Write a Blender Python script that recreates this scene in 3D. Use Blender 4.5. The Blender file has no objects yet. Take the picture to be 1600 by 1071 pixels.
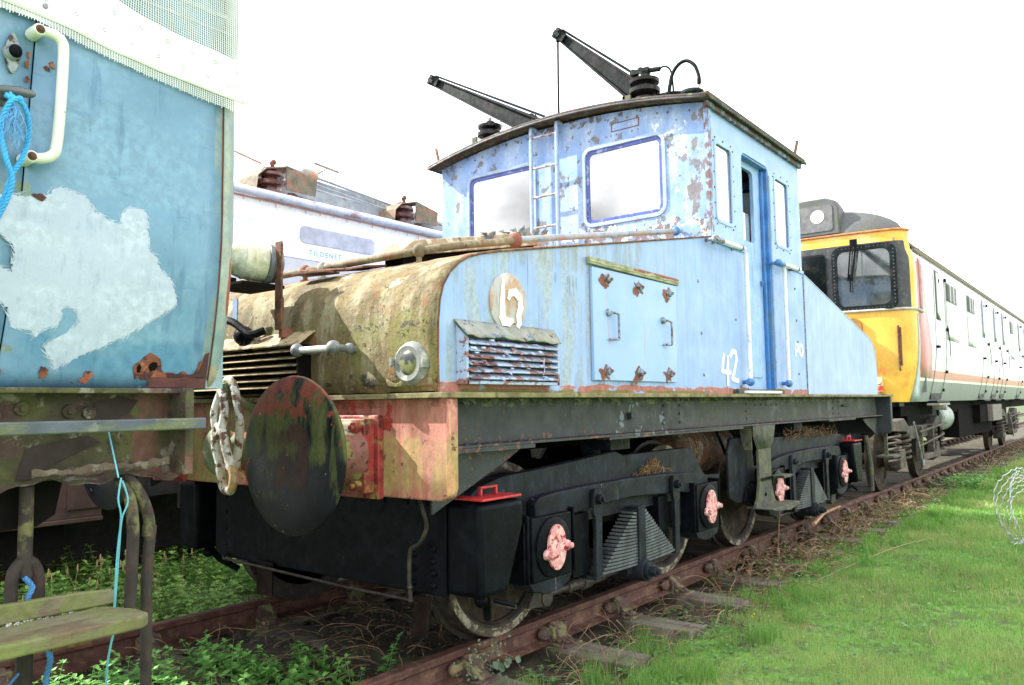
import bpy, bmesh, math, random
import numpy as np
from mathutils import Vector, Matrix
random.seed(7)
scene = bpy.context.scene
COL = scene.collection
R = math.radians
YC = 0.13            # centre line of the track

# ------------------------------------------------------------------ mesh building
class MB:
    def __init__(s): s.v = []; s.f = []
    def add(s, vs, fs):
        o = len(s.v); s.v.extend([tuple(p) for p in vs]); s.f.extend([tuple(i + o for i in f) for f in fs]); return s
    def box(s, x0, x1, y0, y1, z0, z1):
        v = [(x, y, z) for x in (x0, x1) for y in (y0, y1) for z in (z0, z1)]
        return s.add(v, [(0,1,3,2),(4,6,7,5),(0,4,5,1),(2,3,7,6),(0,2,6,4),(1,5,7,3)])
    def obox(s, c, u, v, w):      # oriented box: centre and three half vectors
        c, u, v, w = map(Vector, (c, u, v, w))
        p = [c + a*u + b*v + d*w for a in (-1,1) for b in (-1,1) for d in (-1,1)]
        return s.add(p, [(0,1,3,2),(4,6,7,5),(0,4,5,1),(2,3,7,6),(0,2,6,4),(1,5,7,3)])
    def prism(s, pts, axis, a, b):
        n = len(pts)
        def m(p, t):
            return {'x': (t, p[0], p[1]), 'y': (p[0], t, p[1]), 'z': (p[0], p[1], t)}[axis]
        v = [m(p, a) for p in pts] + [m(p, b) for p in pts]
        f = [tuple(range(n))[::-1], tuple(range(n, 2*n))] + [(i, (i+1) % n, n+(i+1) % n, n+i) for i in range(n)]
        return s.add(v, f)
    def tube(s, path, r, n=10, cap=True, closed=False):
        P = [Vector(p) for p in path]; N = len(P)
        rr = r if isinstance(r, (list, tuple)) else [r]*N
        t0 = (P[1]-P[0]).normalized()
        up = Vector((0,0,1)) if abs(t0.z) < .9 else Vector((1,0,0))
        a = t0.cross(up).normalized(); vs = []
        for i, p in enumerate(P):
            if closed: t = (P[(i+1) % N]-P[i-1])
            else: t = (P[min(i+1, N-1)]-P[max(i-1, 0)])
            t.normalize()
            a = (a - a.dot(t)*t); a = a.normalized() if a.length > 1e-6 else t.orthogonal().normalized()
            b = t.cross(a)
            for k in range(n):
                th = 2*math.pi*k/n
                vs.append(p + (math.cos(th)*a + math.sin(th)*b)*rr[i])
        fs = []
        for i in range(N if closed else N-1):
            j = (i+1) % N
            for k in range(n):
                fs.append((i*n+k, i*n+(k+1) % n, j*n+(k+1) % n, j*n+k))
        if cap and not closed:
            fs += [tuple(range(n))[::-1], tuple((N-1)*n+k for k in range(n))]
        return s.add(vs, fs)
    def cyl(s, p0, p1, r0, r1=None, n=20):
        return s.tube([p0, p1], [r0, r0 if r1 is None else r1], n)
    def lathe(s, base, axis, prof, n=32):   # prof: (distance along axis, radius)
        A = Vector(axis).normalized(); B = Vector(base); a = A.orthogonal().normalized(); b = A.cross(a)
        vs = []; fs = []
        for d, r in prof:
            for k in range(n):
                th = 2*math.pi*k/n
                vs.append(B + A*d + (math.cos(th)*a + math.sin(th)*b)*max(r, 1e-4))
        for i in range(len(prof)-1):
            for k in range(n):
                fs.append((i*n+k, i*n+(k+1) % n, (i+1)*n+(k+1) % n, (i+1)*n+k))
        fs += [tuple(range(n))[::-1], tuple((len(prof)-1)*n+k for k in range(n))]
        return s.add(vs, fs)
    def ball(s, c, r, sc=(1,1,1), nu=12, nv=8):
        vs = []; fs = []
        for j in range(nv+1):
            ph = math.pi*j/nv
            for i in range(nu):
                th = 2*math.pi*i/nu
                vs.append((c[0]+sc[0]*r*math.sin(ph)*math.cos(th)+1e-6*i, c[1]+sc[1]*r*math.sin(ph)*math.sin(th), c[2]+sc[2]*r*math.cos(ph)))
        for j in range(nv):
            for i in range(nu):
                fs.append((j*nu+i, (j+1)*nu+i, (j+1)*nu+(i+1) % nu, j*nu+(i+1) % nu))
        return s.add(vs, fs)
    def rivet(s, p, nrm, r=.012):
        A = Vector(nrm).normalized(); return s.lathe(Vector(p)-A*.002, A, [(0, r), (r*.45, r*.85), (r*.75, r*.4)], 8)
    def grid(s, fn, nu, nv):
        vs = [fn(i/nu, j/nv) for i in range(nu+1) for j in range(nv+1)]
        return s.add(vs, [(i*(nv+1)+j, (i+1)*(nv+1)+j, (i+1)*(nv+1)+j+1, i*(nv+1)+j+1) for i in range(nu) for j in range(nv)])

def wpos(o):
    p = Vector((0,0,0))
    while o is not None: p += o.location; o = o.parent
    return p

def obj(name, mb, mat, parent=None, bevel=0, sharp=.6, solid=0, base=None, smooth=True, seg=2, label=None):
    me = bpy.data.meshes.new(name)
    off = wpos(parent) if parent else Vector((0,0,0))
    b = Vector(base) if base else Vector((0,0,0))
    if not parent and not base and mb.v:
        a = np.array(mb.v); b = Vector(((a[:,0].min()+a[:,0].max())/2, (a[:,1].min()+a[:,1].max())/2, a[:,2].min()))
    elif parent: b = Vector((0,0,0))
    sh = off + b
    me.from_pydata([(p[0]-sh.x, p[1]-sh.y, p[2]-sh.z) for p in mb.v], [], mb.f)
    bm = bmesh.new(); bm.from_mesh(me)
    bmesh.ops.recalc_face_normals(bm, faces=bm.faces); bm.to_mesh(me); bm.free()
    if smooth:
        me.shade_smooth(); me.set_sharp_from_angle(angle=sharp)
    o = bpy.data.objects.new(name, me); COL.objects.link(o)
    if mat: me.materials.append(mat)
    if parent: o.parent = parent
    else: o.location = b
    if solid:
        m = o.modifiers.new('solid', 'SOLIDIFY'); m.thickness = solid; m.offset = 0
    if bevel:
        m = o.modifiers.new('bevel', 'BEVEL'); m.width = bevel; m.segments = seg; m.limit_method = 'ANGLE'; m.angle_limit = R(35)
        m.harden_normals = False
    if label: o['label'] = label
    return o

def tag(o, label=None, cat=None, group=None, kind=None):
    if label: o['label'] = label
    if cat: o['category'] = cat
    if group: o['group'] = group
    if kind: o['kind'] = kind
    return o
def thing(name, label, cat, loc=(0,0,0), group=None, parent=None):
    o = bpy.data.objects.new(name, None); COL.objects.link(o); o.empty_display_size = .1
    o.location = Vector(loc) - (wpos(parent) if parent else Vector((0,0,0)))
    if parent: o.parent = parent
    return tag(o, label, cat, group)

def rrect(u0, u1, v0, v1, r, n=5):
    pts = []
    for cx_, cy_, a0 in ((u1-r, v0+r, -90), (u1-r, v1-r, 0), (u0+r, v1-r, 90), (u0+r, v0+r, 180)):
        for k in range(n+1):
            a = R(a0 + 90*k/n); pts.append((cx_+r*math.cos(a), cy_+r*math.sin(a)))
    return pts
def plate(outer, holes, t, mp):
    """flat plate with holes; mp maps (u,v,w) to the world, w runs 0..t"""
    cu = bpy.data.curves.new('c', 'CURVE'); cu.dimensions = '2D'; cu.fill_mode = 'BOTH'; cu.extrude = t/2
    for loop in [outer] + holes:
        sp = cu.splines.new('POLY'); sp.points.add(len(loop)-1); sp.use_cyclic_u = True
        for i, p in enumerate(loop): sp.points[i].co = (p[0], p[1], 0, 1)
    o = bpy.data.objects.new('c', cu); COL.objects.link(o)
    me = bpy.data.meshes.new_from_object(o)
    mb = MB(); mb.add([mp(v.co.x, v.co.y, v.co.z + t/2) for v in me.vertices], [tuple(p.vertices) for p in me.polygons])
    bpy.data.objects.remove(o); bpy.data.curves.remove(cu); bpy.data.meshes.remove(me)
    mb2 = MB(); key = {}; idx = []
    for p in mb.v:
        k = (round(p[0], 4), round(p[1], 4), round(p[2], 4))
        if k not in key: key[k] = len(mb2.v); mb2.v.append(p)
        idx.append(key[k])
    for f in mb.f:
        g = [idx[i] for i in f]
        if len(set(g)) == len(g): mb2.f.append(tuple(g))
    return mb2
def text_mb(s, size, mp, ext=.001, space=1.0):
    cu = bpy.data.curves.new('t', 'FONT'); cu.body = s; cu.size = size; cu.extrude = ext; cu.resolution_u = 3; cu.space_character = space
    o = bpy.data.objects.new('t', cu); COL.objects.link(o)
    me = bpy.data.meshes.new_from_object(o)
    mb = MB(); mb.add([mp(v.co.x, v.co.y, v.co.z) for v in me.vertices], [tuple(p.vertices) for p in me.polygons])
    bpy.data.objects.remove(o); bpy.data.curves.remove(cu); bpy.data.meshes.remove(me)
    return mb
XZ = lambda y: (lambda u, v, w: (u, y+w, v))       # plate facing along Y
YZ = lambda x: (lambda u, v, w: (x+w, u, v))       # plate facing along X
def ribbon(mb, pts, w, y, t=.002):                # brush stroke on a plane of constant y
    for i in range(len(pts)-1):
        a, b = Vector(pts[i]), Vector(pts[i+1]); d = (b-a).normalized(); n = Vector((-d.y, d.x))
        ww = w[i] if isinstance(w, (list, tuple)) else w; w2 = w[i+1] if isinstance(w, (list, tuple)) else w
        a2 = a - d*ww*.3; b2 = b + d*w2*.3
        q = [a2+n*ww/2, b2+n*w2/2, b2-n*w2/2, a2-n*ww/2]
        mb.prism([(p.x, p.y) for p in q], 'y', y-t-.0004*i, y)
def smoothpath(pts, k=6):
    P = [Vector(p) for p in pts]; out = []
    for i in range(len(P)-1):
        p0 = P[max(i-1, 0)]; p1 = P[i]; p2 = P[i+1]; p3 = P[min(i+2, len(P)-1)]
        for j in range(k):
            t = j/k
            out.append(.5*((2*p1)+(p2-p0)*t+(2*p0-5*p1+4*p2-p3)*t*t+(3*p1-p0-3*p2+p3)*t**3))
    out.append(P[-1]); return out
def rope_mb(mb, pts, r, k=10, pitch=.035):
    P = smoothpath(pts, k); L = 0; T = []
    for i, p in enumerate(P):
        if i: L += (p-P[i-1]).length
        T.append(L)
    n = max(8, int(L/.004)); Q = []
    for j in range(n+1):
        d = L*j/n; i = max(0, min(len(T)-2, next((q for q in range(len(T)-1) if T[q+1] >= d), len(T)-2)))
        f = (d-T[i])/max(1e-6, T[i+1]-T[i]); Q.append((P[i].lerp(P[i+1], f), d))
    for s in range(3):
        path = []
        for j, (p, d) in enumerate(Q):
            t = (Q[min(j+1, n)][0]-Q[max(j-1, 0)][0]).normalized(); a = t.cross(Vector((0.3,1,.2))).normalized(); b = t.cross(a)
            th = 2*math.pi*(d/pitch+s/3); path.append(p+(math.cos(th)*a+math.sin(th)*b)*r*.5)
        mb.tube(path, r*.56, 6)
    return mb

# ------------------------------------------------------------------ materials
_seed = [0]
def srgb(h):
    h = h.lstrip('#'); c = [int(h[i:i+2], 16)/255 for i in (0, 2, 4)]
    return tuple(x/12.92 if x <= .04045 else ((x+.055)/1.055)**2.4 for x in c)
def L(col, s=6, thr=.6, soft=.04, op=1, z=None, x=None, y=None, rough=None, bump=0, det=8, dist=0):
    return dict(col=col, s=s, thr=thr, soft=soft, op=op, z=z, x=x, y=y, rough=rough, bump=bump, det=det, dist=dist)
def mat(name, base, rough=.6, metal=0, var=.18, vs=9, layers=(), bump=.25, bs=90, spec=.5, streak=0):
    m = bpy.data.materials.new(name); m.use_nodes = True; nt = m.node_tree; N = nt.nodes; K = nt.links
    bsdf = N['Principled BSDF']; geo = N.new('ShaderNodeNewGeometry')
    sep = N.new('ShaderNodeSeparateXYZ'); K.new(geo.outputs['Position'], sep.inputs[0])
    def math_(op, a, b=None, clamp=False):
        n = N.new('ShaderNodeMath'); n.operation = op; n.use_clamp = clamp
        for i, q in enumerate((a, b)):
            if q is None: continue
            if isinstance(q, (int, float)): n.inputs[i].default_value = q
            else: K.new(q, n.inputs[i])
        return n.outputs[0]
    def mrange(v, a, b, c=0, d=1, smooth=True):
        n = N.new('ShaderNodeMapRange'); n.interpolation_type = 'SMOOTHSTEP' if smooth else 'LINEAR'
        K.new(v, n.inputs['Value']); n.inputs['From Min'].default_value = a; n.inputs['From Max'].default_value = b
        n.inputs['To Min'].default_value = c; n.inputs['To Max'].default_value = d; return n.outputs[0]
    def noise(s, det=6, dist=0, r=.6):
        _seed[0] += 1; rs = random.Random(_seed[0])
        mp = N.new('ShaderNodeMapping'); mp.inputs['Location'].default_value = [rs.uniform(-50, 50) for _ in range(3)]
        sc = s if isinstance(s, (list, tuple)) else (s, s, s); mp.inputs['Scale'].default_value = sc
        K.new(geo.outputs['Position'], mp.inputs[0]); n = N.new('ShaderNodeTexNoise'); n.inputs['Scale'].default_value = 1
        n.inputs['Detail'].default_value = det; n.inputs['Roughness'].default_value = r; n.inputs['Distortion'].default_value = dist
        K.new(mp.outputs[0], n.inputs['Vector']); return n.outputs['Fac']
    def mixc(f, a, b):
        n = N.new('ShaderNodeMix'); n.data_type = 'RGBA'; K.new(f, n.inputs[0])
        for i, q in ((6, a), (7, b)):
            if isinstance(q, tuple): n.inputs[i].default_value = (*q[:3], 1)
            else: K.new(q, n.inputs[i])
        return n.outputs[2]
    def mixf(f, a, b):
        n = N.new('ShaderNodeMix'); n.data_type = 'FLOAT'; K.new(f, n.inputs[0])
        for i, q in ((2, a), (3, b)):
            if isinstance(q, (int, float)): n.inputs[i].default_value = q
            else: K.new(q, n.inputs[i])
        return n.outputs[0]
    v = mrange(noise(vs, 8), .3, .7, 0, 1)
    col = mixc(v, tuple(c*(1-var) for c in base), tuple(min(1, c*(1+var)) for c in base))
    if streak:
        sv = mrange(noise((22, 22, 1.1), 6), .42, .68, 0, streak); col = mixc(sv, col, tuple(c*.45+.04 for c in base))
    rg = mixf(mrange(noise(vs*2.3, 5), .3, .7), max(0, rough-.1), min(1, rough+.1))
    h = math_('MULTIPLY', noise(bs, 4), .35)
    for l in layers:
        nz = noise(l['s'], l['det'], l['dist'])
        g = None
        for ax, out in (('x', 0), ('y', 1), ('z', 2)):
            if l[ax]:
                a, b, fd = l[ax]
                gg = math_('MULTIPLY', mrange(sep.outputs[out], a-fd, a+fd), mrange(sep.outputs[out], b-fd, b+fd, 1, 0))
                g = gg if g is None else math_('MULTIPLY', g, gg)
        if g is not None: nz = math_('ADD', nz, math_('MULTIPLY', math_('SUBTRACT', g, 1.0), .75))
        mk = mrange(nz, l['thr']-l['soft'], l['thr']+l['soft'])
        if l['op'] < 1: mk = math_('MULTIPLY', mk, l['op'])
        c2 = mixc(mrange(noise(38, 5), .3, .7), tuple(c*.8 for c in l['col']), tuple(min(1, c*1.2) for c in l['col']))
        col = mixc(mk, col, c2)
        if l['rough'] is not None: rg = mixf(mk, rg, l['rough'])
        if l['bump']: h = math_('ADD', h, math_('MULTIPLY', mk, l['bump']))
    K.new(col, bsdf.inputs['Base Color']); K.new(rg, bsdf.inputs['Roughness']); bsdf.inputs['Metallic'].default_value = metal
    bsdf.inputs['Specular IOR Level'].default_value = spec
    if bump:
        bn = N.new('ShaderNodeBump'); bn.inputs['Strength'].default_value = bump; bn.inputs['Distance'].default_value = .006
        K.new(h, bn.inputs['Height']); K.new(bn.outputs[0], bsdf.inputs['Normal'])
    return m
def glass(name, tint=(.8,.85,.85), gloss=.35, rough=.02, dirt=0, dcol=(.5,.5,.45)):
    m = bpy.data.materials.new(name); m.use_nodes = True; nt = m.node_tree; N = nt.nodes; K = nt.links
    N.remove(N['Principled BSDF']); out = N['Material Output']
    tr = N.new('ShaderNodeBsdfTransparent'); tr.inputs[0].default_value = (*tint, 1)
    gl = N.new('ShaderNodeBsdfGlossy'); gl.inputs['Roughness'].default_value = rough
    mx = N.new('ShaderNodeMixShader'); mx.inputs[0].default_value = gloss
    K.new(tr.outputs[0], mx.inputs[1]); K.new(gl.outputs[0], mx.inputs[2]); last = mx.outputs[0]
    if dirt:
        df = N.new('ShaderNodeBsdfDiffuse'); df.inputs[0].default_value = (*dcol, 1)
        geo = N.new('ShaderNodeNewGeometry'); ns = N.new('ShaderNodeTexNoise'); ns.inputs['Scale'].default_value = 5; ns.inputs['Detail'].default_value = 8
        K.new(geo.outputs['Position'], ns.inputs['Vector']); mr = N.new('ShaderNodeMapRange'); mr.inputs[1].default_value = .35; mr.inputs[2].default_value = .75
        mr.inputs[3].default_value = dirt*.3; mr.inputs[4].default_value = dirt; K.new(ns.outputs['Fac'], mr.inputs[0])
        m2 = N.new('ShaderNodeMixShader'); K.new(mr.outputs[0], m2.inputs[0]); K.new(last, m2.inputs[1]); K.new(df.outputs[0], m2.inputs[2]); last = m2.outputs[0]
    K.new(last, out.inputs['Surface']); return m

RUST = (.13,.045,.022); RUSTD = (.05,.022,.014); RUSTO = (.30,.13,.05); PINK = (.36,.145,.115); MOSS = (.15,.15,.035); MOSSG = (.12,.17,.05)
GREYP = (.19,.20,.21); WHITE = (.72,.74,.76); BLUE = (.27,.42,.70); BLUED = (.05,.12,.36)
M = {}
M['side'] = mat('faded_blue_side', (.262,.392,.69), .5, var=.1, vs=3, streak=.25, layers=[
    L((.29,.34,.36), (9,9,1.6), .5, .10, .85, x=(2.3,4.3,.5)), L((.16,.23,.33), (5,5,2.2), .60, .03, .35, x=(2.3,5.0,.4)), L((.14,.16,.15), (55,55,1.2), .64, .03, .6, x=(2.3,4.6,.3)),
    L((.24,.31,.30), (26,26,2.2), .55, .10, .6, x=(2.3,3.6,.5)),
    L((.10,.16,.20), (30,30,4), .6, .04, .7, x=(3.3,4.0,.2), z=(1.86,2.06,.06)),
    L((.21,.23,.17), (22,22,3), .50, .14, .65, x=(2.3,5.0,.6), z=(1.98,2.5,.10), bump=.1),
    L(RUSTO, (34,34,1.3), .665, .03, .6, x=(2.8,5.3,.3)),
    L((.10,.14,.24), 26, .70, .015, .9, bump=-.3),
    L(PINK, (6,6,10), .42, .03, 1, z=(1.3,1.425,.03), rough=.8, bump=.3),
    L(MOSS, (9,9,20), .44, .05, .9, z=(1.3,1.392,.02), x=(2.5,5.9,.5), rough=.9, bump=.3),
    L(RUST, 15, .675, .02, 1, z=(1.3,1.46,.04), rough=.9, bump=-.3)])
M['rearhood'] = mat('chalky_blue_hood_sheet', (.35,.455,.66), .6, var=.1, vs=2.5, streak=.2)
M['cab'] = mat('peeling_blue_cab_paint', (.19,.31,.58), .45, var=.2, vs=4, layers=[
    L((.36,.46,.62), (7,7,2.5), .53, .10, .6),
    L((.62,.66,.70), (12,12,9), .545, .02, .95, z=(2.4,2.86,.12), bump=-.25),
    L((.58,.63,.70), 10, .59, .02, .95, y=(-1.4,-.55,.3), bump=-.25),
    L((.13,.14,.17), 8, .60, .012, 1, bump=-.4),
    L((.15,.14,.16), (9,9,5), .53, .012, 1, y=(-1.4,-.98,.12), bump=-.4, z=(2.6,3.7,.2)),
    L((.14,.11,.13), 10, .565, .012, 1, z=(2.45,2.78,.05), bump=-.4),
    L(RUSTO, 17, .63, .02, .9, z=(2.4,3.0,.2)),
    L(RUST, 22, .685, .015, 1, bump=.2),
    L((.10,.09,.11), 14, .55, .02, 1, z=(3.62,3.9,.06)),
    L(RUSTD, 26, .60, .02, 1, y=(-1.4,-1.215,.02))])
M['cabside'] = mat('pale_blue_cab_side_paint', (.28,.415,.69), .45, var=.08, vs=3, streak=.12, layers=[
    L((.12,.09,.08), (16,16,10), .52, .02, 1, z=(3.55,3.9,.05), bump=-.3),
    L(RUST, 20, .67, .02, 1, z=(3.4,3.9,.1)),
    L(PINK, 16, .70, .02, .9), L(RUSTD, 30, .56, .02, 1, x=(5.6,5.72,.015))])
M['frame'] = mat('deep_blue_window_rubber', (.05,.08,.33), .4, var=.3, layers=[L((.3,.36,.55), 14, .6, .05, .7)])
M['jamb'] = mat('bright_blue_door_post', (.04,.17,.46), .45, var=.25, layers=[L((.12,.2,.3), (20,20,3), .56, .06, .8), L(RUST, 25, .68, .02, 1)])
M['door'] = mat('blue_cab_door_paint', (.25,.40,.69), .45, var=.1, layers=[L((.1,.22,.45), (12,12,2), .6, .08, .6), L(PINK, 12, .69, .02, .9)])
M['hood'] = mat('mossy_ochre_hood_sheet', (.165,.122,.048), .85, var=.4, vs=5, bump=1, bs=45, streak=.3, layers=[
    L((.23,.18,.085), 26, .55, .05, .45, bump=.5), L((.085,.06,.03), 48, .60, .03, .5, bump=-.4),
    L((.34,.17,.10), (2.5,2.5,6), .47, .09, .75, z=(1.97,2.6,.05)),
    L((.36,.33,.20), (9,7,1.6), .56, .07, .7),
    L((.55,.50,.34), (6,6,6), .585, .025, .95, y=(-1.2,-.2,.3), z=(1.82,2.1,.07), bump=.35),
    L((.17,.17,.045), (6,6,1.6), .53, .08, .7, z=(1.3,1.8,.12)),
    L((.30,.13,.06), 7, .63, .06, .6),
    L((.62,.60,.48), 34, .70, .02, 1, bump=.5),
    L((.10,.08,.045), 30, .65, .03, .8, bump=.8),
    L((.045,.04,.035), (9,9,12), .55, .03, .9, z=(1.36,1.50,.05), bump=.8),
    L((.11,.09,.07), (16,16,16), .59, .02, .9, z=(1.62,1.74,.05), bump=.9),
    L((.27,.11,.06), (7,5,9), .52, .07, .8, y=(-1.4,-1.1,.08), z=(1.3,1.56,.1)), L((.16,.145,.035), (5,5,3), .5, .12, .6, y=(-1.4,-1.0,.15), z=(1.3,1.75,.2)),
    L((.10,.085,.06), 60, .69, .02, .9, bump=.8)])
M['hoodbox'] = mat('lichened_box_lid', (.30,.24,.15), .9, var=.3, bump=.8, layers=[L((.5,.46,.33), 16, .56, .04, .9, bump=.4), L((.33,.14,.08), 7, .58, .06, .8), L((.1,.09,.06), 24, .63, .02, 1, bump=.5)])
M['beam'] = mat('pink_red_beam_paint', (.40,.125,.095), .75, var=.3, vs=5, bump=.7, streak=.3, layers=[
    L((.52,.24,.19), (16,16,1.6), .53, .08, .7), L((.17,.10,.05), (5,5,5), .55, .1, .5),
    L((.38,.29,.11), (9,9,1.1), .47, .12, .75, z=(.85,1.22,.10), bump=.1),
    L((.27,.25,.07), (20,20,1.5), .57, .08, .6, z=(.8,1.12,.12)),
    L((.33,.03,.025), (10,8,8), .60, .02, .95, y=(-1.0,.4,.08)),
    L((.30,.25,.09), (5,5,5), .50, .06, .9, z=(.87,1.34,.02), y=(-.3,1.6,.15)),
    L(RUST, 22, .64, .02, 1, bump=-.3), L((.60,.30,.16), (20,20,6), .5, .05, .8, y=(-1.4,-1.28,.012)),
    L((.16,.07,.04), 12, .55, .05, .8, z=(1.28,1.4,.02))])
M['redpaint'] = mat('red_buffer_base_paint', (.26,.03,.03), .6, var=.4, bump=.7, layers=[L((.36,.13,.11), (8,8,4), .56, .07, .8), L(RUSTD, 30, .60, .03, 1, bump=-.3), L((.24,.22,.06), (9,9,9), .6, .05, .8), L((.5,.40,.24), 8, .55, .06, .9, z=(1.18,1.4,.04))])
M['shank'] = mat('weathered_buffer_shank', (.22,.085,.07), .75, var=.3, bump=.8, layers=[L((.47,.40,.27), 10, .5, .06, .9, z=(1.14,1.4,.05), bump=.2), L((.2,.2,.06), 9, .56, .05, .9), L(RUSTD, 40, .62, .03, 1, bump=-.4)])
M['bufface'] = mat('greasy_buffer_face', (.006,.008,.012), .36, var=.4, vs=7, bump=.4, spec=.18, layers=[
    L((.085,.095,.032), (9,9,2.4), .49, .08, .85, z=(.98,1.6,.14), rough=.7),
    L((.06,.075,.026), (14,14,4), .58, .04, .7, rough=.7, z=(.8,1.5,.12)),
    L((.20,.045,.03), (9,9,8), .50, .05, .85, z=(1.20,1.6,.08), rough=.6, bump=.3),
    L((.045,.022,.02), (3.2,3.2,2.2), .50, .05, .9, y=(-.92,-.52,.10), z=(.86,1.30,.12), rough=.6),
    L((.28,.03,.022), 13, .665, .015, 1, z=(.98,1.5,.05), bump=.4), L((.30,.34,.36), 40, .71, .02, 1)])
M['dark'] = mat('charcoal_underframe_paint', (.009,.011,.015), .5, var=.35, vs=6, bump=.6, spec=.12, layers=[
    L((.028,.034,.043), (7,7,2.4), .54, .10, .7, rough=.7), L((.025,.036,.055), 9, .60, .06, .6),
    L((.07,.065,.048), 18, .65, .04, .6, rough=.9), L((.16,.18,.18), (34,34,2.2), .70, .02, .5), L(RUSTD, 26, .665, .02, 1), L((.35,.38,.38), (60,60,5), .715, .02, .8)])
M['sole'] = mat('grey_black_solebar_paint', (.032,.036,.041), .5, var=.25, vs=5, bump=.5, spec=.25, streak=.2, layers=[
    L((.085,.09,.082), (6,6,3), .5, .12, .8, rough=.8, x=(5.0,11.5,1.0)), L((.17,.21,.25), 15, .6, .02, .9, x=(4.3,5.2,.15), bump=-.3),
    L((.15,.16,.06), (12,12,9), .55, .06, .8, z=(1.28,1.4,.02)), L((.20,.08,.055), (18,18,18), .60, .03, .9, z=(1.0,1.16,.02)),
    L((.10,.07,.05), 30, .64, .02, 1, bump=-.4), L((.02,.02,.022), (9,9,16), .56, .03, .8, z=(1.28,1.4,.03))])
M['black'] = mat('black_tank_paint', (.003,.004,.006), .45, var=.4, vs=9, bump=.6, spec=.07, layers=[
    L((.010,.013,.017), (8,8,8), .60, .08, .6, rough=.6), L((.07,.075,.065), 40, .71, .02, .7, rough=.9), L((.04,.02,.015), 22, .70, .03, .8)])
M['mossgrey'] = mat('mossy_grey_bracket', (.065,.07,.055), .8, var=.3, bump=.5, layers=[L((.11,.115,.05), 9, .53, .06, .8), L((.03,.03,.03), 14, .6, .04, .8)])
M['edge'] = mat('mossy_deck_edge', (.19,.17,.08), .85, var=.35, bump=.6, layers=[L((.12,.09,.04), 14, .56, .04, 1), L((.22,.22,.18), (5,5,5), .55, .06, .8, x=(5.5,11,.5)), L(PINK, 20, .62, .04, .8)])
M['pinkcap'] = mat('pink_flaked_axlebox_cover', (.60,.27,.27), .45, var=.12, bump=.25, layers=[L((.74,.46,.45), 18, .5, .06, .8), L((.33,.02,.035), (30,30,30), .56, .015, 1, bump=-.5), L((.25,.02,.03), (70,70,40), .66, .02, 1)])
M['red'] = mat('red_lid_paint', (.45,.025,.03), .45, var=.3, layers=[L((.2,.03,.03), 20, .6, .05, .8)])
M['rust'] = mat('rusty_iron', (.12,.05,.03), .85, var=.4, bump=.7, layers=[L((.24,.10,.045), 12, .55, .06, .8), L((.04,.025,.02), 22, .6, .04, .9)])
M['rustgreen'] = mat('rusty_mossy_pipe', (.16,.125,.07), .8, var=.3, bump=.6, layers=[L((.30,.27,.17), 10, .53, .07, .8), L((.20,.07,.04), 15, .6, .04, .9), L((.04,.035,.03), 30, .64, .03, .9)])
M['pipeblue'] = mat('grey_blue_pipe', (.25,.30,.36), .5, var=.25, bump=.4, layers=[L((.42,.18,.15), (12,12,12), .6, .04, .9), L((.3,.28,.16), 14, .57, .06, .8), L(RUSTD, 30, .65, .02, 1)])
M['ladder'] = mat('pale_blue_ladder_paint', (.27,.38,.58), .45, var=.15, layers=[L(RUSTO, 20, .62, .04, .9), L(RUST, 35, .66, .02, 1)])
M['rung'] = mat('rust_stained_rung', (.38,.42,.5), .6, var=.2, layers=[L(RUSTO, 16, .5, .05, .9), L(RUST, 24, .6, .03, 1)])
M['whitepipe'] = mat('white_painted_rail', (.72,.74,.74), .45, var=.08, layers=[L((.4,.42,.4), 22, .62, .04, .8), L((.3,.2,.12), 34, .70, .02, 1)])
M['whiterust'] = mat('white_paint_over_rust', (.60,.60,.56), .5, var=.2, bump=.8, layers=[L((.40,.33,.22), 12, .53, .07, .8), L((.13,.07,.045), 20, .54, .03, 1, bump=-.5), L((.42,.27,.12), (8,8,5), .50, .05, .95, z=(.8,1.04,.06)), L((.10,.05,.03), 40, .66, .02, 1)])
M['whitepaint'] = mat('white_brush_paint', (.78,.80,.82), .6, var=.05)
M['roof'] = mat('dark_weathered_roof', (.04,.04,.035), .8, var=.3, bump=.6, layers=[L((.10,.10,.08), (10,10,10), .56, .06, .8), L((.07,.03,.018), 14, .56, .04, .9), L((.14,.15,.06), 18, .6, .04, .7)])
M['boom'] = mat('dark_boom_casting', (.005,.008,.009), .6, var=.4, bump=.4, spec=.12, layers=[L((.03,.027,.027), (8,8,8), .57, .07, .7), L((.006,.03,.024), (9,9,9), .6, .05, .5)])
M['insul'] = mat('brown_glazed_insulator', (.010,.008,.009), .35, var=.3, spec=.3, layers=[L((.05,.05,.05), 14, .6, .06, .6)])
M['insulred'] = mat('red_brown_glazed_insulator', (.11,.035,.03), .25, var=.3, layers=[L((.3,.28,.25), 14, .62, .06, .7)])
M['louvre'] = mat('flaking_louvre_paint', (.36,.44,.62), .6, var=.15, bump=.6, layers=[L((.25,.11,.09), (11,11,20), .54, .02, 1, bump=-.5), L((.08,.10,.13), 40, .64, .02, 1, bump=-.3), L((.12,.04,.05), (9,9,9), .56, .03, .9, x=(2.7,3.05,.1), z=(1.35,1.55,.06))])
M['louvretop'] = mat('mossy_curling_louvre_top', (.24,.25,.23), .85, var=.25, bump=.8, layers=[L((.27,.26,.17), (9,9,9), .54, .07, .7), L((.10,.17,.32), 20, .60, .02, 1, bump=-.6), L((.07,.06,.05), 28, .63, .02, 1, bump=.5)])
M['plate42'] = mat('pale_rusted_number_plate', (.42,.41,.40), .7, var=.15, bump=.5, layers=[L((.40,.22,.11), (9,9,5), .53, .07, .8), L((.22,.10,.05), (30,30,4), .63, .03, .9), L(RUST, 12, .57, .03, 1, z=(1.68,1.735,.03))])
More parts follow.
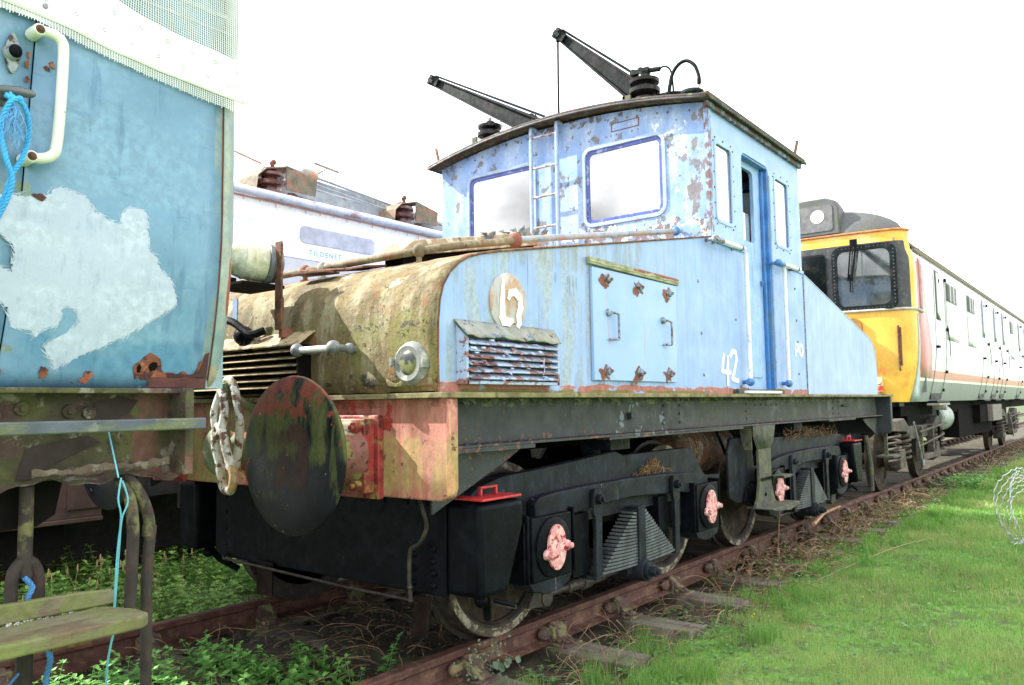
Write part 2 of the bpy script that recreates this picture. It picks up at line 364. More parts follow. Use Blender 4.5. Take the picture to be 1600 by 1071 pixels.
M['plaster'] = mat('thick_white_number_paint', (.85,.82,.76), .7, var=.08, layers=[L((.5,.27,.14), 20, .63, .04, .8)])
M['panel'] = mat('fresh_blue_access_panel', (.265,.41,.70), .4, var=.06, vs=2, layers=[L((.38,.28,.17), (45,45,1.0), .66, .03, .55), L((.42,.26,.13), (30,30,2.0), .38, .12, .55, x=(4.082,4.100,.007), z=(1.70,2.00,.10)), L((.42,.28,.15), (30,30,2.0), .40, .12, .45, x=(4.476,4.490,.006), z=(1.80,2.00,.08)), L((.40,.22,.12), (30,30,2.0), .38, .12, .6, x=(4.095,4.108,.006), z=(1.60,1.82,.08)), L(RUST, 22, .70, .02, 1, z=(1.4,1.5,.03)), L((.5,.5,.4), 30, .66, .02, .9, z=(1.4,1.5,.03))])
M['strip'] = mat('mossy_rain_strip', (.30,.31,.20), .8, var=.3, bump=.6, layers=[L((.24,.085,.045), (7,7,14), .42, .04, 1, x=(4.25,5.2,.35), z=(2.12,2.2,.012), bump=-.3), L((.16,.17,.05), 12, .58, .05, .8)])
M['rustplate'] = mat('brown_rust_patch', (.19,.07,.045), .85, var=.3, bump=.6)
M['bolt'] = mat('blue_rusty_bolt', (.22,.28,.36), .5, var=.3, layers=[L(RUST, 40, .52, .05, 1)])
M['lampring'] = mat('grey_alloy_ring', (.20,.21,.20), .6, var=.2, bump=.5, layers=[L((.45,.45,.38), 14, .55, .06, .8), L((.12,.12,.08), 26, .62, .03, .9)])
M['lampglass'] = mat('mossy_lamp_glass', (.07,.075,.075), .3, var=.4, layers=[L((.17,.18,.05), 26, .42, .08, .9, rough=.8, z=(1.4,1.53,.03)), L((.22,.23,.22), 9, .6, .08, .6)])
M['domeglass'] = mat('yellowed_prismatic_glass', (.50,.49,.33), .15, var=.3, vs=12, bump=.1, layers=[L((.70,.70,.56), 9, .52, .08, .8), L((.28,.30,.12), 16, .6, .06, .8, rough=.7)])
M['lampbody'] = mat('grey_lamp_housing', (.12,.13,.14), .6, var=.3, bump=.6, layers=[L((.24,.25,.25), 14, .54, .06, .8), L((.1,.08,.05), 26, .6, .04, .8)])
M['slat'] = mat('ochre_radiator_slat', (.40,.31,.17), .8, var=.25, bump=.6, layers=[L((.15,.09,.05), 20, .55, .04, .9), L((.55,.5,.35), 12, .62, .05, .8)])
M['void'] = mat('void_shade_black', (.008,.007,.007), .9, var=.2, bump=0, spec=.05)  # near-black in place of shade in gaps and under frames, also black plates
M['inside'] = mat('brown_cab_lining', (.16,.10,.075), .8, var=.15, bump=0)
M['rail'] = mat('rusty_rail_steel', (.085,.038,.030), .7, var=.3, bump=.6, spec=.3, layers=[L((.14,.072,.05), (6,6,14), .53, .07, .7), L((.06,.03,.025), 18, .6, .04, .8), L((.20,.13,.075), (9,9,9), .58, .06, .5), L((.30,.24,.20), 60, .71, .02, .8)])
M['chair'] = mat('rusty_cast_chair', (.085,.055,.045), .9, var=.35, bump=.8, layers=[L((.20,.19,.08), 12, .54, .05, .8), L((.05,.03,.03), 20, .6, .04, .8), L((.24,.12,.08), 9, .62, .05, .7)])
M['sleeper'] = mat('weathered_timber_sleeper', (.13,.112,.088), .95, var=.3, bump=.9, layers=[L((.18,.17,.14), (14,2,14), .55, .08, .8), L((.035,.028,.022), (5,5,5), .40, .1, .85, y=(-.95,3,.1)), L((.10,.13,.04), 6, .55, .06, .8, rough=1), L((.07,.055,.04), (3,26,26), .60, .03, .8)])
M['tyre'] = mat('flaking_white_wheel_rim', (.33,.30,.23), .7, var=.2, bump=.5, layers=[L((.05,.035,.026), (7,7,7), .50, .06, 1), L((.07,.045,.03), 22, .52, .03, 1), L((.2,.18,.08), 24, .6, .04, .8)])
M['wheel'] = mat('brown_wheel_disc', (.035,.023,.017), .75, var=.35, bump=.5, spec=.2, layers=[L((.07,.055,.038), 9, .54, .07, .8), L((.02,.016,.014), 12, .58, .05, .8)])
M['steel'] = mat('brown_grease_steel', (.03,.026,.024), .5, var=.35, bump=.5, spec=.3, layers=[L((.08,.06,.045), 18, .56, .06, .7)])
SUN, SKY, CLD, EXPO = 3.6, .12, 7.5, 1.65
# ================================================================== the electric locomotive
LOCO = thing('electric_locomotive', 'faded pale blue electric locomotive numbered 42 with rusty mossy nose and small windowed cab', 'locomotive', (6.5, YC, 0))
Y0, Y1 = -1.25, 1.51
FP = [(2.65,1.362),(2.646,1.52),(2.648,1.67),(2.660,1.775),(2.685,1.85),(2.73,1.912),(2.79,1.962),(2.86,2.0),(2.95,2.028),(3.12,2.066),(5.69,2.548)]
RP = [(7.79,2.512),(10.0,2.052),(10.17,2.012),(10.29,1.955),(10.37,1.875),(10.41,1.78),(10.42,1.66),(10.42,1.362)]
# --- side panels with the door opening
door_n = [(6.95,1.362),(6.95,2.52),(6.33,2.52),(6.33,1.362)]
outer = FP + [(6.33,2.53),(6.33,1.40),(6.95,1.40),(6.95,2.53),(7.79,2.53)] + RP[:1] + [(7.80,1.362)]
obj('side_panel', plate(outer, [], .022, XZ(Y0)), M['side'], LOCO)
obj('side_panel', plate(outer, [], .022, XZ(Y1-.022)), M['side'], LOCO)
# rear part of the side is a lighter sheet
ro = [(7.812,1.362),(7.812,2.506)] + RP[1:]
obj('rear_side_panel', plate(ro, [], .03, XZ(Y0-.008)), M['rearhood'], LOCO, label='smooth chalky pale blue side sheet of the sloping rear hood')
obj('rear_side_panel', plate(ro, [], .03, XZ(Y1-.022)), M['rearhood'], LOCO)
# --- front hood sheet wrapped over the nose
def sheet(prof, y0, y1, ny, name, m, wob=.003, th=.012):
    P = [prof[0]]
    for a, b in zip(prof, prof[1:]):
        k = max(1, int(math.dist(a, b)/.06))
        for j in range(1, k+1): P.append((a[0]+(b[0]-a[0])*j/k, a[1]+(b[1]-a[1])*j/k))
    n = len(P)-1; mb = MB(); rs = random.Random(3)
    W = [[rs.uniform(-1, 1) for _ in range(ny+1)] for _ in range(n+1)]
    def fn(u, v):
        i = round(u*n); j = round(v*ny); p = P[i]
        d = wob*W[i][j]*(0 < j < ny)
        return (p[0]-d*.7, y0+(y1-y0)*v, p[1]+d*.7)
    mb.grid(fn, n, ny); return obj(name, mb, m, LOCO, solid=th, sharp=1.2)
hp = [(p[0]-.006, p[1]+.006) for p in FP]; hp[-1] = (5.675, 2.55)
sheet(hp, Y0-.004, Y1+.004, 40, 'nose_sheet', M['hood'])
sheet([(p[0]+.006, p[1]+.006) for p in RP][1:-1] + [(10.426,1.368)], Y0-.010, Y1+.010, 16, 'rear_nose_sheet', M['rearhood'])
sheet([(7.82,2.512),(10.006,2.058)], Y0-.010, Y1+.010, 16, 'rear_hood_top', M['rearhood'])
# edge strip between nose and side
m_ = MB(); m_.tube([(p[0]-.004, Y0-.004, p[1]+.004) for p in FP], .006, 6); obj('nose_edge_bead', m_, M['rust'], LOCO)
# peeling flap at the near bottom corner of the nose
m_ = MB(); m_.grid(lambda u, v: (2.634-.004*math.sin(u*9)-.002, -1.235+.30*u, 1.39+.03*v+.012*math.sin(u*14)*v), 20, 3); obj('lower_flashing', m_, M['hood'], LOCO, solid=.003)
# flaking paint curls on the nose
m_ = MB(); rs = random.Random(5)
for i in range(150):
    y = rs.uniform(-1.18, .6); z = rs.choice([rs.gauss(1.43,.035), rs.gauss(1.47,.05), rs.gauss(1.66,.05), rs.uniform(1.4,1.78)])
    if not 1.375 < z < 1.8: continue
    s = rs.uniform(.004,.012); a = rs.uniform(0,6.28); c, d = math.cos(a)*s, math.sin(a)*s
    m_.add([(2.636,y-c,z-d),(2.636-rs.uniform(.002,.008),y-d*.7,z+c*.7),(2.634,y+c,z+d),(2.636-rs.uniform(.002,.006),y+d*.5,z-c*.5)], [(0,1,2),(0,2,3)])
o = obj('paint_flake', m_, M['hood'], LOCO); o['kind'] = 'stuff'
# --- cab: front and rear walls with windows
def arc(y, lo=3.60, hi=3.735): t = (y-YC)/1.38; return hi-(hi-lo)*t*t
top = [(Y1-.001-(Y1-Y0-.002)*k/16, arc(Y1-(Y1-Y0)*k/16)) for k in range(17)]
fw = [(Y0+.001,2.50),(Y1-.001,2.50)] + top
wins = [(-.862,-.138,2.805,3.435),(.405,1.155,2.805,3.435)]
for nm, x in (('cab_front_wall', 5.69), ('cab_rear_wall', 7.76)):
    w = obj(nm, plate(fw, [rrect(*q, .07) for q in wins], .03, YZ(x)), M['cab'] if x < 6 else M['cabside'], LOCO)
    for q in wins:
        f = obj('window_frame', plate(rrect(q[0]-.03, q[1]+.03, q[2]-.03, q[3]+.03, .095), [rrect(q[0]+.003, q[1]-.003, q[2]+.003, q[3]-.003, .06)], .024, YZ(x-.012 if x < 6 else x+.02)), M['ladder'], w, bevel=.006)
        obj('window_rubber', plate(rrect(q[0]+.002, q[1]-.002, q[2]+.002, q[3]-.002, .066), [rrect(q[0]+.034, q[1]-.034, q[2]+.034, q[3]-.034, .04)], .02, YZ(x+.004 if x < 6 else x+.008)), M['frame'], w, bevel=.003)
        m_ = MB(); m_.prism(rrect(q[0]+.02, q[1]-.02, q[2]+.02, q[3]-.02, .05), 'x', x+.012, x+.016); obj('window_pane', m_, glass('dusty_cab_glass', (.30,.33,.34), .52, .02, .14, (.35,.36,.38)), w)
# side upper walls
side_w = [(5.801,6.112,2.705,3.318),(7.10,7.445,2.705,3.318)]
uo = [(5.722,2.532),(6.329,2.532),(6.329,3.30)] + [(6.329+.07*(1-math.cos(R(a))), 3.30+.07*math.sin(R(a))) for a in (30,60,90)] + [(6.951-.07*(1-math.cos(R(a))), 3.30+.07*math.sin(R(a))) for a in (90,60,30)] + [(6.951,3.30),(6.951,2.532),(7.758,2.532),(7.758,3.60),(5.722,3.60)]
for y, s in ((Y0-.003, -1), (Y1-.025, 1)):
    w = obj('cab_side_wall', plate(uo, [rrect(*q, .045) for q in side_w], .028, XZ(y)), M['cabside'], LOCO)
    for q in side_w:
        yy = y-.006 if s < 0 else y+.02
        obj('window_frame', plate(rrect(q[0]-.022, q[1]+.022, q[2]-.022, q[3]+.022, .06), [rrect(q[0]+.008, q[1]-.008, q[2]+.008, q[3]-.008, .035)], .014, XZ(yy)), M['cabside'], w, bevel=.003)
        m_ = MB(); m_.prism(rrect(q[0]+.002, q[1]-.002, q[2]+.002, q[3]-.002, .04), 'y', y+.012, y+.016); obj('window_pane', m_, glass('clear_side_glass', (.92,.95,.95), .80, .02, .05, (.8,.8,.8)), w)
        m_ = MB()
        for k in range(6):
            zz = q[2]+(q[3]-q[2])*k/5
            for xx in (q[0]-.035, q[1]+.035): m_.rivet((xx, y-.003 if s < 0 else y+.03, zz), (0,s,0), .008)
        for k in range(3):
            for zz in (q[2]-.035, q[3]+.035): m_.rivet((q[0]+(q[1]-q[0])*k/2, y-.003 if s < 0 else y+.03, zz), (0,s,0), .008)
        obj('rivet_row', m_, M['rust'], w)
    # lap joint strip at sill height
    m_ = MB(); m_.box(5.70, 6.325, y-.010 if s < 0 else y+.028, y if s < 0 else y+.038, 2.515, 2.545); m_.box(6.955, 7.80, y-.010 if s < 0 else y+.028, y if s < 0 else y+.038, 2.515, 2.545)
    obj('sill_strip', m_, M['cabside'], LOCO, bevel=.003)
# corner post rust and corner angle
m_ = MB(); m_.box(5.682, 5.69, Y0-.006, Y0+.03, 2.50, 3.60); m_.box(5.682, 5.72, Y0-.012, Y0-.0035, 2.50, 3.60); obj('corner_angle', m_, mat('rusty_corner_angle', (.25,.37,.62), .5, layers=[L(RUST, 13, .54, .05, .9), L((.16,.15,.17), 9, .55, .03, 1)]), LOCO)
# doors
for y, s in ((Y0, 1), (Y1, -1)):
    yi = y + s*.06
    d = thing('cab_door', None, None, (6.64, yi, 1.4), parent=LOCO)
    dm = plate([(6.30,1.40),(6.90,1.40),(6.90,3.37),(6.30,3.37)], [rrect(6.36,6.74,2.66,3.29,.05)], .03, XZ(min(yi, yi+s*.03)))
    obj('door_panel', dm, M['door'], d)
    m_ = MB(); m_.prism(rrect(6.362,6.738,2.30,2.92,.03), 'y', yi+s*.04, yi+s*.044); obj('door_window', m_, glass('half_dropped_glass', (.85,.9,.9), .75, .02, .15, (.8,.8,.8)), d)
    m_ = MB(); m_.prism(rrect(6.36,6.80,1.5,2.5,.06), 'y', yi-s*.012, yi); obj('door_inset', m_, M['door'], d, bevel=.004)
    m_ = MB(); m_.box(6.80,6.84, min(yi-s*.03,yi), max(yi-s*.03,yi), 2.30, 2.34); m_.tube([(6.82,yi-s*.03,2.32),(6.82,yi-s*.05,2.32),(6.82,yi-s*.05,2.22)], .008, 8); obj('door_handle', m_, M['jamb'], d)
    j = MB()
    a, b = sorted((y+s*.0, y+s*.06))
    j.box(6.928,6.949, a, b, 1.40, 3.36); j.box(6.33,6.949, a, b, 3.345, 3.365); j.box(6.885,6.925, min(y+s*.03,y+s*.058), max(y+s*.03,y+s*.058), 1.40, 3.33)
    obj('door_post', j, M['jamb'], LOCO, bevel=.006)
    m_ = MB(); m_.tube([(6.960,y-s*.006,1.42),(6.960,y-s*.006,3.30)], .010, 8); obj('door_track', m_, M['ladder'], LOCO)
    m_ = MB(); m_.box(6.0,7.02, min(y-s*.05,y+s*.1), max(y-s*.05,y+s*.1), 1.362, 1.398)
    obj('door_sill', m_, M['mossgrey'], LOCO, bevel=.004)
m_ = MB(); m_.box(6.10, 6.86, Y0-.085, Y0-.012, 1.364, 1.385); obj('white_step_edge', m_, M['whitepaint'], LOCO, bevel=.004)
# cab lining and desk inside
m_ = MB(); m_.box(5.74, 7.74, Y0+.16, Y1-.16, 3.50, 3.52); m_.box(7.70,7.72,-.10,.40,2.4,3.5); m_.box(5.76,5.9,.7,1.1,2.5,3.1); obj('cab_ceiling', m_, M['inside'], LOCO)
m_ = MB(); m_.box(5.80, 7.70, Y0+.2, Y1-.2, 1.42, 1.45); m_.box(5.75,6.1,Y0+.3,Y1-.3,1.45,2.3); obj('cab_floor', m_, M['void'], LOCO)
# roof
mr = MB()
def rf(u, v):
    x = 5.555+u*2.285; y = -1.31+v*2.885; t = (y-YC)/1.465
    return (x, y, 3.772-.172*t*t)
mr.grid(rf, 12, 28)
roof = obj('cab_roof', mr, M['roof'], LOCO, solid=.022, sharp=1.0)
m_ = MB(); m_.grid(lambda u, v: (5.55+.02*math.sin(u*40)*.1, -1.295+u*2.86, (lambda y: 3.762-.172*((y-YC)/1.465)**2-.020*v)(-1.295+u*2.86)), 28, 1); obj('roof_drip_strip', m_, mat('blue_black_cornice', (.05,.05,.065), .6, layers=[L((.025,.022,.02), 9, .5, .05, .9), L(RUST, 18, .6, .03, 1)]), roof, solid=.006)  # dark colour stands in for the shade under the front roof edge
for q_ in ((5.56,7.835,-1.323,-1.311,3.585,3.612),(5.56,7.835,1.576,1.588,3.585,3.612),(5.57,7.83,-1.312,-1.20,3.616,3.640)):
    m_ = MB(); m_.box(*q_); obj('roof_gutter', m_, M['roof'], roof, bevel=.003)
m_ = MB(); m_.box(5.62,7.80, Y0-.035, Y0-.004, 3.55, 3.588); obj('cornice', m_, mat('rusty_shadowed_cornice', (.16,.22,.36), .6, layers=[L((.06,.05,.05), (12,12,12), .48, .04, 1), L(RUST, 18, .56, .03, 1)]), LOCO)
m_ = MB()
for k in range(30):
    y = Y0+.06+k*(Y1-Y0-.12)/29
    if k % 3 != 2: m_.rivet((5.69, y, arc(y)-.06), (-1,0,0), .012)
for k in range(34):
    y = rs.uniform(Y0+.05, Y1-.05); m_.rivet((5.69, y, rs.choice([2.62, 3.52, 3.54, 2.7])), (-1,0,0), .009)
obj('rivet_row', m_, M['bolt'], LOCO)
# welded empty label holder over the right window
m_ = MB(); z0 = 3.555
for a, b, c, d in ((-.66,-.40,3.55,3.556),(-.66,-.40,3.615,3.621),(-.66,-.654,3.556,3.615),(-.406,-.40,3.556,3.615)): m_.box(5.685,5.69,a,b,c,d)
obj('label_holder', m_, M['rustplate'], LOCO)
# ladder on the cab front
lad = thing('roof_ladder', None, None, (5.6,.23,2.6), parent=LOCO)
for y in (.372, .098):
    m_ = MB(); m_.tube(smoothpath([(5.61,y,2.57),(5.61,y,3.0),(5.61,y,3.66),(5.615,y,3.715),(5.645,y,3.74),(5.69,y,3.735)], 4), .017, 10); obj('ladder_rail', m_, M['ladder'], lad)
for z in (2.835, 3.105, 3.364, 3.641):
    m_ = MB(); m_.cyl((5.61,.372,z),(5.61,.098,z), .010, n=8); obj('ladder_rung', m_, M['rung'], lad)
# --- roof equipment
zr = lambda x, y: 3.80-.165*((y-YC)/1.465)**2
def insulator(parent, x, y, z0, s=1.0, m='insul'):
    mb = MB(); mb.lathe((x,y,z0), (0,0,1), [(0,.085*s),(.03*s,.085*s),(.05*s,.06*s),(.07*s,.12*s),(.10*s,.125*s),(.115*s,.06*s),(.135*s,.06*s),(.15*s,.115*s),(.175*s,.12*s),(.19*s,.055*s),(.215*s,.05*s),(.22*s,.0)], 28)
    return obj('insulator', mb, M[m], parent)
def boom(nm, p0, p1, w0, w1):
    b = thing(nm, None, None, p0, parent=LOCO)
    a, c = Vector(p0), Vector(p1); d = (c-a); Ln = d.length; d.normalize(); sx = Vector((1,0,0)); up = sx.cross(d).normalized()
    if up.z < 0: up = -up
    mb = MB()
    # tapering I-shaped beam: web and two flanges
    def sect(h, w, off):
        A = [a+sx*w0*w*sgn+up*(off*w0+h*w0*q) for sgn in (-1,1) for q in (-1,1)]
        B = [c+sx*w1*w*sgn+up*(off*w1+h*w1*q) for sgn in (-1,1) for q in (-1,1)]
        mb.add(A+B, [(0,1,3,2),(4,6,7,5),(0,4,5,1),(2,3,7,6),(0,2,6,4),(1,5,7,3)])
    sect(.9, .18, 0); sect(.16, .62, .95); sect(.16, .62, -.95)
    obj('boom_beam', mb, M['boom'], b, bevel=.004)
    mb = MB(); mb.tube([a+up*w0*1.45+sx*.01, c+up*w1*1.5+sx*.01], .011, 8); obj('boom_cable', mb, M['boom'], b)
    mb = MB(); mb.cyl(c-sx*.045, c+sx*.045, .040, n=14); mb.cyl(c-sx*.055+up*.035, c+sx*.055+up*.035, .022, n=10); mb.cyl(c-sx*.05-up*.03+d*.01, c+sx*.05-up*.03+d*.01, .018, n=10); mb.obox(c-d*.05, sx*.035, d*.05, up*.035)
    obj('boom_head', mb, M['boom'], b, bevel=.003)
    return b
b1 = boom('collector_boom', (5.88,-.62,3.84), (5.88,.235,4.65), .085, .036)
m_ = MB(); m_.tube([(5.88,.245,4.62),(5.88,.25,4.2),(5.88,.252,3.78)], .010, 8); m_.ball((5.88,.245,4.60), .02); obj('boom_rope', m_, M['boom'], b1)
b2 = boom('collector_boom', (5.88,.48,3.83), (5.88,1.80,4.63), .085, .040)
m_ = MB(); m_.obox((5.86,.52,3.93),(.02,0,0),(0,.012,.0),(0,.02,.05)); m_.tube([(5.86,.50,3.96),(5.86,.42,3.84)],.008,6); obj('boom_stay', m_, M['boom'], b2)
ia = insulator(LOCO, 5.85, -.635, 3.795, 1.05)
m_ = MB(); m_.box(5.77,5.93,-.72,-.55,3.72,3.80); m_.box(5.76,5.78,-.55,-.47,3.74,3.86); m_.box(5.76,5.90,-.50,-.47,3.74,3.86); obj('insulator_base', m_, M['mossgrey'], ia, bevel=.004)
m_ = MB(); m_.cyl((5.85,-.635,4.01),(5.85,-.635,4.05), .05, n=14); m_.obox((5.85,-.60,4.065),(.03,0,0),(0,.085,0),(0,0,.018)); m_.cyl((5.85,-.66,4.06),(5.85,-.78,4.045), .020, n=10); m_.cyl((5.85,-.53,4.04),(5.85,-.53,4.10),.018,n=8); m_.cyl((5.85,-.60,4.05),(5.85,-.60,4.10),.02,n=8); obj('cable_clamp', m_, M['boom'], ia)
ib = insulator(LOCO, 5.85, 1.03, 3.80, .98)
m_ = MB(); m_.box(5.78,5.92,.96,1.18,3.68,3.80); m_.box(5.78,5.8,1.14,1.20,3.74,3.88); obj('insulator_base', m_, M['mossgrey'], ib, bevel=.004)
m_ = MB(); m_.tube([(5.8,.87,3.98),(5.8,.84,3.93),(5.8,.80,3.80)], .005, 6); m_.cyl((5.85,1.03,4.01),(5.85,1.03,4.05),.018,n=8); obj('earth_wire', m_, M['lampring'], ib)
m_ = MB(); m_.tube(smoothpath([(5.85,-.78,4.045),(5.85,-.82,4.055),(5.86,-.865,4.02),(5.86,-.885,3.93),(5.86,-.893,3.76)]), .008, 8); obj('thin_cable', m_, M['boom'], LOCO)
m_ = MB(); m_.tube(smoothpath([(5.85,-.850,3.74),(5.85,-.862,3.86),(5.85,-.892,3.97),(5.85,-.95,4.035),(5.85,-1.02,4.045),(5.85,-1.085,3.99),(5.85,-1.118,3.90),(5.85,-1.120,3.85)]), .015, 10); obj('thick_cable', m_, M['boom'], LOCO)
m_ = MB(); m_.tube(smoothpath([(5.85,-1.12,3.85),(5.85,-1.115,3.79),(5.85,-1.08,3.72)]), .006, 6); m_.cyl((5.85,-1.12,3.87),(5.85,-1.12,3.83),.018,n=8); obj('cable_tail', m_, M['boom'], LOCO)
m_ = MB(); m_.ball((5.88,-.80,3.79), .06, (1,1.4,.8)); m_.tube(smoothpath([(5.9,-.72,3.84),(5.9,-.86,3.83),(5.9,-1.0,3.79),(5.9,-1.1,3.73)]), .02, 8); m_.ball((5.95,-1.0,3.80), .09, (1,1.3,.55)); obj('roof_junction_box', m_, M['boom'], LOCO)
for i, (x, y, dz) in enumerate(((5.62,1.50,.155),(7.72,-1.26,.17))):
    m_ = MB(); m_.obox((x, y, 3.64+dz/2), (.008,0,0), (0,.012,0), (0,(-.02 if i else .02),dz/2)); obj('roof_stub_post', m_, M['rust'], LOCO)
# ------------------------------------------------ fittings on the near side
zS = Y0-.001
# louvred vent box
vb = thing('louvre_vent', None, None, (3.2,Y0,1.4), parent=LOCO)
m_ = MB(); m_.box(2.775,3.515,-1.313,Y0-.001,1.400,1.415); m_.prism([(-1.313,1.40),(Y0-.001,1.40),(Y0-.001,1.675),(-1.313,1.612)], 'x', 2.770, 2.785); m_.prism([(-1.313,1.40),(Y0-.001,1.40),(Y0-.001,1.675),(-1.313,1.612)], 'x', 3.505, 3.52)
m_.box(2.785,3.505,Y0-.01,Y0-.002,1.42,1.62); obj('vent_box', m_, M['louvre'], vb)
for k in range(6):
    z = 1.432+k*.032
    m_ = MB(); m_.add([(2.787,-1.322,z-.006),(3.503,-1.322,z-.006),(3.503,-1.280,z+.024),(2.787,-1.280,z+.024),(2.787,-1.324,z-.010),(3.503,-1.324,z-.010),(3.503,-1.324,z-.003),(2.787,-1.324,z-.003)], [(0,1,2,3),(4,5,6,7)])
    obj('louvre_slat', m_, M['louvre'], vb, solid=.003)
rs = random.Random(11)
m_ = MB(); m_.grid(lambda u, v: (2.762+.765*u+.03*(1-v)*u-.01*(1-v)*(1-u), Y0-.003-.072*v-.003*math.sin(u*23)*v, 1.700-.080*v+.004*math.sin(u*17+2)*v+.003*math.sin(u*41)*v), 40, 4); obj('vent_hood', m_, M['louvretop'], vb, solid=.004, sharp=1.2)
m_ = MB()
for i in range(46):
    x = rs.uniform(2.80,3.48); k = rs.randrange(6); z = 1.432+k*.032+rs.uniform(-.004,.02); s = rs.uniform(.006,.022)
    m_.add([(x-s,-1.322,z),(x+s,-1.324,z+rs.uniform(-.004,.004)),(x+s*.6,-1.333-rs.uniform(0,.006),z-rs.uniform(.006,.016)),(x-s*.8,-1.331,z-rs.uniform(.002,.012))], [(0,1,2,3)])
m_.tube(smoothpath([(3.36,-1.33,1.54),(3.34,-1.34,1.51),(3.36,-1.33,1.48),(3.34,-1.335,1.45)]), .003, 5)
o = obj('paint_curl', m_, M['louvre'], vb); o['kind'] = 'stuff'
# number plate
pl = MB(); pl.lathe((3.16,Y0+.002,1.812), (0,-1,0), [(0,.150),(.010,.150),(.014,.143)], 40); p42 = obj('number_plate', pl, M['plate42'], LOCO)
m_ = MB(); FOUR = [(3.109,1.925),(3.104,1.87),(3.099,1.80),(3.097,1.735),(3.110,1.716),(3.150,1.712),(3.176,1.722)]; TWO = [(3.150,1.83),(3.165,1.862),(3.205,1.868),(3.238,1.842),(3.247,1.795),(3.228,1.748),(3.232,1.715),(3.222,1.695)]
ribbon(m_, FOUR, [.014,.030,.036,.045,.05,.04,.022], Y0-.0145, .003); ribbon(m_, TWO, [.018,.034,.042,.042,.038,.036,.034,.022], Y0-.0145, .003); obj('plate_number', m_, M['plaster'], p42)
# painted 42 and PO
m_ = MB()
ribbon(m_, [(5.842,1.66),(5.815,1.60),(5.797,1.535),(5.86,1.528),(5.955,1.528)], .034, zS, .0015); ribbon(m_, [(5.905,1.645),(5.890,1.55),(5.893,1.435)], .036, zS-.003, .0015)
ribbon(m_, [(5.965,1.655),(6.005,1.695),(6.065,1.69),(6.085,1.635),(6.04,1.555),(5.985,1.478),(6.03,1.470),(6.10,1.462)], .036, zS, .0015)
obj('painted_number', m_, M['whitepaint'], LOCO)
m_ = MB()
ribbon(m_, [(7.50,1.72),(7.50,1.83),(7.56,1.825),(7.572,1.79),(7.56,1.765),(7.51,1.765)], .026, zS, .0015); ribbon(m_, [(7.66,1.72),(7.62,1.74),(7.61,1.79),(7.635,1.825),(7.68,1.82),(7.70,1.77),(7.685,1.73),(7.65,1.72)], .026, zS, .0015)
obj('painted_letters', m_, M['whitepaint'], LOCO)
# access panel
ap = thing('access_panel', None, None, (4.45,Y0,1.43), parent=LOCO)
m_ = MB(); m_.prism([(3.935,1.436),(4.99,1.436),(5.02,2.098),(3.935,2.095)], 'y', Y0-.022, Y0-.001); obj('panel_sheet', m_, M['panel'], ap, bevel=.003)
m_ = MB(); m_.prism([(3.905,2.108),(5.04,2.100),(5.05,2.142),(3.90,2.150)], 'y', Y0-.030, Y0-.001); m_.grid(lambda u, v: (3.90+1.15*u, Y0-.02-.014*v, 2.150-.03*v+.004*math.sin(u*30)*v), 24, 2); obj('rain_strip', m_, M['strip'], ap, bevel=.003)
for (x, z) in ((4.096,2.035),(4.486,2.03),(4.891,2.03),(4.078,1.490),(4.472,1.488),(4.883,1.492)):
    m_ = MB(); ry = Y0-.0225
    pts = [(x-.02+.055*(1+.35*math.sin(a*3+x*9)+.2*math.sin(a*7+z*30))*math.cos(a), z-.012+.052*(1+.35*math.sin(a*2+x*31)+.25*math.sin(a*5+z*17))*math.sin(a)) for a in [2*math.pi*k/26 for k in range(26)]]
    m_.prism(pts, 'y', ry-.0012, ry); r_ = obj('rust_patch', m_, M['rustplate'], ap)
    m_ = MB(); m_.lathe((x,ry,z), (0,-1,0), [(0,.034),(.006,.034),(.007,.024),(.022,.022),(.026,.014)], 8); m_.cyl((x,ry-.02,z),(x,ry-.04,z), .010, n=8); obj('panel_bolt', m_, M['bolt'], ap)
for (x, z1, z0) in ((4.175,1.838,1.678),(4.870,1.842,1.682)):
    m_ = MB(); yy = Y0-.022; m_.tube(smoothpath([(x-.075,yy-.004,z1),(x-.06,yy-.026,z1),(x-.01,yy-.03,z1-.004),(x,yy-.03,z1-.02),(x,yy-.03,z0+.02),(x-.01,yy-.03,z0+.003),(x-.06,yy-.026,z0),(x-.07,yy-.004,z0)],4), .0075, 8); m_.lathe((x-.075,yy,z1), (0,-1,0), [(0,.024),(.018,.02),(.026,.01)], 8); obj('lift_handle', m_, M['bolt'], ap)
# side handrails
for (xa, xb, xv) in ((5.57,6.13,6.21),(6.91,7.47,7.11)):
    for s, yb in ((-1, Y0), (1, Y1)):
        h = thing('side_handrail', None, None, (xa, yb, 1.45), parent=LOCO); yo = yb+s*.080
        m_ = MB(); m_.tube([(xa,yo,2.505),(xa+.14,yo,2.508)], .021, 10); m_.ball((xa,yo,2.505), .032)
        m_.cyl((xa,yb,2.505),(xa,yo,2.505), .014, n=8); obj('rail_bracket', m_, M['bolt'] if xa < 6.5 else M['jamb'], h)
        m_ = MB(); m_.ball((xa+.50,yo,2.51), .026); m_.cyl((xa+.50,yb,2.51),(xa+.50,yo,2.51), .012, n=8); obj('rail_bracket', m_, M['bolt'], h)
        m_ = MB(); m_.tube([(xa+.14,yo,2.508),(xa+.56,yo,2.51)], .019, 10); obj('horizontal_rail', m_, M['whitepipe'], h)
        m_ = MB(); m_.tube([(xv,yo-s*.02,1.455),(xv,yo-s*.02,2.49)], .018, 10); obj('vertical_rail', m_, M['whitepipe'], h)
        m_ = MB(); m_.ball((xv,yo-s*.02,1.455), .034); m_.cyl((xv,yb,1.455),(xv,yo-s*.02,1.455), .016, n=8); m_.cyl((xv-.06,yo-s*.02,1.455),(xv,yo-s*.02,1.455), .02, n=8); obj('rail_foot', m_, M['jamb'], h)
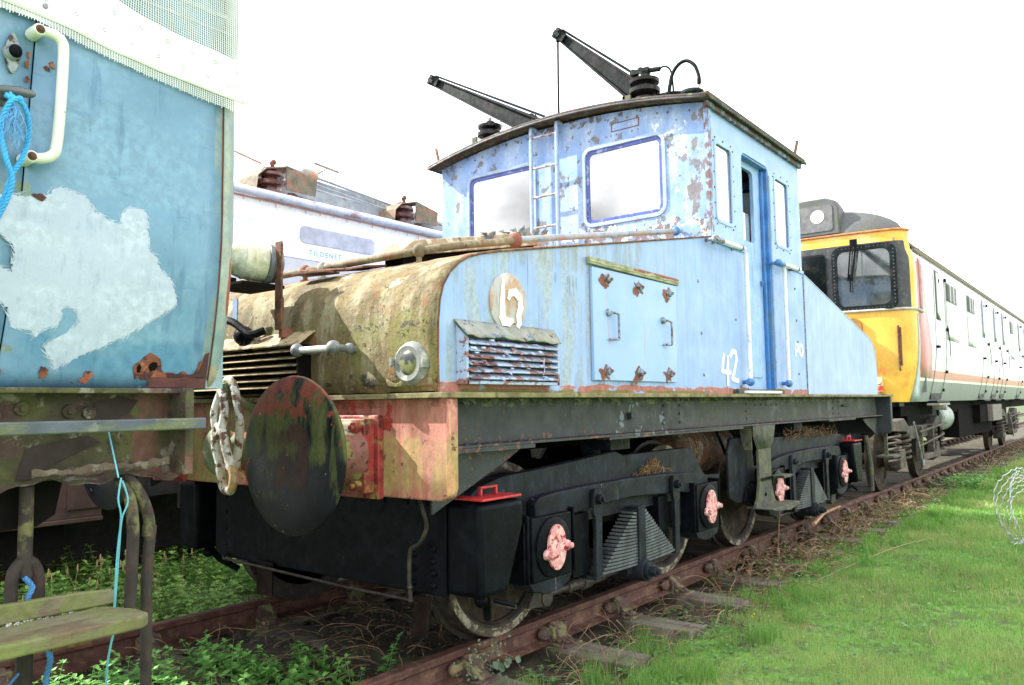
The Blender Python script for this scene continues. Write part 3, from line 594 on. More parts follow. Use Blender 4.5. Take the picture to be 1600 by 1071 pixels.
# raised weld seams and small studs on the side
for x, z in ((5.42,2.18),(5.45,1.80),(5.47,1.50),(7.55,2.35),(7.56,2.05),(7.57,1.85),(7.57,1.55),(6.15,1.42),(6.1,1.95)):
    m_ = MB(); m_.rivet((x,Y0,z),(0,-1,0),.014); obj('side_stud', m_, M['bolt'], LOCO)
m_ = MB(); m_.box(7.795,7.812,Y0-.006,Y0-.001,1.40,2.505); obj('seam_strip', m_, M['bolt'], LOCO)
# ------------------------------------------------ long handrail over the nose
hr = thing('nose_handrail', None, None, (3.5,-1,2.1), parent=LOCO)
path = smoothpath([(2.90,1.30,2.09),(2.90,.5,2.085),(2.90,-.3,2.085),(2.905,-.72,2.087),(2.96,-.90,2.10),(3.14,-.985,2.14),(3.42,-1.0,2.195),(3.75,-1.0,2.265),(4.7,-1.0,2.445),(5.68,-1.0,2.63)], 5)
k1 = [p for p in path if p.x < 3.62]; k2 = [p for p in path if p.x > 3.48]
m_ = MB(); m_.tube(k1, .021, 12); obj('rail_pipe', m_, M['rustgreen'], hr, sharp=1.2)
m_ = MB(); m_.tube(k2, .020, 12); obj('rail_pipe', m_, M['pipeblue'], hr, sharp=1.2)
for p, q, mt in (((2.90,.02,2.085),.034,'rust'),((2.90,-.14,2.085),.034,'lampring'),((2.93,-.86,2.095),.034,'rustgreen'),((3.56,-1.0,2.224),.042,'rustplate'),((4.65,-1.0,2.435),.03,'pipeblue'),((5.60,-1.0,2.615),.034,'jamb'),((2.90,.9,2.085),.034,'rust')):
    m_ = MB(); m_.ball(p, q, (1,1,1.1)); z = FP[-2][1]+(p[0]-3.12)*.1875 if p[0] > 3.12 else 2.02; m_.cyl((p[0],p[1],p[2]),(p[0],p[1],z-.01 if p[0] < 5.5 else z+.08), .014, n=8); m_.cyl((p[0],p[1],z),(p[0],p[1],z+.012), .03, n=10); obj('rail_joint', m_, M[mt], hr)
# the box on top of the nose
hb = thing('hood_top_box', None, None, (3.8,.1,2.2), parent=LOCO)
def zh(x): return 2.066+(x-3.12)*.1875
m_ = MB(); m_.prism([(3.10,zh(3.10)),(4.33,zh(4.33)),(4.33,zh(4.33)+.08),(3.10,zh(3.10)+.06)], 'y', -.57, -.43); obj('lid_gap_shade', m_, M['void'], hb)  # black infill below the lid, its colour stands in for the shaded gap
m_ = MB()
a = [(3.27,zh(3.27)+.095),(4.42,zh(4.42)+.075)]
y0, y1 = -.62, -.38
v = [(2.99,y0,zh(2.99)+.062),(4.36,y0,zh(4.36)+.075),(4.36,y1,zh(4.36)+.075),(2.99,y1,zh(2.99)+.062),(3.17,y0+.03,zh(3.17)+.150),(4.27,y0+.03,zh(4.27)+.165),(4.27,y1-.03,zh(4.27)+.165),(3.17,y1-.03,zh(3.17)+.150)]
m_.add(v, [(0,1,2,3),(4,5,6,7),(0,1,5,4),(1,2,6,5),(2,3,7,6),(3,0,4,7)]); obj('box_lid', m_, M['hoodbox'], hb, bevel=.006)
m_ = MB(); rs = random.Random(21)
for i in range(60):
    x = rs.uniform(3.75,4.38); y = rs.uniform(-.64,-.55); z = zh(x)+.10+rs.uniform(.0,.085); s = rs.uniform(.01,.035)
    m_.add([(x-s,y,z),(x+s*.3,y-rs.uniform(.01,.04),z+rs.uniform(0,.04)),(x+s,y-.01,z-rs.uniform(0,.02))], [(0,1,2)])
o = obj('torn_sheet_flake', m_, M['louvretop'], hb); o['kind'] = 'stuff'
# rusty plates and scrap by the rail end on the nose top
m_ = MB(); m_.obox((2.96,-.40,2.062),(.09,0,.014),(0,.10,0),(0,0,.006)); m_.obox((2.80,-.20,2.035),(.05,.0,.0),(0,.14,.006),(0,0,.006)); m_.tube([(2.80,-.08,2.06),(2.82,-.42,2.035)], .009, 6); obj('rusty_scrap_bar', m_, M['rust'], LOCO, bevel=.002)
# ------------------------------------------------ head lamp and its bracket
hl = thing('head_lamp', None, None, (2.45,.17,2.0), parent=LOCO)
ax = Vector((-.92,.34,.10)).normalized(); c0 = Vector((2.60,-.105,2.062))
m_ = MB(); m_.lathe(c0, ax, [(-.04,.05),(-.025,.088),(.015,.098),(.025,.111),(.045,.111),(.05,.10)], 28); obj('lamp_housing', m_, M['lampbody'], hl)
m_ = MB(); m_.lathe(c0+ax*.05, ax, [(0,.100),(.06,.099),(.072,.104),(.085,.098),(.105,.097),(.115,.101),(.125,.095),(.17,.082),(.20,.060),(.22,.035),(.226,.0)], 28); obj('lamp_glass', m_, M['domeglass'], hl)
m_ = MB(); m_.box(2.36,2.62,-.17,.14,1.934,1.952); m_.box(2.39,2.41,.07,.135,1.80,1.934); m_.obox((2.45,.12,1.985),(.08,.02,0),(0,.004,0),(0,0,.03)); obj('lamp_tray', m_, M['void'], hl, bevel=.003)
m_ = MB(); m_.box(2.555,2.565,-.225,-.172,1.71,2.175); m_.box(2.565,2.60,-.182,-.172,1.71,2.175); obj('lamp_bracket', m_, M['rust'], hl, bevel=.002)
m_ = MB(); m_.box(2.572,2.582,-.215,-.185,1.67,1.88); m_.box(2.582,2.65,-.215,-.172,1.67,1.72); obj('bracket_foot', m_, M['rustplate'], hl)
m_ = MB(); m_.obox((2.56,.19,1.83),(.004,0,0),(0,.022,0),(0,0,.08)); obj('bracket_strap', m_, M['ladder'], hl)
m_ = MB(); m_.tube(smoothpath([(2.55,.28,1.80),(2.56,.18,1.785),(2.57,.10,1.76),(2.57,.04,1.70),(2.60,.0,1.70)]), [.012]*6+[.022]*13+[.03]*6, 10) if False else m_.tube(smoothpath([(2.53,.28,1.80),(2.54,.18,1.775),(2.55,.10,1.73),(2.56,.04,1.70),(2.60,-.02,1.72)]), .022, 8); m_.ball((2.58,.14,1.70), .05, (1,1.3,1.1)); m_.cyl((2.58,.12,1.70),(2.57,.08,1.62), .022, n=10); obj('cable_gland', m_, M['black'], hl)
# round marker lamp
ml = thing('marker_lamp', None, None, (2.6,-1.06,1.5), parent=LOCO)
m_ = MB(); m_.lathe((2.642,-1.100,1.497), (-1,0,0), [(0,.104),(.014,.102),(.022,.096),(.034,.090),(.040,.080),(.036,.060)], 32); obj('lamp_ring', m_, M['lampring'], ml)
m_ = MB(); m_.lathe((2.612,-1.100,1.497), (-1,0,0), [(0,.064),(.006,.056),(.012,.035),(.014,0)], 24); obj('lamp_lens', m_, M['lampglass'], ml)
m_ = MB(); m_.box(2.59,2.63,-1.010,-.994,1.49,1.52); m_.cyl((2.60,-.998,1.53),(2.60,-.998,1.48),.007,n=8); obj('lamp_hinge', m_, M['lampring'], ml); m_ = MB(); m_.box(2.59,2.63,-1.212,-1.196,1.475,1.52); obj('lamp_clasp', m_, M['lampring'], ml)
# front grab rail
gr = thing('front_grab_rail', None, None, (2.5,-.4,1.6), parent=LOCO)
m_ = MB(); m_.cyl((2.50,-.455,1.587),(2.50,-.68,1.585), .015, n=10); obj('rail_bar', m_, M['whitepipe'], gr)
m_ = MB(); m_.ball((2.50,-.435,1.587),.034); m_.cyl((2.50,-.435,1.587),(2.64,-.435,1.587),.018,n=10); obj('rail_stanchion', m_, M['lampbody'], gr)
m_ = MB(); m_.ball((2.50,-.71,1.585),.036); m_.cyl((2.50,-.71,1.585),(2.64,-.71,1.585),.018,n=10); m_.ball((2.60,-.71,1.585),.028); obj('rail_stanchion', m_, M['lampbody'], gr)
# front louvre
fl = thing('front_louvre', None, None, (2.6,.1,1.4), parent=LOCO)
m_ = MB(); m_.box(2.55,2.64,-.375,-.365,1.38,1.625); m_.box(2.55,2.64,.63,.64,1.38,1.625); m_.box(2.63,2.64,-.36,.63,1.38,1.62); obj('louvre_box', m_, M['void'], fl)
for k in range(6):
    z = 1.405+k*.037; m_ = MB(); m_.add([(2.545,-.362,z),(2.545,.628,z),(2.60,.628,z+.018),(2.60,-.362,z+.018)], [(0,1,2,3)]); obj('louvre_slat', m_, M['slat'], fl, solid=.005)
m_ = MB(); m_.prism([(2.535,1.620),(2.64,1.695),(2.64,1.70),(2.535,1.627)], 'y', -.40, .66); obj('louvre_top', m_, M['slat'], fl)
# ------------------------------------------------ buffer beam, buffers and coupling
bo = rrect(-1.30, 1.56, .875, 1.335, .05)
bo = [p for p in bo if not (p[1] > 1.30)] + [(1.56,1.335),(-1.30,1.335)]
bo = [(-1.30,1.335),(-1.30,.93),(-1.286,.895),(-1.25,.877),(1.51,.877),(1.546,.895),(1.56,.93),(1.56,1.335)]
for x, nm in ((2.655,'front_buffer_beam'),(10.86,'rear_buffer_beam')):
    beam = obj(nm, plate(bo, [], .07, YZ(x)), M['beam'] if x < 5 else mat('dark_rear_beam', (.03,.035,.045), .5, layers=[L((.4,.05,.05), 30, .5, .04, 1, x=(10.915,11.0,.006))]), LOCO, bevel=.008)
def buffer(yc, xf, sgn, red=True):
    b = thing('buffer', None, None, (xf,yc,1.08), parent=LOCO)
    bx = 2.655 if sgn < 0 else 10.93
    m_ = MB(); a, c = sorted((bx, bx+sgn*.035)); m_.box(a, c, yc-.17, yc+.17, .868, 1.262); a, c = sorted((bx+sgn*.035, bx+sgn*.10)); m_.box(a, c, yc-.145, yc+.145, .90, 1.245); obj('buffer_base', m_, M['redpaint'] if red else M['dark'], b, bevel=.006)
    m_ = MB(); m_.lathe((bx+sgn*.09,yc,1.08), (sgn,0,0), [(0,.165),(.02,.160),(.05,.135),(.11,.128),(.12,.118),(.22,.112),(.30,.11)], 30); obj('buffer_shank', m_, M['shank'] if red else M['dark'], b)
    m_ = MB(); m_.lathe((xf-sgn*.03,yc,1.09), (sgn,0,0), [(-.03,.11),(-.012,.30),(.0,.350),(.010,.357),(.022,.353),(.034,.32),(.042,.22),(.046,.1),(.047,0)], 64); obj('buffer_head', m_, M['bufface'] if red else M['dark'], b, sharp=.9)
    m_ = MB()
    for dy in (-.105,.105):
        for dz in (-.14,.13): m_.cyl((bx+sgn*.10,yc+dy,1.075+dz),(bx+sgn*.135,yc+dy,1.075+dz), .028, n=6); m_.cyl((bx+sgn*.13,yc+dy,1.075+dz),(bx+sgn*.155,yc+dy,1.075+dz), .013, n=8)
    obj('buffer_bolt', m_, M['redpaint'] if red else M['dark'], b)
    return b
buffer(-.72, 2.245, -1); buffer(.98, 2.245, -1); buffer(-.72, 11.34, 1, False); buffer(.98, 11.34, 1, False)
# a crude stick figure like scratch of dried lichen on the near buffer head
# coupling
cp = thing('chain_coupling', None, None, (2.5,.1,1.4), parent=LOCO)
def link(path, r, nm='chain_link', m='whiterust'):
    mb = MB(); mb.tube(smoothpath(path + [path[0]], 6)[:-1], r, 12, closed=True); return obj(nm, mb, M[m], cp)
def oval(cx, cy, z0, z1, w, tilt=0, n=16):
    pts = []
    for k in range(n):
        a = 2*math.pi*k/n; zz = math.sin(a); s = math.copysign(min(1, abs(math.cos(a))*1.0), math.cos(a))
        pts.append((cx+tilt*zz, cy+w*s, (z0+z1)/2+(z1-z0)/2*zz))
    return pts
link([(2.50,.17,1.02),(2.49,.19,1.10),(2.48,.185,1.22),(2.47,.17,1.34),(2.46,.135,1.42),(2.46,.095,1.455),(2.46,.05,1.43),(2.46,.015,1.35),(2.47,.0,1.25),(2.48,.02,1.15),(2.49,.05,1.05),(2.50,.08,.99),(2.50,.12,.985)], .022)
link([(2.44,.15,1.36),(2.42,.155,1.28),(2.42,.14,1.20),(2.42,.12,1.16),(2.42,.09,1.20),(2.43,.08,1.28),(2.43,.09,1.36),(2.44,.12,1.40)], .022)
link([(2.43,.16,1.18),(2.43,.155,1.10),(2.44,.135,1.02),(2.44,.115,.93),(2.44,.085,.885),(2.44,.04,.875),(2.43,.0,.90),(2.43,-.01,.96),(2.43,.02,1.02),(2.42,.05,1.10),(2.42,.07,1.17),(2.42,.12,1.21)], .023)
m_ = MB(); m_.lathe((2.66,.295,1.07), (-1,0,0), [(0,.10),(.05,.06),(.10,.05),(.12,.125),(.14,.128),(.16,.10),(.17,0)], 24); m_.tube(smoothpath([(2.66,.10,1.30),(2.55,.10,1.33),(2.46,.10,1.40),(2.44,.10,1.44)]), .028, 10); obj('drawbar_head', m_, mat('mossy_green_iron', (.12,.15,.075), .6, layers=[L((.24,.23,.12), 9, .56, .06, .8)]), cp)
# deck edge plate
m_ = MB(); m_.box(2.60,10.95,-1.315,1.575,1.336,1.361); obj('deck_plate', m_, M['edge'], LOCO, bevel=.003)
# solebars
sol = None
for y, s in ((-1.13, -1), (1.39, 1)):
    m_ = MB(); a, b = sorted((y, y-s*.02)); m_.box(2.73,10.85,a,b,1.112,1.335); a, b = sorted((y-s*.02, y+s*.075)); m_.box(2.73,10.85,a,b,1.098,1.112)
    m_.box(4.2,6.3,min(a,b),max(a,b)+.0,1.082,1.097); m_.box(2.73,3.44,a,b,1.075,1.0975); m_.box(8.6,9.6,a,b,1.082,1.097)
    m_.prism([(2.73,1.074),(3.42,1.074),(3.30,1.02),(2.73,.80)], 'y', min(y, y-s*.012), max(y, y-s*.012))
    m_.prism([(10.85,1.074),(10.2,1.074),(10.3,1.02),(10.85,.85)], 'y', min(y, y-s*.012), max(y, y-s*.012))
    if s < 0:
        for x, zz in [(x, z) for x in (5.05,5.30,6.55,9.0,9.2,10.7) for z in (1.16,1.22,1.28)]: m_.rivet((x,y,zz),(0,-1,0),.014)
        for k in range(8): m_.rivet((2.85+k*.085,y-.03,1.112),(0,0,1),.014)
        for k in range(10): m_.rivet((6.62+k*.07,y-.03,1.112),(0,0,1),.012)
        for k in range(5): m_.rivet((6.75+k*.13,y,1.27),(0,-1,0),.012); m_.rivet((9.0+k*.1,y-.03,1.112),(0,0,1),.012)
        for k in range(60): m_.rivet((5.0+k*.095,y-.02,1.318),(0,-1,-.3),.011)
        m_.tube([(9.32,y-.012,1.24),(9.55,y-.012,1.24)], .012, 8); m_.box(4.55,4.62,y-.03,y,1.20,1.24)
    sol = obj('solebar', m_, M['sole'], LOCO, bevel=.002)
# curled flakes hanging under the deck edge
m_ = MB(); rs = random.Random(31)
for i in range(150):
    x = rs.uniform(2.75,7.5) if i % 3 else rs.gauss(4.6,.25); s = rs.uniform(.008,.03); z = 1.333
    m_.add([(x-s,-1.145,z),(x+s,-1.145,z),(x+s*rs.uniform(-.5,1),-1.155-rs.uniform(0,.02),z-rs.uniform(.01,.035))], [(0,1,2)])
o = obj('hanging_paint_flake', m_, mat('pale_flakes', (.16,.17,.13), .8, var=.5), LOCO); o['kind'] = 'stuff'
# centre frame, cross members and air reservoir between the bogies
m_ = MB()
m_.box(2.75,10.8,-.45,-.35,1.0,1.33); m_.box(2.75,10.8,.60,.70,1.0,1.33)
for x in (3.0,4.1,5.2,5.9,7.4,8.4,9.6,10.6): m_.box(x,x+.1,-1.1,1.36,1.12,1.33)
m_.box(6.1,7.2,-.3,.6,.5,1.1)
obj('centre_frame', m_, M['void'], LOCO)
m_ = MB(); m_.lathe((6.10,-.62,.90), (1,0,0), [(-.06,0),(-.05,.12),(-.02,.19),(.0,.215),(.9,.215),(.92,.19),(.95,.12),(.96,0)], 32); m_.tube([(6.2,-.62,.90+.0)]*1+[(6.25,-.62,.90)], .222, 30)
obj('air_reservoir', m_, mat('rusty_air_reservoir', (.10,.055,.035), .7, var=.4, layers=[L((.30,.25,.2), 14, .56, .05, .8), L((.22,.09,.05), 8, .55, .06, .9)]), LOCO)
m_ = MB(); m_.tube([(6.35,-.95,1.05),(6.55,-.98,.75),(6.75,-1.0,.45)], .012, 8); m_.tube([(6.55,-.98,1.0),(6.62,-1.0,.85),(6.78,-1.0,.62)], .01, 8); m_.tube(smoothpath([(6.42,-1.02,.98),(6.60,-1.02,.99),(6.68,-1.02,.93),(6.66,-1.02,.70)]), .014, 8); obj('brake_rod', m_, M['black'], LOCO)
# big hanging step bracket near the middle
sb = thing('cab_step', None, None, (6.9,-1.2,.4), parent=LOCO)
m_ = MB(); m_.add([(6.50,-1.20,1.097),(7.02,-1.20,1.097),(6.98,-1.20,.98),(6.90,-1.20,.90),(6.58,-1.20,.90),(6.51,-1.20,.99)], [(0,1,2,3,4,5)]); m_.prism([(6.60,.90),(6.88,.90),(6.87,.60),(6.94,.46),(7.02,.42),(6.48,.42),(6.56,.50),(6.60,.62)], 'y', -1.205, -1.185)
m_.prism([(-1.185,1.097),(-1.08,1.097),(-1.12,.9),(-1.185,.9)], 'x', 6.50, 6.51); obj('step_hanger', m_, M['mossgrey'], sb, solid=.004)
m_ = MB(); m_.prism([(6.48,.425),(7.20,.425),(7.16,.40),(6.95,.375),(6.6,.40)], 'y', -1.34, -1.12); m_.prism([(6.88,.665),(7.12,.665),(7.10,.645),(6.90,.64)], 'y', -1.31, -1.20); obj('step_tread', m_, M['mossgrey'], sb, bevel=.004)
m_ = MB(); m_.rivet((6.72,-1.205,.52),(0,-1,0),.02); m_.box(6.62,6.90,-1.212,-1.205,.635,.66); obj('step_bolt', m_, M['black'], sb)
# ------------------------------------------------ bogies
M['springgrey'] = mat('dusty_grey_spring_steel', (.075,.085,.09), .6, var=.35, bump=.5, layers=[L((.03,.035,.04), 9, .56, .06, .8)])
def wheel(parent, x, s):
    yo = -.80 if s < 0 else 1.06
    w = thing('wheel', None, None, (x, yo, .49), parent=parent)
    A = (0,s,0); b = (x, yo, .49)
    m_ = MB(); m_.lathe(b, A, [(-.13,.515),(-.10,.52),(-.095,.495),(0,.487),(0.0,.425),(-.02,.41),(-.13,.41)], 48); obj('wheel_tread', m_, M['steel'], w)
    m_ = MB(); m_.lathe(b, A, [(.0015,.486),(.003,.484),(.003,.432),(.0015,.428)], 48)
    m2 = MB(); n = 60; vs = []; 
    for k in range(n):
        a = 2*math.pi*k/n; vs += [(x+.484*math.cos(a), yo+s*.004, .49+.484*math.sin(a)), (x+.440*math.cos(a), yo+s*.004, .49+.440*math.sin(a))]
    m2.add(vs, [(2*k, 2*k+1, (2*k+3) % (2*n), (2*k+2) % (2*n)) for k in range(n)]); obj('wheel_rim', m2, M['tyre'], w)
    m_ = MB(); m_.lathe(b, A, [(-.10,.42),(-.035,.425),(-.05,.38),(-.06,.20),(.02,.14),(.05,.12),(.05,0)], 40); obj('wheel_disc', m_, M['wheel'], w)
    return w
def axlebox(parent, x, s, yo=None):
    y0 = -1.185 if s < 0 else 1.445
    a = thing('axlebox', None, None, (x, y0, .53), parent=parent)
    m_ = MB(); ya, yb = sorted((y0-s*.17, y0-s*.02)); m_.box(x-.185,x+.185,ya,yb,.36,.70)
    for k in range(4): m_.box(x-.215,x-.185,ya+.02,yb-.0,.40+k*.08,.425+k*.08); m_.box(x+.185,x+.215,ya+.02,yb,.40+k*.08,.425+k*.08)
    m_.box(x-.225,x-.21,ya,yb,.36,.72); m_.box(x+.21,x+.225,ya,yb,.36,.72); obj('axlebox_body', m_, M['black'], a, bevel=.008)
    m_ = MB(); m_.lathe((x,y0-s*.03,.53), (0,s,0), [(-.02,.165),(.02,.16),(.028,.14)], 28); obj('axlebox_ring', m_, M['black'], a)
    ov = [(x+.084*math.cos(t), .53+.122*math.sin(t)) for t in [2*math.pi*k/36 for k in range(36)]]
    m_ = MB(); ya, yb = sorted((y0-s*.002, y0+s*.016)); m_.prism(ov, 'y', ya, yb)
    for dx in (-.095,.095): m_.lathe((x+dx,y0,.515+dx*.15), (0,s,0), [(0,.030),(.020,.028),(.024,.019),(.045,.017),(.05,.010)], 8)
    ya, yb = sorted((y0, y0+s*.014)); m_.box(x-.10,x+.10,ya,yb,.50,.53); obj('axlebox_cover', m_, M['pinkcap'], a, bevel=.004)
    m_ = MB(); ya, yb = sorted((y0-s*.16, y0-s*.03)); m_.prism([(x-.20,.36),(x+.20,.36),(x+.17,.315),(x+.05,.285),(x-.05,.285),(x-.17,.315)], 'y', ya, yb); obj('axlebox_keep', m_, M['dark'], a, bevel=.006)
    return a
def bogie(cx, mir):
    g = thing('bogie', None, None, (cx,YC,0), parent=LOCO)
    X = lambda u: cx + (u-4.65)*(-1 if mir else 1)
    for s in (-1, 1):
        def yy(a): return a if s < 0 else 2*YC-a
        def pr_(mb, pts, a, b): mb.prism([(X(p[0]), p[1]) for p in pts], 'y', min(yy(a),yy(b)), max(yy(a),yy(b)))
        ab = []
        axlebox(g, X(3.64), s); axlebox(g, X(5.66), s)
        wheel(g, X(3.64), s); wheel(g, X(5.66), s)
        m_ = MB()
        pr_(m_, [(2.99,.45),(2.99,.80),(3.14,.885),(3.34,.925),(3.75,.945),(4.51,.995),(4.60,.965),(4.85,.965),(5.55,.965),(5.64,.94),(5.78,.80),(5.85,.74),(6.12,.73),(6.12,.46),(5.98,.40),(5.90,.44),(5.90,.70),(5.42,.70),(5.42,.42),(5.36,.40),(5.30,.60),(4.0,.60),(3.95,.42),(3.87,.38),(3.87,.70),(3.41,.70),(3.41,.45),(3.3,.40)], -1.06, -1.00)
        obj('bogie_frame', m_, M['dark'], g, bevel=.004)
        if mir:
            m_ = MB(); m_.prism([(6.27,.52),(6.27,.90),(6.33,1.0),(6.78,1.0),(6.85,.60),(6.72,.62),(6.60,.57),(6.52,.46),(6.40,.47)], 'y', min(yy(-1.075),yy(-1.05)), max(yy(-1.075),yy(-1.05))); obj('frame_end_plate', m_, M['dark'], g, bevel=.006)
        m_ = MB()
        pr_(m_, [(3.56,.66),(3.54,.70),(3.54,.765),(3.58,.795),(3.70,.808),(4.05,.818),(4.55,.822),(5.05,.812),(5.45,.79),(5.74,.755),(5.76,.73),(5.73,.61),(5.3,.665),(4.6,.70),(4.2,.69),(3.8,.665)], -1.125, -1.065)
        obj('equalising_beam', m_, M['dark'], g, bevel=.008)
        for u in (4.135, 5.165):
            m_ = MB(); pr_(m_, [(u-.052,.66),(u-.05,.76),(u-.03,.795),(u+.03,.795),(u+.05,.76),(u+.052,.66),(u+.04,.62),(u+.035,.32),(u+.03,.285),(u-.03,.285),(u-.035,.32),(u-.03,.62)], -1.155, -1.13)
            ya, yb = sorted((yy(-1.155), yy(-1.04))); m_.box(min(X(u-.035),X(u+.035)), max(X(u-.035),X(u+.035)), ya, yb, .265, .285)
            m_.cyl((X(u),yy(-1.12),.735),(X(u),yy(-1.185),.735), .030, n=8); m_.cyl((X(u),yy(-1.18),.735),(X(u),yy(-1.20),.735), .016, n=8)
            m_.box(min(X(u-.12),X(u+.03)), max(X(u-.12),X(u+.03)), min(yy(-1.04),yy(-1.12)), max(yy(-1.04),yy(-1.12)), .36, .62) if False else None
            obj('spring_hanger', m_, M['dark'], g, bevel=.003)
        # leaf spring: stack of leaves that shorten upward
        m_ = MB(); nl = 17
        for k in range(nl):
            hw = .475-(.475-.085)*k/(nl-1); z0 = .285+k*.0195
            pts = []
            for q in range(9):
                t = -1+q/4; pts.append((4.65+hw*t, z0-.012*(1-t*t)))
            up = [(p[0], p[1]+.014) for p in pts][::-1]; pr_(m_, pts+up, -1.15+.0008*(k % 2), -1.055)
        obj('leaf_spring', m_, M['springgrey'], g)
        m_ = MB(); pr_(m_, [(4.605,.25),(4.695,.25),(4.695,.64),(4.605,.64)], -1.163, -1.15); m_.box(min(X(4.60),X(4.70)),max(X(4.60),X(4.70)),min(yy(-1.16),yy(-1.04)),max(yy(-1.16),yy(-1.04)),.62,.635)
        m_.cyl((X(4.65),yy(-1.0),.235),(X(4.65),yy(-1.19),.235), .070, n=20); m_.cyl((X(4.65),yy(-1.19),.235),(X(4.65),yy(-1.215),.235), .055, n=20); m_.cyl((X(4.65),yy(-1.20),.235),(X(4.65),yy(-1.26),.235), .036, n=6); m_.cyl((X(4.65),yy(-1.25),.235),(X(4.65),yy(-1.28),.235), .018, n=8)
        m_.box(min(X(4.52),X(4.62)),max(X(4.52),X(4.62)),min(yy(-.95),yy(-1.12)),max(yy(-.95),yy(-1.12)),.22,.32)
        obj('spring_buckle', m_, M['dark'], g, bevel=.003)
        # dark pedestal blocks beside hangers and brake rod
        for q_, ya_ in (([(3.93,.30),(4.11,.30),(4.11,.66),(3.93,.66)],-1.10),([(5.0,.36),(5.14,.36),(5.14,.66),(5.0,.66)],-1.10),([(3.40,.36),(3.46,.36),(3.46,.68),(3.40,.68)],-1.15)):
            m_ = MB(); pr_(m_, q_, ya_, -1.0); obj('pedestal_block', m_, M['black'], g, bevel=.004)
        m_ = MB(); m_.tube([(X(3.75),yy(-1.04),.24),(X(5.4),yy(-1.04),.24)], .020, 10); m_.tube([(X(3.95),yy(-1.04),.24),(X(4.35),yy(-1.04),.24)], .033, 10); m_.tube([(X(4.1),yy(-1.04),.24),(X(4.18),yy(-1.04),.24)], .045, 10); m_.lathe((X(3.72),yy(-1.01),.23), (0,-1,0), [(0,.05),(.06,.05)], 16); pr_(m_, [(3.55,.20),(3.72,.18),(3.78,.27),(3.68,.30),(3.60,.28)], -1.06, -1.02); obj('brake_pull_rod', m_, M['steel'], g, bevel=.003)
        for u in (3.64, 5.66):
            m_ = MB(); q = 1 if u < 4.6 else -1
            pr_(m_, [(u-.30*q,.70),(u-.24*q,.70),(u-.40*q,.30),(u-.50*q,.12),(u-.56*q,.14),(u-.47*q,.42)] if False else [(u+.56*q,.62),(u+.50*q,.62),(u+.49*q,.35),(u+.47*q,.25),(u+.52*q,.22),(u+.55*q,.38)], -.92, -.84); obj('brake_block', m_, M['steel'], g)
        # sand box: wide box that narrows to the bottom
        m_ = MB(); a, b = (-.985, -1.205)
        top = [(2.975,a),(2.975,b),(3.335,b),(3.335,a)]; bot = [(2.975,a),(2.985,b),(3.20,b),(3.23,a)]; mid = [(2.975,a),(2.975,b),(3.335,b),(3.335,a)]
        vs = [(X(p[0]), yy(p[1]), .375) for p in bot] + [(X(p[0]), yy(p[1]), .70) for p in mid] + [(X(p[0]), yy(p[1]), .825) for p in top]
        m_.add(vs, [(0,1,2,3),(8,9,10,11)] + [(i, (i+1) % 4, 4+(i+1) % 4, 4+i) for i in range(4)] + [(4+i, 4+(i+1) % 4, 8+(i+1) % 4, 8+i) for i in range(4)])
        sbx = obj('sand_box', m_, M['black'], g, bevel=.030, seg=4)
        m_ = MB(); m_.box(min(X(2.99),X(3.30)), max(X(2.99),X(3.30)), min(yy(-1.01),yy(-1.215)), max(yy(-1.01),yy(-1.215)), .838, .850)
        ym = yy(-1.11); m_.box(min(X(3.09),X(3.105)),max(X(3.09),X(3.105)),ym-.01,ym+.01,.85,.885); m_.box(min(X(3.21),X(3.225)),max(X(3.21),X(3.225)),ym-.01,ym+.01,.85,.885); m_.box(min(X(3.09),X(3.225)),max(X(3.09),X(3.225)),ym-.011,ym+.011,.885,.897)
        obj('sand_box_lid', m_, M['red'], sbx, bevel=.003)
        m_ = MB(); m_.tube([(X(3.14),yy(-1.1),.38),(X(3.20),yy(-1.06),.28),(X(3.30),yy(-.98),.20)], .022, 10); m_.ball((X(3.13),yy(-1.08),.33), .035); m_.tube([(X(3.17),yy(-1.13),.33),(X(3.25),yy(-1.20),.30)], .012, 8); obj('sand_pipe', m_, M['black'], g)
        if s < 0 and not mir:
            m_ = MB(); m_.obox((3.24,-1.13,.295),(.065,-.03,-.02),(0,.012,0),(0,0,.012)); obj('sand_valve', m_, M['steel'], g, bevel=.004)
    # end plate (ballast headstock) across the bogie
    xe = X(2.98); a, b = sorted((xe, xe+(.03 if not mir else -.03)))
    m_ = MB(); m_.prism([(-.98,.365),(-.98,.84),(1.24,.84),(1.24,.44),(1.15,.385),(.7,.365)] if False else [(-.984,.362),(-.984,.86),(1.02,.86),(1.02,.40),(.96,.366)], 'x', a, b); e = obj('bogie_end_plate', m_, M['black'], g, bevel=.006)
    m_ = MB(); sg = (-1 if not mir else 1)
    for y in (-.93,-.86,-.79,-.72,-.55,-.38,-.2,0,.2,.4,.6,.8): m_.rivet((xe, y, .81), (sg,0,0), .014)
    for y, zs in ((-.90,(.62,.56,.50,.44)),(-.76,(.58,.51,.44))):
        for z in zs: m_.rivet((xe, y, z-.03), (sg,0,0), .022)
    for y in (.9,): 
        for z in (.45,.55,.65,.75): m_.rivet((xe, y, z), (sg,0,0), .014)
    obj('rivet_row', m_, M['black'], e)
    # transverse boxes: axles, motors, bolster
    m_ = MB()
    for u in (3.64, 5.66): m_.cyl((X(u),-.8,.49),(X(u),1.06,.49), .08, n=14); m_.cyl((X(u)+(.28 if u < 4.5 else -.28),-.5,.46),(X(u)+(.28 if u < 4.5 else -.28),.76,.46), .27, n=20)
    m_.box(min(X(4.4),X(4.9)),max(X(4.4),X(4.9)),-1.0,1.26,.55,.90); obj('motor_and_axle', m_, M['void'], g)
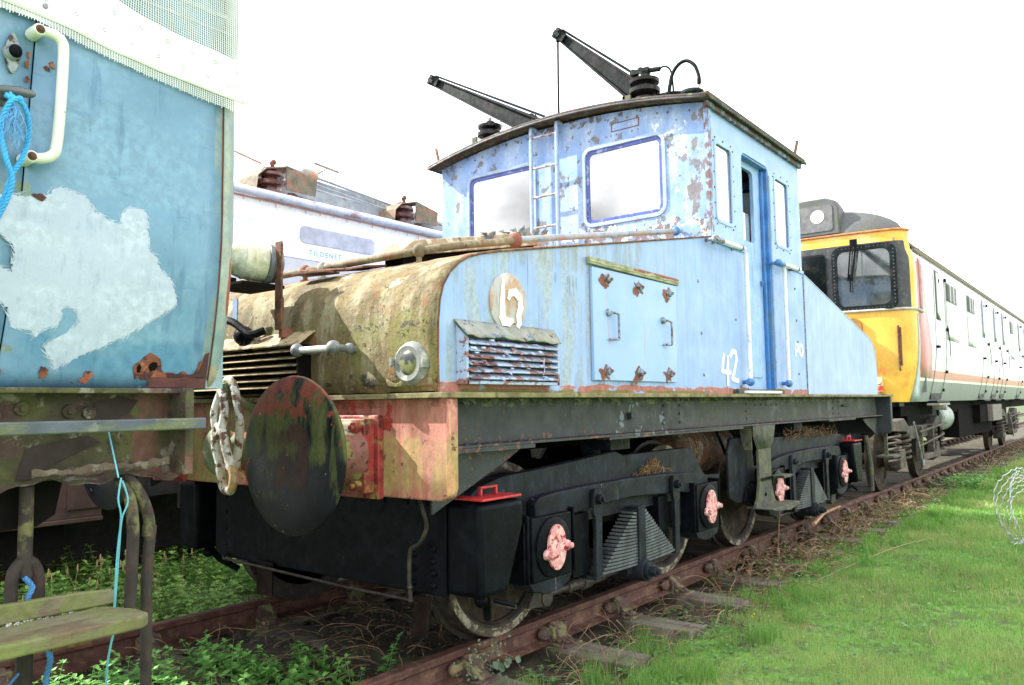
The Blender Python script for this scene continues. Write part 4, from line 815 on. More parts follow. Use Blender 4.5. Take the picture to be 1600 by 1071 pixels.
    m_ = MB(); m_.lathe((X(4.65),-.78,.88), (0,0,1), [(0,.10),(.03,.10),(.04,.07),(.24,.07)], 16); m_.box(min(X(4.5),X(4.75)),max(X(4.5),X(4.75)),-1.03,-.8,1.00,1.08); obj('side_bearer', m_, M['dark'], g)
    return g
bg = bogie(4.65, False); bg2 = bogie(8.13, True)
# wire and pipe on the front bogie end
m_ = MB(); m_.tube(smoothpath([(2.90,-.85,.90),(2.91,-.90,.78),(2.92,-.91,.70),(2.92,-.86,.62),(2.92,-.80,.58),(2.92,-.79,.45),(2.92,-.80,.33)]), .011, 8); m_.ball((2.92,-.795,.40), .016); obj('air_pipe', m_, M['steel'], LOCO)
m_ = MB(); m_.tube([(2.93,-.80,.335),(2.93,-.3,.338),(2.93,.45,.362),(2.93,.85,.372),(3.0,.90,.40)], .0085, 6); obj('guard_wire', m_, M['steel'], LOCO)
M['rustdark'] = mat('dark_rusty_plate', (.016,.010,.008), .85, var=.4, bump=.6, spec=.08)
m_ = MB(); m_.obox((2.96,-.835,.255),(.006,0,0),(0,.05,0),(0,-.012,.10)); m_.rivet((2.952,-.80,.315),(-1,0,0),.014); obj('rail_guard', m_, M['rustdark'], LOCO)
m_ = MB(); m_.obox((2.96,.46,.29),(.006,0,0),(0,.075,0),(0,0,.10)); obj('rail_guard', m_, M['rustdark'], LOCO)
# rear end step and hose
m_ = MB(); m_.box(10.80,11.25,-1.32,-1.10,.575,.60); m_.box(10.93,10.97,-1.22,-1.18,.60,.90); obj('end_step', m_, M['mossgrey'], LOCO, bevel=.003)
m_ = MB(); m_.tube([(10.6,-1.05,.86),(10.66,-1.08,.5),(10.66,-1.08,.18)], .03, 8); obj('guard_iron', m_, M['mossgrey'], LOCO)
m_ = MB(); m_.lathe((9.85,-.55,.96), (.15,-.25,.95), [(0,.30),(.012,.31),(.02,.25),(.024,0)], 32); obj('leaning_yellow_disc', m_, mat('pale_yellow_disc_paint', (.45,.42,.14), .6, layers=[L((.3,.05,.04), 9, .6, .03, 1)]), LOCO)
# ================================================================== blue coach on the left, close to the camera
YL = -1.20
def yl(z): return YL + (.085*((2.0-z)/.62)**2 if z < 2 else 0)
M['lblue'] = mat('weathered_sky_blue_coach', (.120,.245,.385), .42, var=.12, vs=2.5, bump=.2, layers=[
    L((.165,.300,.43), (3,3,5), .5, .16, .8), L((.055,.16,.31), (9,9,30), .66, .05, .45), L((.06,.18,.38), 26, .71, .02, .6),
    L((.06,.19,.34), (6,6,6), .5, .1, .7, z=(1.3,1.56,.06)), L((.045,.13,.26), (16,5,3), .60, .06, .5), L((.20,.20,.13), (40,40,1.0), .67, .03, .4), L((.30,.36,.30), (4,4,2), .52, .08, .6, x=(1.54,1.7,.03)),
    L((.20,.26,.16), (14,14,14), .54, .05, .8, z=(1.84,2.0,.05), x=(.8,1.0,.05)), L((.18,.22,.08), (12,12,30), .56, .04, .8, z=(1.46,1.52,.02), x=(.8,1.02,.05)),
    L((.55,.58,.50), 30, .63, .02, .9, z=(1.37,1.385,.008)), L(RUST, 24, .70, .012, 1, z=(1.3,1.6,.1))])
M['lpost'] = mat('pale_mossy_corner_post', (.19,.28,.29), .5, var=.15, layers=[L((.36,.37,.30), (9,9,2), .5, .1, .8), L((.28,.07,.045), (9,9,6), .46, .03, 1, z=(1.62,1.86,.02), x=(1.625,1.7,.012), bump=-.4), L((.33,.26,.17), 9, .5, .06, .8, z=(1.3,1.5,.05))])
COACH = thing('blue_coach', 'weathered light blue coach side with white paint arrow and white grab handle at far left', 'railway coach', (.8, 0, 0))
def side_strip(x0, x1, zs, m, name, dy=0, th=.004, parent=COACH, nx=1):
    mb = MB(); mb.grid(lambda u, v: (x0+(x1-x0)*u, yl(zs[round(v*(len(zs)-1))])+dy, zs[round(v*(len(zs)-1))]), nx, len(zs)-1)
    return obj(name, mb, m, parent, solid=th)
zs = [1.374+.05*k for k in range(13)] + [2.0, 2.3, 2.6, 3.1]
# side: main panel from the door seam to the corner post, and the door leaf itself; lean of the seam follows the photograph
mb = MB(); n = len(zs)-1
def seamx(z): return .921+(z-1.374)*.046
mb.grid(lambda u, v: (seamx(zs[round(v*n)])*(1-u)+1.585*u, yl(zs[round(v*n)]), zs[round(v*n)]), 6, n); obj('side_panel', mb, M['lblue'], COACH, solid=.004)
door = thing('coach_door', None, None, (.6, YL, 1.37), parent=COACH)
mb = MB(); mb.grid(lambda u, v: ((seamx(zs[round(v*n)])-.004)*u+.25*(1-u), yl(zs[round(v*n)])+.003, zs[round(v*n)]), 6, n); obj('door_leaf', mb, M['lblue'], door, solid=.004)
mb = MB(); mb.grid(lambda u, v: (1.592+.058*u, yl(zs[round(v*n)])-.004+.03*u*u, zs[round(v*n)]), 4, n); obj('corner_post', mb, M['lpost'], COACH, solid=.004)
side_strip(1.582, 1.594, zs, M['rustplate'], 'rusty_corner_seam', dy=.003)
side_strip(.3, 1.58, zs, M['void'], 'dark_seam_backing', dy=.03)  # dark sheet added behind the door seam, stands in for the shade inside
mb = MB(); mb.box(1.585,1.652,-1.12,1.45,1.374,3.1); mb.box(.2,1.60,1.40,1.45,1.374,3.1); mb.box(.2,1.60,-1.10,1.42,1.374,1.39); obj('coach_end', mb, M['lblue'], COACH)
# rusted away corner at the bottom
RUSTP = [(1.316,1.438),(1.322,1.452),(1.338,1.462),(1.350,1.478),(1.369,1.490),(1.386,1.482),(1.403,1.471),(1.411,1.452),(1.412,1.436),(1.423,1.426),(1.448,1.428),(1.470,1.421),(1.492,1.433),(1.512,1.421),(1.533,1.424),(1.545,1.446),(1.549,1.467),(1.560,1.470),(1.566,1.492),(1.580,1.500),(1.583,1.376),(1.372,1.376),(1.371,1.402),(1.350,1.398),(1.340,1.409),(1.328,1.400),(1.322,1.418)]
def onside(pts, y_off, t=.0025):
    mb = MB(); N_ = len(pts)
    v = [(p[0], yl(p[1])-y_off-t, p[1]) for p in pts] + [(p[0], yl(p[1])-y_off, p[1]) for p in pts]
    mb.add(v, [tuple(range(N_)), tuple(range(N_, 2*N_))[::-1]] + [(i, (i+1) % N_, N_+(i+1) % N_, N_+i) for i in range(N_)]); return mb
m_rust = mat('flaking_orange_brown_rust', (.20,.06,.035), .9, var=.35, bump=.9, layers=[L((.06,.025,.025), 22, .53, .04, 1, bump=-.5), L((.30,.11,.06), 18, .58, .04, 1, bump=.4)])
obj('rust_patch', onside(RUSTP, .003), m_rust, COACH)
obj('rust_hole', onside([(1.375,1.430),(1.388,1.432),(1.396,1.444),(1.394,1.458),(1.380,1.460),(1.370,1.452),(1.366,1.442)], .006), M['void'], COACH)
obj('rust_hole', onside([(1.330,1.425),(1.338,1.424),(1.342,1.440),(1.336,1.452),(1.328,1.442)], .006), M['void'], COACH)
obj('rust_hole', onside([(1.43,1.424),(1.50,1.420),(1.548,1.424),(1.566,1.478),(1.579,1.478),(1.580,1.412),(1.44,1.412)], .006), mat('dark_rust_hollow', (.05,.02,.022), .9), COACH)
obj('rusty_bottom_rail', onside([(1.375,1.376),(1.578,1.376),(1.578,1.408),(1.375,1.410)], .008), mat('purple_brown_rust', (.10,.035,.035), .9, var=.3, bump=.8), COACH)
def blob(cx, cz, r, seed, e=1.0):
    q = random.Random(seed); ph = [q.uniform(0,6.28) for _ in range(4)]
    return [(cx+r*e*math.cos(a)*(1+.22*math.sin(2*a+ph[0])+.15*math.sin(5*a+ph[1])), cz+r*math.sin(a)*(1+.22*math.sin(3*a+ph[2])+.12*math.sin(7*a+ph[3]))) for a in [2*math.pi*k/28 for k in range(28)]]
for (x, z, r, e) in ((1.046,1.418,.017,.9),(1.178,1.412,.015,.8),(1.165,1.396,.010,1.2),(.925,1.418,.008,.7),(.945,2.315,.012,.6),(1.012,2.335,.010,.8),(.948,2.27,.010,.6),(.999,2.32,.007,1.3),(.990,1.93,.010,1.6),(.95,2.345,.010,.5),(1.50,1.388,.012,2)):
    obj('rust_spot', onside(blob(x, z, r, int(x*1000)+int(z*100), e), .004), m_rust, COACH)
    
# white arrow brushed across door and side
ARROW = [(0.875,1.915),(0.938,1.922),(0.972,1.928),(1.007,1.936),(1.043,1.966),(1.08,1.967),(1.124,1.952),(1.151,1.917),(1.205,1.893),(1.235,1.886),(1.237,1.922),(1.245,1.938),(1.258,1.945),(1.294,1.948),(1.308,1.942),(1.315,1.930),(1.325,1.821),(1.345,1.810),(1.362,1.798),(1.360,1.780),(1.385,1.752),(1.408,1.739),(1.425,1.700),(1.44,1.662),(1.388,1.615),(1.337,1.582),(1.281,1.544),(1.201,1.499),(1.137,1.469),(1.088,1.442),(1.076,1.425),(1.066,1.454),(1.035,1.491),(1.134,1.571),(1.117,1.612),(1.095,1.618),(1.077,1.609),(1.072,1.557),(1.025,1.547),(1.010,1.520),(1.002,1.547),(0.947,1.542),(0.934,1.597),(0.898,1.624),(0.875,1.64),(0.875,1.712),(0.895,1.715),(0.934,1.700),(0.934,1.777),(0.892,1.813),(0.875,1.83)]
q = random.Random(4); AR = []
for i, p in enumerate(ARROW):
    p2 = ARROW[(i+1) % len(ARROW)]; k = max(1, int(math.dist(p, p2)/.006))
    for j in range(k):
        f = j/k; a = (p[0]+(p2[0]-p[0])*f, p[1]+(p2[1]-p[1])*f)
        AR.append((a[0]+q.uniform(-.003,.003), a[1]+q.uniform(-.003,.003)))
m_white = mat('chalky_white_emulsion', (.37,.43,.56), .6, var=.05, vs=3, bump=.6, layers=[L((.29,.37,.50), (30,10,6), .56, .06, .6), L((.43,.49,.61), (4,4,9), .5, .1, .7), L((.25,.35,.45), 60, .69, .02, .6)])
cu = plate(AR, [], .0008, lambda u, v, w: (u, yl(v)-.0024-w, v)); arrow = obj('painted_arrow', cu, m_white, COACH)
mb = MB()
for i in range(900):           # loose bristle strokes round the edge
    k = q.randrange(len(AR)); a = AR[k]; b = AR[(k+3) % len(AR)]; d = Vector((b[0]-a[0], b[1]-a[1])); d = d.normalized() if d.length else Vector((1,0)); ln = q.uniform(.006,.038)
    ang = q.uniform(-.5,.5); d = Vector((d.x*math.cos(ang)-d.y*math.sin(ang), d.x*math.sin(ang)+d.y*math.cos(ang)))
    nrm = Vector((-d.y, d.x)); o_ = Vector(a)+nrm*q.uniform(-.004,.004); w = q.uniform(.0006,.0022)
    pts = [o_+nrm*w, o_+d*ln, o_-nrm*w]
    if pts[1].x < .86 or pts[1].x > 1.5: continue
    mb.add([(p.x, yl(p.y)-.0024-.00008*(i % 7), p.y) for p in pts], [(0,1,2)])
obj('loose_bristle_stroke', mb, m_white, arrow)['kind'] = 'stuff'
# grab handle, lock and T handle on the door
h = thing('grab_handle', None, None, (.99, YL, 2.2), parent=COACH)
hp_ = [(.965,YL-.045,2.412),(.995,YL-.052,2.410),(1.018,YL-.055,2.395),(1.024,YL-.055,2.355),(1.020,YL-.055,2.20),(1.012,YL-.055,2.075),(1.000,YL-.052,2.045),(.975,YL-.050,2.032),(.955,YL-.045,2.030)]
mb = MB(); mb.tube(smoothpath(hp_, 5), .0155, 12); mb.lathe((.957,YL,2.410),(0,-1,0),[(0,.019),(.03,.018),(.057,.0175),(.060,.014)],20); mb.lathe((.946,YL,2.030),(0,-1,0),[(0,.019),(.03,.018),(.057,.0175),(.060,.014)],20); obj('handle_bar', mb, mat('cream_handle_paint', (.62,.64,.58), .35, var=.06, layers=[L(RUSTO, 26, .68, .03, .8)]), h, sharp=1.2)
mb = MB(); mb.lathe((.957,YL-.058,2.410),(0,-1,0),[(-.02,.013),(0,.0135),(.004,.012),(.006,.008),(.010,.007),(.012,.0)],20); mb.lathe((.946,YL-.058,2.030),(0,-1,0),[(-.02,.013),(0,.0135),(.004,.012),(.006,.008),(.010,.007),(.012,.0)],20); obj('handle_screw', mb, M['rust'], h)
lk = thing('door_lock', None, None, (.907, YL, 2.33), parent=door)
mb = MB(); mb.lathe((.906,YL,2.335),(0,-1,0),[(0,.026),(.010,.024),(.014,.020),(.020,.018)],24); mb.prism([(.906+.022*math.cos(t)*(1-.35*abs(math.sin(t))), 2.335+.060*math.sin(t)) for t in [2*math.pi*k/28 for k in range(28)]],'y',YL-.008,YL-.001); obj('lock_plate', mb, mat('corroded_lock_plate', (.20,.24,.24), .4, metal=.3, layers=[L(RUSTD, 30, .55, .04, 1)]), door)
mb = MB(); mb.ball((.908,YL-.022,2.338),.018,(1,.7,1.1)); obj('lock_knob', mb, M['black'], door)
mb = MB(); mb.tube([(.84,YL-.07,2.192),(.86,YL-.072,2.196),(.90,YL-.072,2.202),(.935,YL-.07,2.206),(.945,YL-.07,2.207)],[.006,.013,.015,.012,.005],12); mb.cyl((.885,YL,2.20),(.885,YL-.07,2.20),.013,n=12); mb.lathe((.885,YL,2.20),(0,-1,0),[(0,.028),(.006,.027),(.01,.018)],20); obj('door_handle', mb, mat('worn_dark_handle', (.10,.11,.12), .35, metal=.4, var=.3), door)
# solebar, foot rail, step board and brackets
m_sole = mat('mossy_rusting_solebar', (.05,.046,.024), .9, var=.35, vs=6, bump=.8, layers=[L((.075,.08,.024), (5,5,5), .51, .08, .85), L((.06,.035,.03), (5,5,7), .55, .04, 1, bump=-.4), L((.20,.18,.15), 14, .60, .04, .8), L((.035,.03,.02), 18, .60, .03, 1), L((.13,.06,.045), (6,6,6), .50, .05, .9, x=(1.32,1.55,.05))])
mb = MB(); mb.box(.2,1.495,-1.085,-1.065,1.09,1.372)
mb.grid(lambda u, v: (.2+1.28*u, -1.08-.09*v, 1.098+.012*math.sin(u*31)*v+.006*math.sin(u*77)-.012*v), 60, 2)
mb.box(1.465,1.495,-1.20,-1.06,1.085,1.372); mb.box(.2,1.50,-1.165,-1.06,1.355,1.372)
obj('solebar', mb, m_sole, COACH, bevel=.003)
mb = MB(); rs = random.Random(8)
mb.grid(lambda u, v: (1.00+.42*u, -1.187+.008*math.sin(u*7), 1.108+.022*v+.012*u+.004*math.sin(u*13+v*2)+.003*math.sin(u*53)), 50, 3); obj('peeling_flange', mb, mat('flaking_grey_brown_scale', (.09,.062,.048), .9, var=.4, bump=1, layers=[L((.17,.155,.125), 16, .56, .05, .9), L((.05,.03,.03), 20, .57, .03, 1)]), COACH, solid=.006)
rs = random.Random(12)
for x, z in ((.86,1.30),(1.005,1.31),(1.14,1.30),(1.20,1.295),(.93,1.29)):
    mb = MB(); mb.lathe((x,-1.086,z),(0,-1,0),[(0,.022),(.010,.020),(.012,.010),(.02,.009)],14); obj('solebar_bolt', mb, m_sole, COACH)

mb = MB(); mb.prism([(1.20,1.26),(1.22,1.33),(1.30,1.345),(1.36,1.335),(1.33,1.29),(1.26,1.265)], 'y', -1.089, -1.0865); mb.prism([(.995,1.10),(1.02,1.19),(1.05,1.20),(1.12,1.21),(1.20,1.225),(1.24,1.20),(1.14,1.16),(1.08,1.13),(1.07,1.10)], 'y', -1.089, -1.0865); obj('rust_hole', mb, mat('dark_corroded_hole', (.03,.02,.018), .9), COACH)
mb = MB(); mb.box(.2,1.50,-1.27,-1.235,1.236,1.273); obj('foot_rail', mb, mat('grey_blue_mossy_rail', (.075,.09,.115), .7, var=.25, bump=.6, layers=[L((.12,.135,.06), (4,10,14), .56, .05, .8), L((.16,.17,.15), 20, .62, .04, .8)]), COACH, bevel=.005)
mb = MB()
for x in (1.42,1.10,.80): mb.box(x,x+.03,-1.24,-1.085,1.24,1.262)
obj('foot_rail_bracket', mb, M['rust'], COACH)
step = thing('step_board', None, None, (1.0,-1.3,.7), parent=COACH)
m_wood = mat('moss_covered_step_plank', (.125,.125,.05), .95, var=.3, vs=9, bump=.9, layers=[L((.17,.16,.10), (3,14,14), .5, .07, .8), L((.12,.08,.05), (4,14,20), .58, .04, .8), L((.14,.165,.05), (9,9,9), .55, .06, .8)])
mb = MB(); mb.prism([(.2,-1.425),(1.215,-1.425),(1.243,-1.400),(1.246,-1.330),(1.222,-1.262),(1.20,-1.215),(.2,-1.215)], 'z', .676, .714); obj('step_tread', mb, m_wood, step, bevel=.007)
mb = MB(); mb.prism([(.2,.714),(1.235,.714),(1.240,.748),(1.225,.757),(1.14,.765),(.2,.785)], 'y', -1.212, -1.188); obj('step_riser', mb, m_wood, step, bevel=.005)
mb = MB()
for i in range(40): mb.ball((rs.uniform(.93,1.11), rs.uniform(-1.24,-1.215), .716), rs.uniform(.0015,.004), nu=6, nv=4)
obj('bolt_row', mb, mat('grey_grit', (.3,.3,.28), .8, var=.5), step)
mb = MB(); mb.box(1.00,1.10,-1.35,-1.25,.650,.6755); mb.box(.25,1.20,-1.30,-1.28,.655,.6755); obj('step_support', mb, M['rust'], step)
m_pipe = mat('dark_brown_rusty_pipe', (.026,.019,.017), .8, var=.35, bump=.6, layers=[L((.13,.13,.045), (6,6,6), .50, .04, .9, z=(.85,1.1,.04)), L((.05,.028,.02), 14, .57, .05, .8)])
mb = MB(); mb.tube(smoothpath([(1.285,-1.12,1.09),(1.297,-1.17,1.022),(1.294,-1.20,.933),(1.294,-1.20,.844),(1.289,-1.20,.66)]), .0185, 12); obj('step_hanger', mb, m_pipe, COACH)
mb = MB(); mb.tube(smoothpath([(1.297,-1.14,1.10),(1.334,-1.18,1.018),(1.349,-1.20,.926),(1.342,-1.20,.777),(1.344,-1.20,.598),(1.346,-1.20,.30),(1.346,-1.20,-.15)]), .0175, 12); mb.cyl((1.346,-1.20,.90),(1.349,-1.20,.935),.021,n=12); obj('steam_pipe', mb, m_pipe, COACH)
mb = MB(); mb.tube([(1.022,-1.1,1.08),(1.023,-1.1,.876),(1.025,-1.1,.815)], .020, 12); mb.tube(smoothpath([(.990,-1.1,.70),(.989,-1.1,.80),(1.0,-1.1,.845),(1.025,-1.1,.862),(1.05,-1.1,.845),(1.062,-1.1,.80),(1.062,-1.1,.70)]), .018, 12); mb.tube([(.990,-1.2,.665),(.992,-1.2,.30),(.992,-1.2,-.15)], .022, 12); obj('hanging_hose', mb, m_pipe, COACH)
# underframe shapes behind the solebar
mb = MB(); mb.prism([(.2,1.09),(1.14,1.09),(1.12,.985),(1.07,.955),(.9,.95),(.88,.90),(.2,.90)], 'y', -1.06, -.95); mb.prism([(1.12+.11*math.cos(t), 1.04+.125*math.sin(t)) for t in [2*math.pi*k/24 for k in range(24)]], 'y', -.60, -.50); mb.box(.2,1.5,-1.0,1.2,1.10,1.372); obj('underframe_bracket', mb, M['void'], COACH)
# --- white debris netting draped over the coach top
NET = thing('debris_netting', 'white mesh debris netting with solid eyelet band hanging over the blue coach top', 'netting', (1.2, YL, 2.4))
LOW = [(.60,2.455),(.864,2.454),(.955,2.455),(1.075,2.429),(1.192,2.411),(1.318,2.396),(1.454,2.379),(1.56,2.370),(1.660,2.362)]
BL = [(.60,2.490),(.864,2.474),(.965,2.468),(1.074,2.456),(1.191,2.436),(1.317,2.425),(1.453,2.413),(1.56,2.406),(1.660,2.399)]
BT = [(.60,2.72),(.864,2.675),(1.0,2.645),(1.151,2.615),(1.199,2.609),(1.288,2.586),(1.381,2.569),(1.523,2.560),(1.66,2.551)]
def ip(T, x):
    for a, b in zip(T, T[1:]):
        if x <= b[0]: return a[1]+(b[1]-a[1])*(x-a[0])/(b[0]-a[0])
    return T[-1][1]
yn = lambda x, z: YL-.016-.004*math.sin(x*11+z*9)-.002*math.sin(x*31-z*23)
mb = MB(); mb.grid(lambda u, v: (lambda x, z: (x, yn(x, z)-.0015, z))(.6+1.06*u, ip(BL, .6+1.06*u)*(1-v)+ip(BT, .6+1.06*u)*v), 60, 10)
band = obj('solid_band', mb, mat('white_plastic_band', (.78,.79,.80), .45, var=.03, bump=.15), NET, solid=.0015)
mb = MB()
for i in range(11):
    for r_ in (0, 1):
        x = .72+.088*i+.03*r_; z = ip(BL, x)*(1-(.32+.42*r_))+ip(BT, x)*(.32+.42*r_)
        y = yn(x, z)-.0032
        for a in range(6):
            th = a*math.pi/3+.4; mb.box(x+.005*math.cos(th)-.0012, x+.005*math.cos(th)+.0012, y-.001, y, z+.006*math.sin(th)-.0016, z+.006*math.sin(th)+.0016)
mb.lathe((.983,yn(.98,2.5)-.003,2.502),(0,-1,0),[(0,.008),(.006,.007)],12)
obj('eyelet', mb, mat('grey_eyelet', (.22,.23,.26), .5), NET)
mb = MB(); pitch = .0082; w = .00125
def wire(p0, p1, seg):
    pts = [(p0[0]+(p1[0]-p0[0])*k/seg, p0[1]+(p1[1]-p0[1])*k/seg) for k in range(seg+1)]
    mb.tube([(x+.0004*math.sin(z*300), yn(x, z), z+.0006*math.sin(x*260)) for x, z in pts], w, 4, cap=False)
x = .62
rs = random.Random(2)
while x < 1.665:
    lo = ip(LOW, x)-rs.uniform(0,.007); wire((x, lo), (x, ip(BL, x)+.004), 4)
    wire((x, ip(BT, x)-.004), (x, 2.86), 10); x += pitch
for T0, n_, up in ((LOW, 6, 0), (BT, 36, 1)):
    for k in range(n_):
        pp = []; xx = .62
        while xx < 1.667:
            pp.append((xx, ip(T0, xx)+.002+k*pitch if up else ip(LOW, xx)+(ip(BL, xx)-ip(LOW, xx))*(k+.4)/5.2)); xx += .02
        if up or k < 5: mb.tube([(a, yn(a, b), b) for a, b in pp], w, 4, cap=False)
obj('net_mesh', mb, mat('white_net_strands', (.74,.76,.78), .5, var=.05, bump=0), NET, smooth=False)
mb = MB(); mb.grid(lambda u, v: (1.10+.55*u, YL+.004-.0*v, 2.57+.5*v), 1, 1); mb.box(1.1,1.60,YL-.006,YL,2.70,2.715); mb.box(1.1,1.62,YL-.006,YL,2.645,2.652); obj('grey_backing_sheet', mb, mat('grey_white_sheet', (.42,.45,.47), .6, var=.15), COACH)
# blue rope
mb = MB()
rope_mb(mb, [(.872,YL-.085,2.185),(.885,YL-.095,2.170),(.905,YL-.095,2.160),(.921,YL-.09,2.125),(.925,YL-.085,2.075),(.912,YL-.08,2.01),(.890,YL-.08,1.965),(.878,YL-.08,1.92),(.866,YL-.08,1.875),(.84,YL-.08,1.80)], .0075)
rope_mb(mb, [(.895,YL-.10,2.175),(.870,YL-.10,2.155),(.858,YL-.09,2.115),(.857,YL-.085,2.067),(.868,YL-.09,2.0),(.884,YL-.092,1.949),(.880,YL-.092,1.905),(.866,YL-.088,1.86),(.85,YL-.088,1.82)], .0075)
rope_mb(mb, [(.862,YL-.088,2.178),(.88,YL-.098,2.168),(.90,YL-.092,2.172),(.905,YL-.075,2.185)], .0075)
rope = obj('blue_rope', mb, mat('bright_blue_polypropylene', (.03,.30,.62), .45, var=.25), base=(.89,YL-.08,1.9)); tag(rope, 'bright blue twisted rope looped round the dark door handle of the blue coach', 'rope')
mb = MB(); rs = random.Random(9)
for i in range(46):
    a = Vector((.885+rs.uniform(-.006,.006), YL-.09, 2.155)); p = [a]
    for j in range(6): p.append(p[-1]+Vector((rs.uniform(-.012,.012), rs.uniform(-.008,.006), rs.uniform(-.026,-.006))))
    mb.tube(p, .0009, 4)
tag(obj('frayed_rope_end', mb, mat('faded_blue_fray', (.12,.34,.62), .7, var=.3)), 'frayed faded blue rope tassel dangling under the dark door handle', 'rope end')
mb = MB(); rope_mb(mb, [(1.203,-1.30,1.10),(1.196,-1.30,1.038),(1.205,-1.30,.981),(1.196,-1.30,.87),(1.196,-1.29,.72)], .0028, pitch=.02); rope_mb(mb, [(1.212,-1.29,1.09),(1.225,-1.30,1.03),(1.205,-1.305,.975),(1.201,-1.30,.87),(1.198,-1.29,.72)], .0028, pitch=.02)
rope_mb(mb, [(1.179,-1.33,.672),(1.176,-1.30,.57),(1.172,-1.30,.45),(1.165,-1.30,.25)], .0035, pitch=.02); mb.tube([(1.20,-1.29,1.10),(1.21,-1.20,1.24)], .0025, 6)
tag(obj('thin_blue_cord', mb, mat('pale_cyan_cord', (.10,.36,.44), .5, var=.25)), 'thin pale cyan cord hanging from the solebar down past the mossy step', 'cord')
mb = MB(); rope_mb(mb, [(1.012,-1.13,.82),(1.03,-1.14,.79),(1.018,-1.14,.76),(1.035,-1.13,.72)], .008); rope_mb(mb, [(1.03,-1.23,.66),(1.045,-1.235,.60),(1.035,-1.235,.54),(1.05,-1.235,.44)], .0085); mb.tube([(.98,-1.21,.58),(.92,-1.21,.52)], .004, 6)
tag(obj('knotted_blue_rope', mb, mat('dull_blue_rope', (.04,.16,.38), .6, var=.3)), 'dull blue rope knotted round the brown pipe under the mossy step board', 'rope')

# ================================================================== white electric locomotive on the next track
YF = 3.2
FAR = thing('white_covered_locomotive', 'long white railway vehicle under netting behind the blue locomotive, with roof insulators', 'locomotive', (6, YF+1.3, 0))
m_fw = mat('dirty_white_covered_side', (.76,.76,.77), .6, var=.05, vs=1.5, layers=[L((.55,.56,.60), (1.2,1.2,6), .56, .06, .6), L((.78,.79,.82), (2,2,2), .5, .1, .7)])
mb = MB(); mb.box(1.0,16,YF,YF+2.6,1.0,3.45); mb.prism([(YF+.02,3.45),(YF+2.58,3.45),(YF+2.2,3.72),(YF+1.3,3.82),(YF+.4,3.72)], 'x', 1.0, 16); obj('body_side', mb, m_fw, FAR)
mb = MB(); mb.tube([(1.0,YF-.05,3.475),(16,YF-.05,3.475)], .045, 12); obj('roof_gutter', mb, mat('pale_lilac_gutter', (.55,.58,.68), .45, var=.15, layers=[L((.3,.12,.1), (5,9,9), .63, .03, .7)]), FAR, sharp=1.5)
mb = MB()
for k in range(16): x = 4.6+k*.19; mb.tube([(x,YF-.02,3.43),(x,YF-.02,3.43-random.uniform(.03,.08))], .006, 4)
mb.box(4.0,9.0,YF-.012,YF-.004,3.415,3.43); obj('rust_drip', mb, mat('pink_rust_drip', (.6,.3,.22), .8), FAR)
for z0, xs in ((2.905, (3.95,5.43,6.60)),):
    mb = MB(); mb.box(3.0,9.5,YF-.012,YF-.002,2.88,3.03); bnd = obj('printed_band', mb, mat('white_printed_band', (.80,.82,.84), .5, var=.03), FAR)
    for x in xs: obj('band_lettering', text_mb('TILDENET', .078, lambda u, v, w, x=x: (x+u-.02, YF-.0135-w*.3, 2.935+v), .001, 1.35), mat('turquoise_print', (.06,.36,.42), .6), bnd)
mb = MB(); mb.box(3.0,9.5,YF-.006,YF-.001,2.45,2.875); obj('lower_netting', mb, mat('lilac_grey_netting', (.56,.57,.61), .7, var=.08), FAR)
mb = MB(); mb.prism(rrect(5.30,6.35,3.06,3.24,.06), 'y', YF-.008, YF-.002); obj('grey_number_patch', mb, mat('grey_patch', (.42,.44,.52), .7), FAR)
def hood(x, s=1):
    h = thing('roof_insulator', None, None, (x, YF+.1, 3.5), parent=FAR)
    mb = MB(); mb.lathe((x,YF+.10,3.50),(0,0,1),[(0,.15),(.05,.15),(.06,.08),(.10,.08),(.11,.16),(.15,.17),(.16,.09),(.20,.08),(.21,.15),(.24,.15),(.25,.08),(.30,.07)],24); obj('insulator_shed', mb, M['insulred'], h)
    mb = MB(); P = [(x-.24,3.52),(x-.22,3.66),(x-.12,3.75),(x+.14,3.82),(x+.20,3.80)]; P2 = [(a, b+.012) for a, b in P][::-1]; mb.prism(P+P2, 'y', YF-.03, YF+.40); mb.prism([(x+.12,3.58),(x+.50,3.58),(x+.52,3.76),(x+.18,3.82),(x+.12,3.82)], 'y', YF-.03, YF-.018); obj('cover_plate', mb, mat('brown_green_cover', (.15,.13,.09), .8, var=.3, layers=[L((.27,.13,.08), 9, .56, .05, .9)]), h)
    mb = MB(); mb.ball((x+.30,YF+.1,3.55),.05,(1.6,1,1)); mb.tube([(x+.2,YF+.05,3.56),(x+.55,YF+.05,3.54)], .016, 6); mb.tube([(x+.05,YF+.1,3.82),(x+.02,YF+.1,3.88)], .02, 8); mb.ball((x+.05,YF+.1,3.88),.03); obj('clamp_fitting', mb, M['rust'], h)
hood(4.98); hood(6.90)
mb = MB(); mb.box(5.25,9.0,YF+.25,YF+.33,3.62,3.74); mb.obox((6.6,YF+.50,3.86),(1.35,0,-.06),(0,.03,0),(0,0,.045)); mb.obox((5.75,YF+.6,3.90),(.5,0,-.02),(0,.03,0),(0,0,.05)); mb.tube([(5.1,YF+.2,3.84),(6.8,YF+.2,3.70)], .012, 6); mb.tube([(5.4,YF+.4,3.98),(8.6,YF+.4,3.72)], .016, 6); mb.box(7.2,9,YF+.05,YF+.3,3.50,3.62); mb.tube([(7.1,YF+.1,3.68),(9,YF+.1,3.56)],.02,6)
obj('pantograph_frame', mb, mat('pale_grey_frame', (.24,.27,.30), .5, var=.2, layers=[L((.2,.14,.1), 9, .62, .04, .8)]), FAR, bevel=.004)
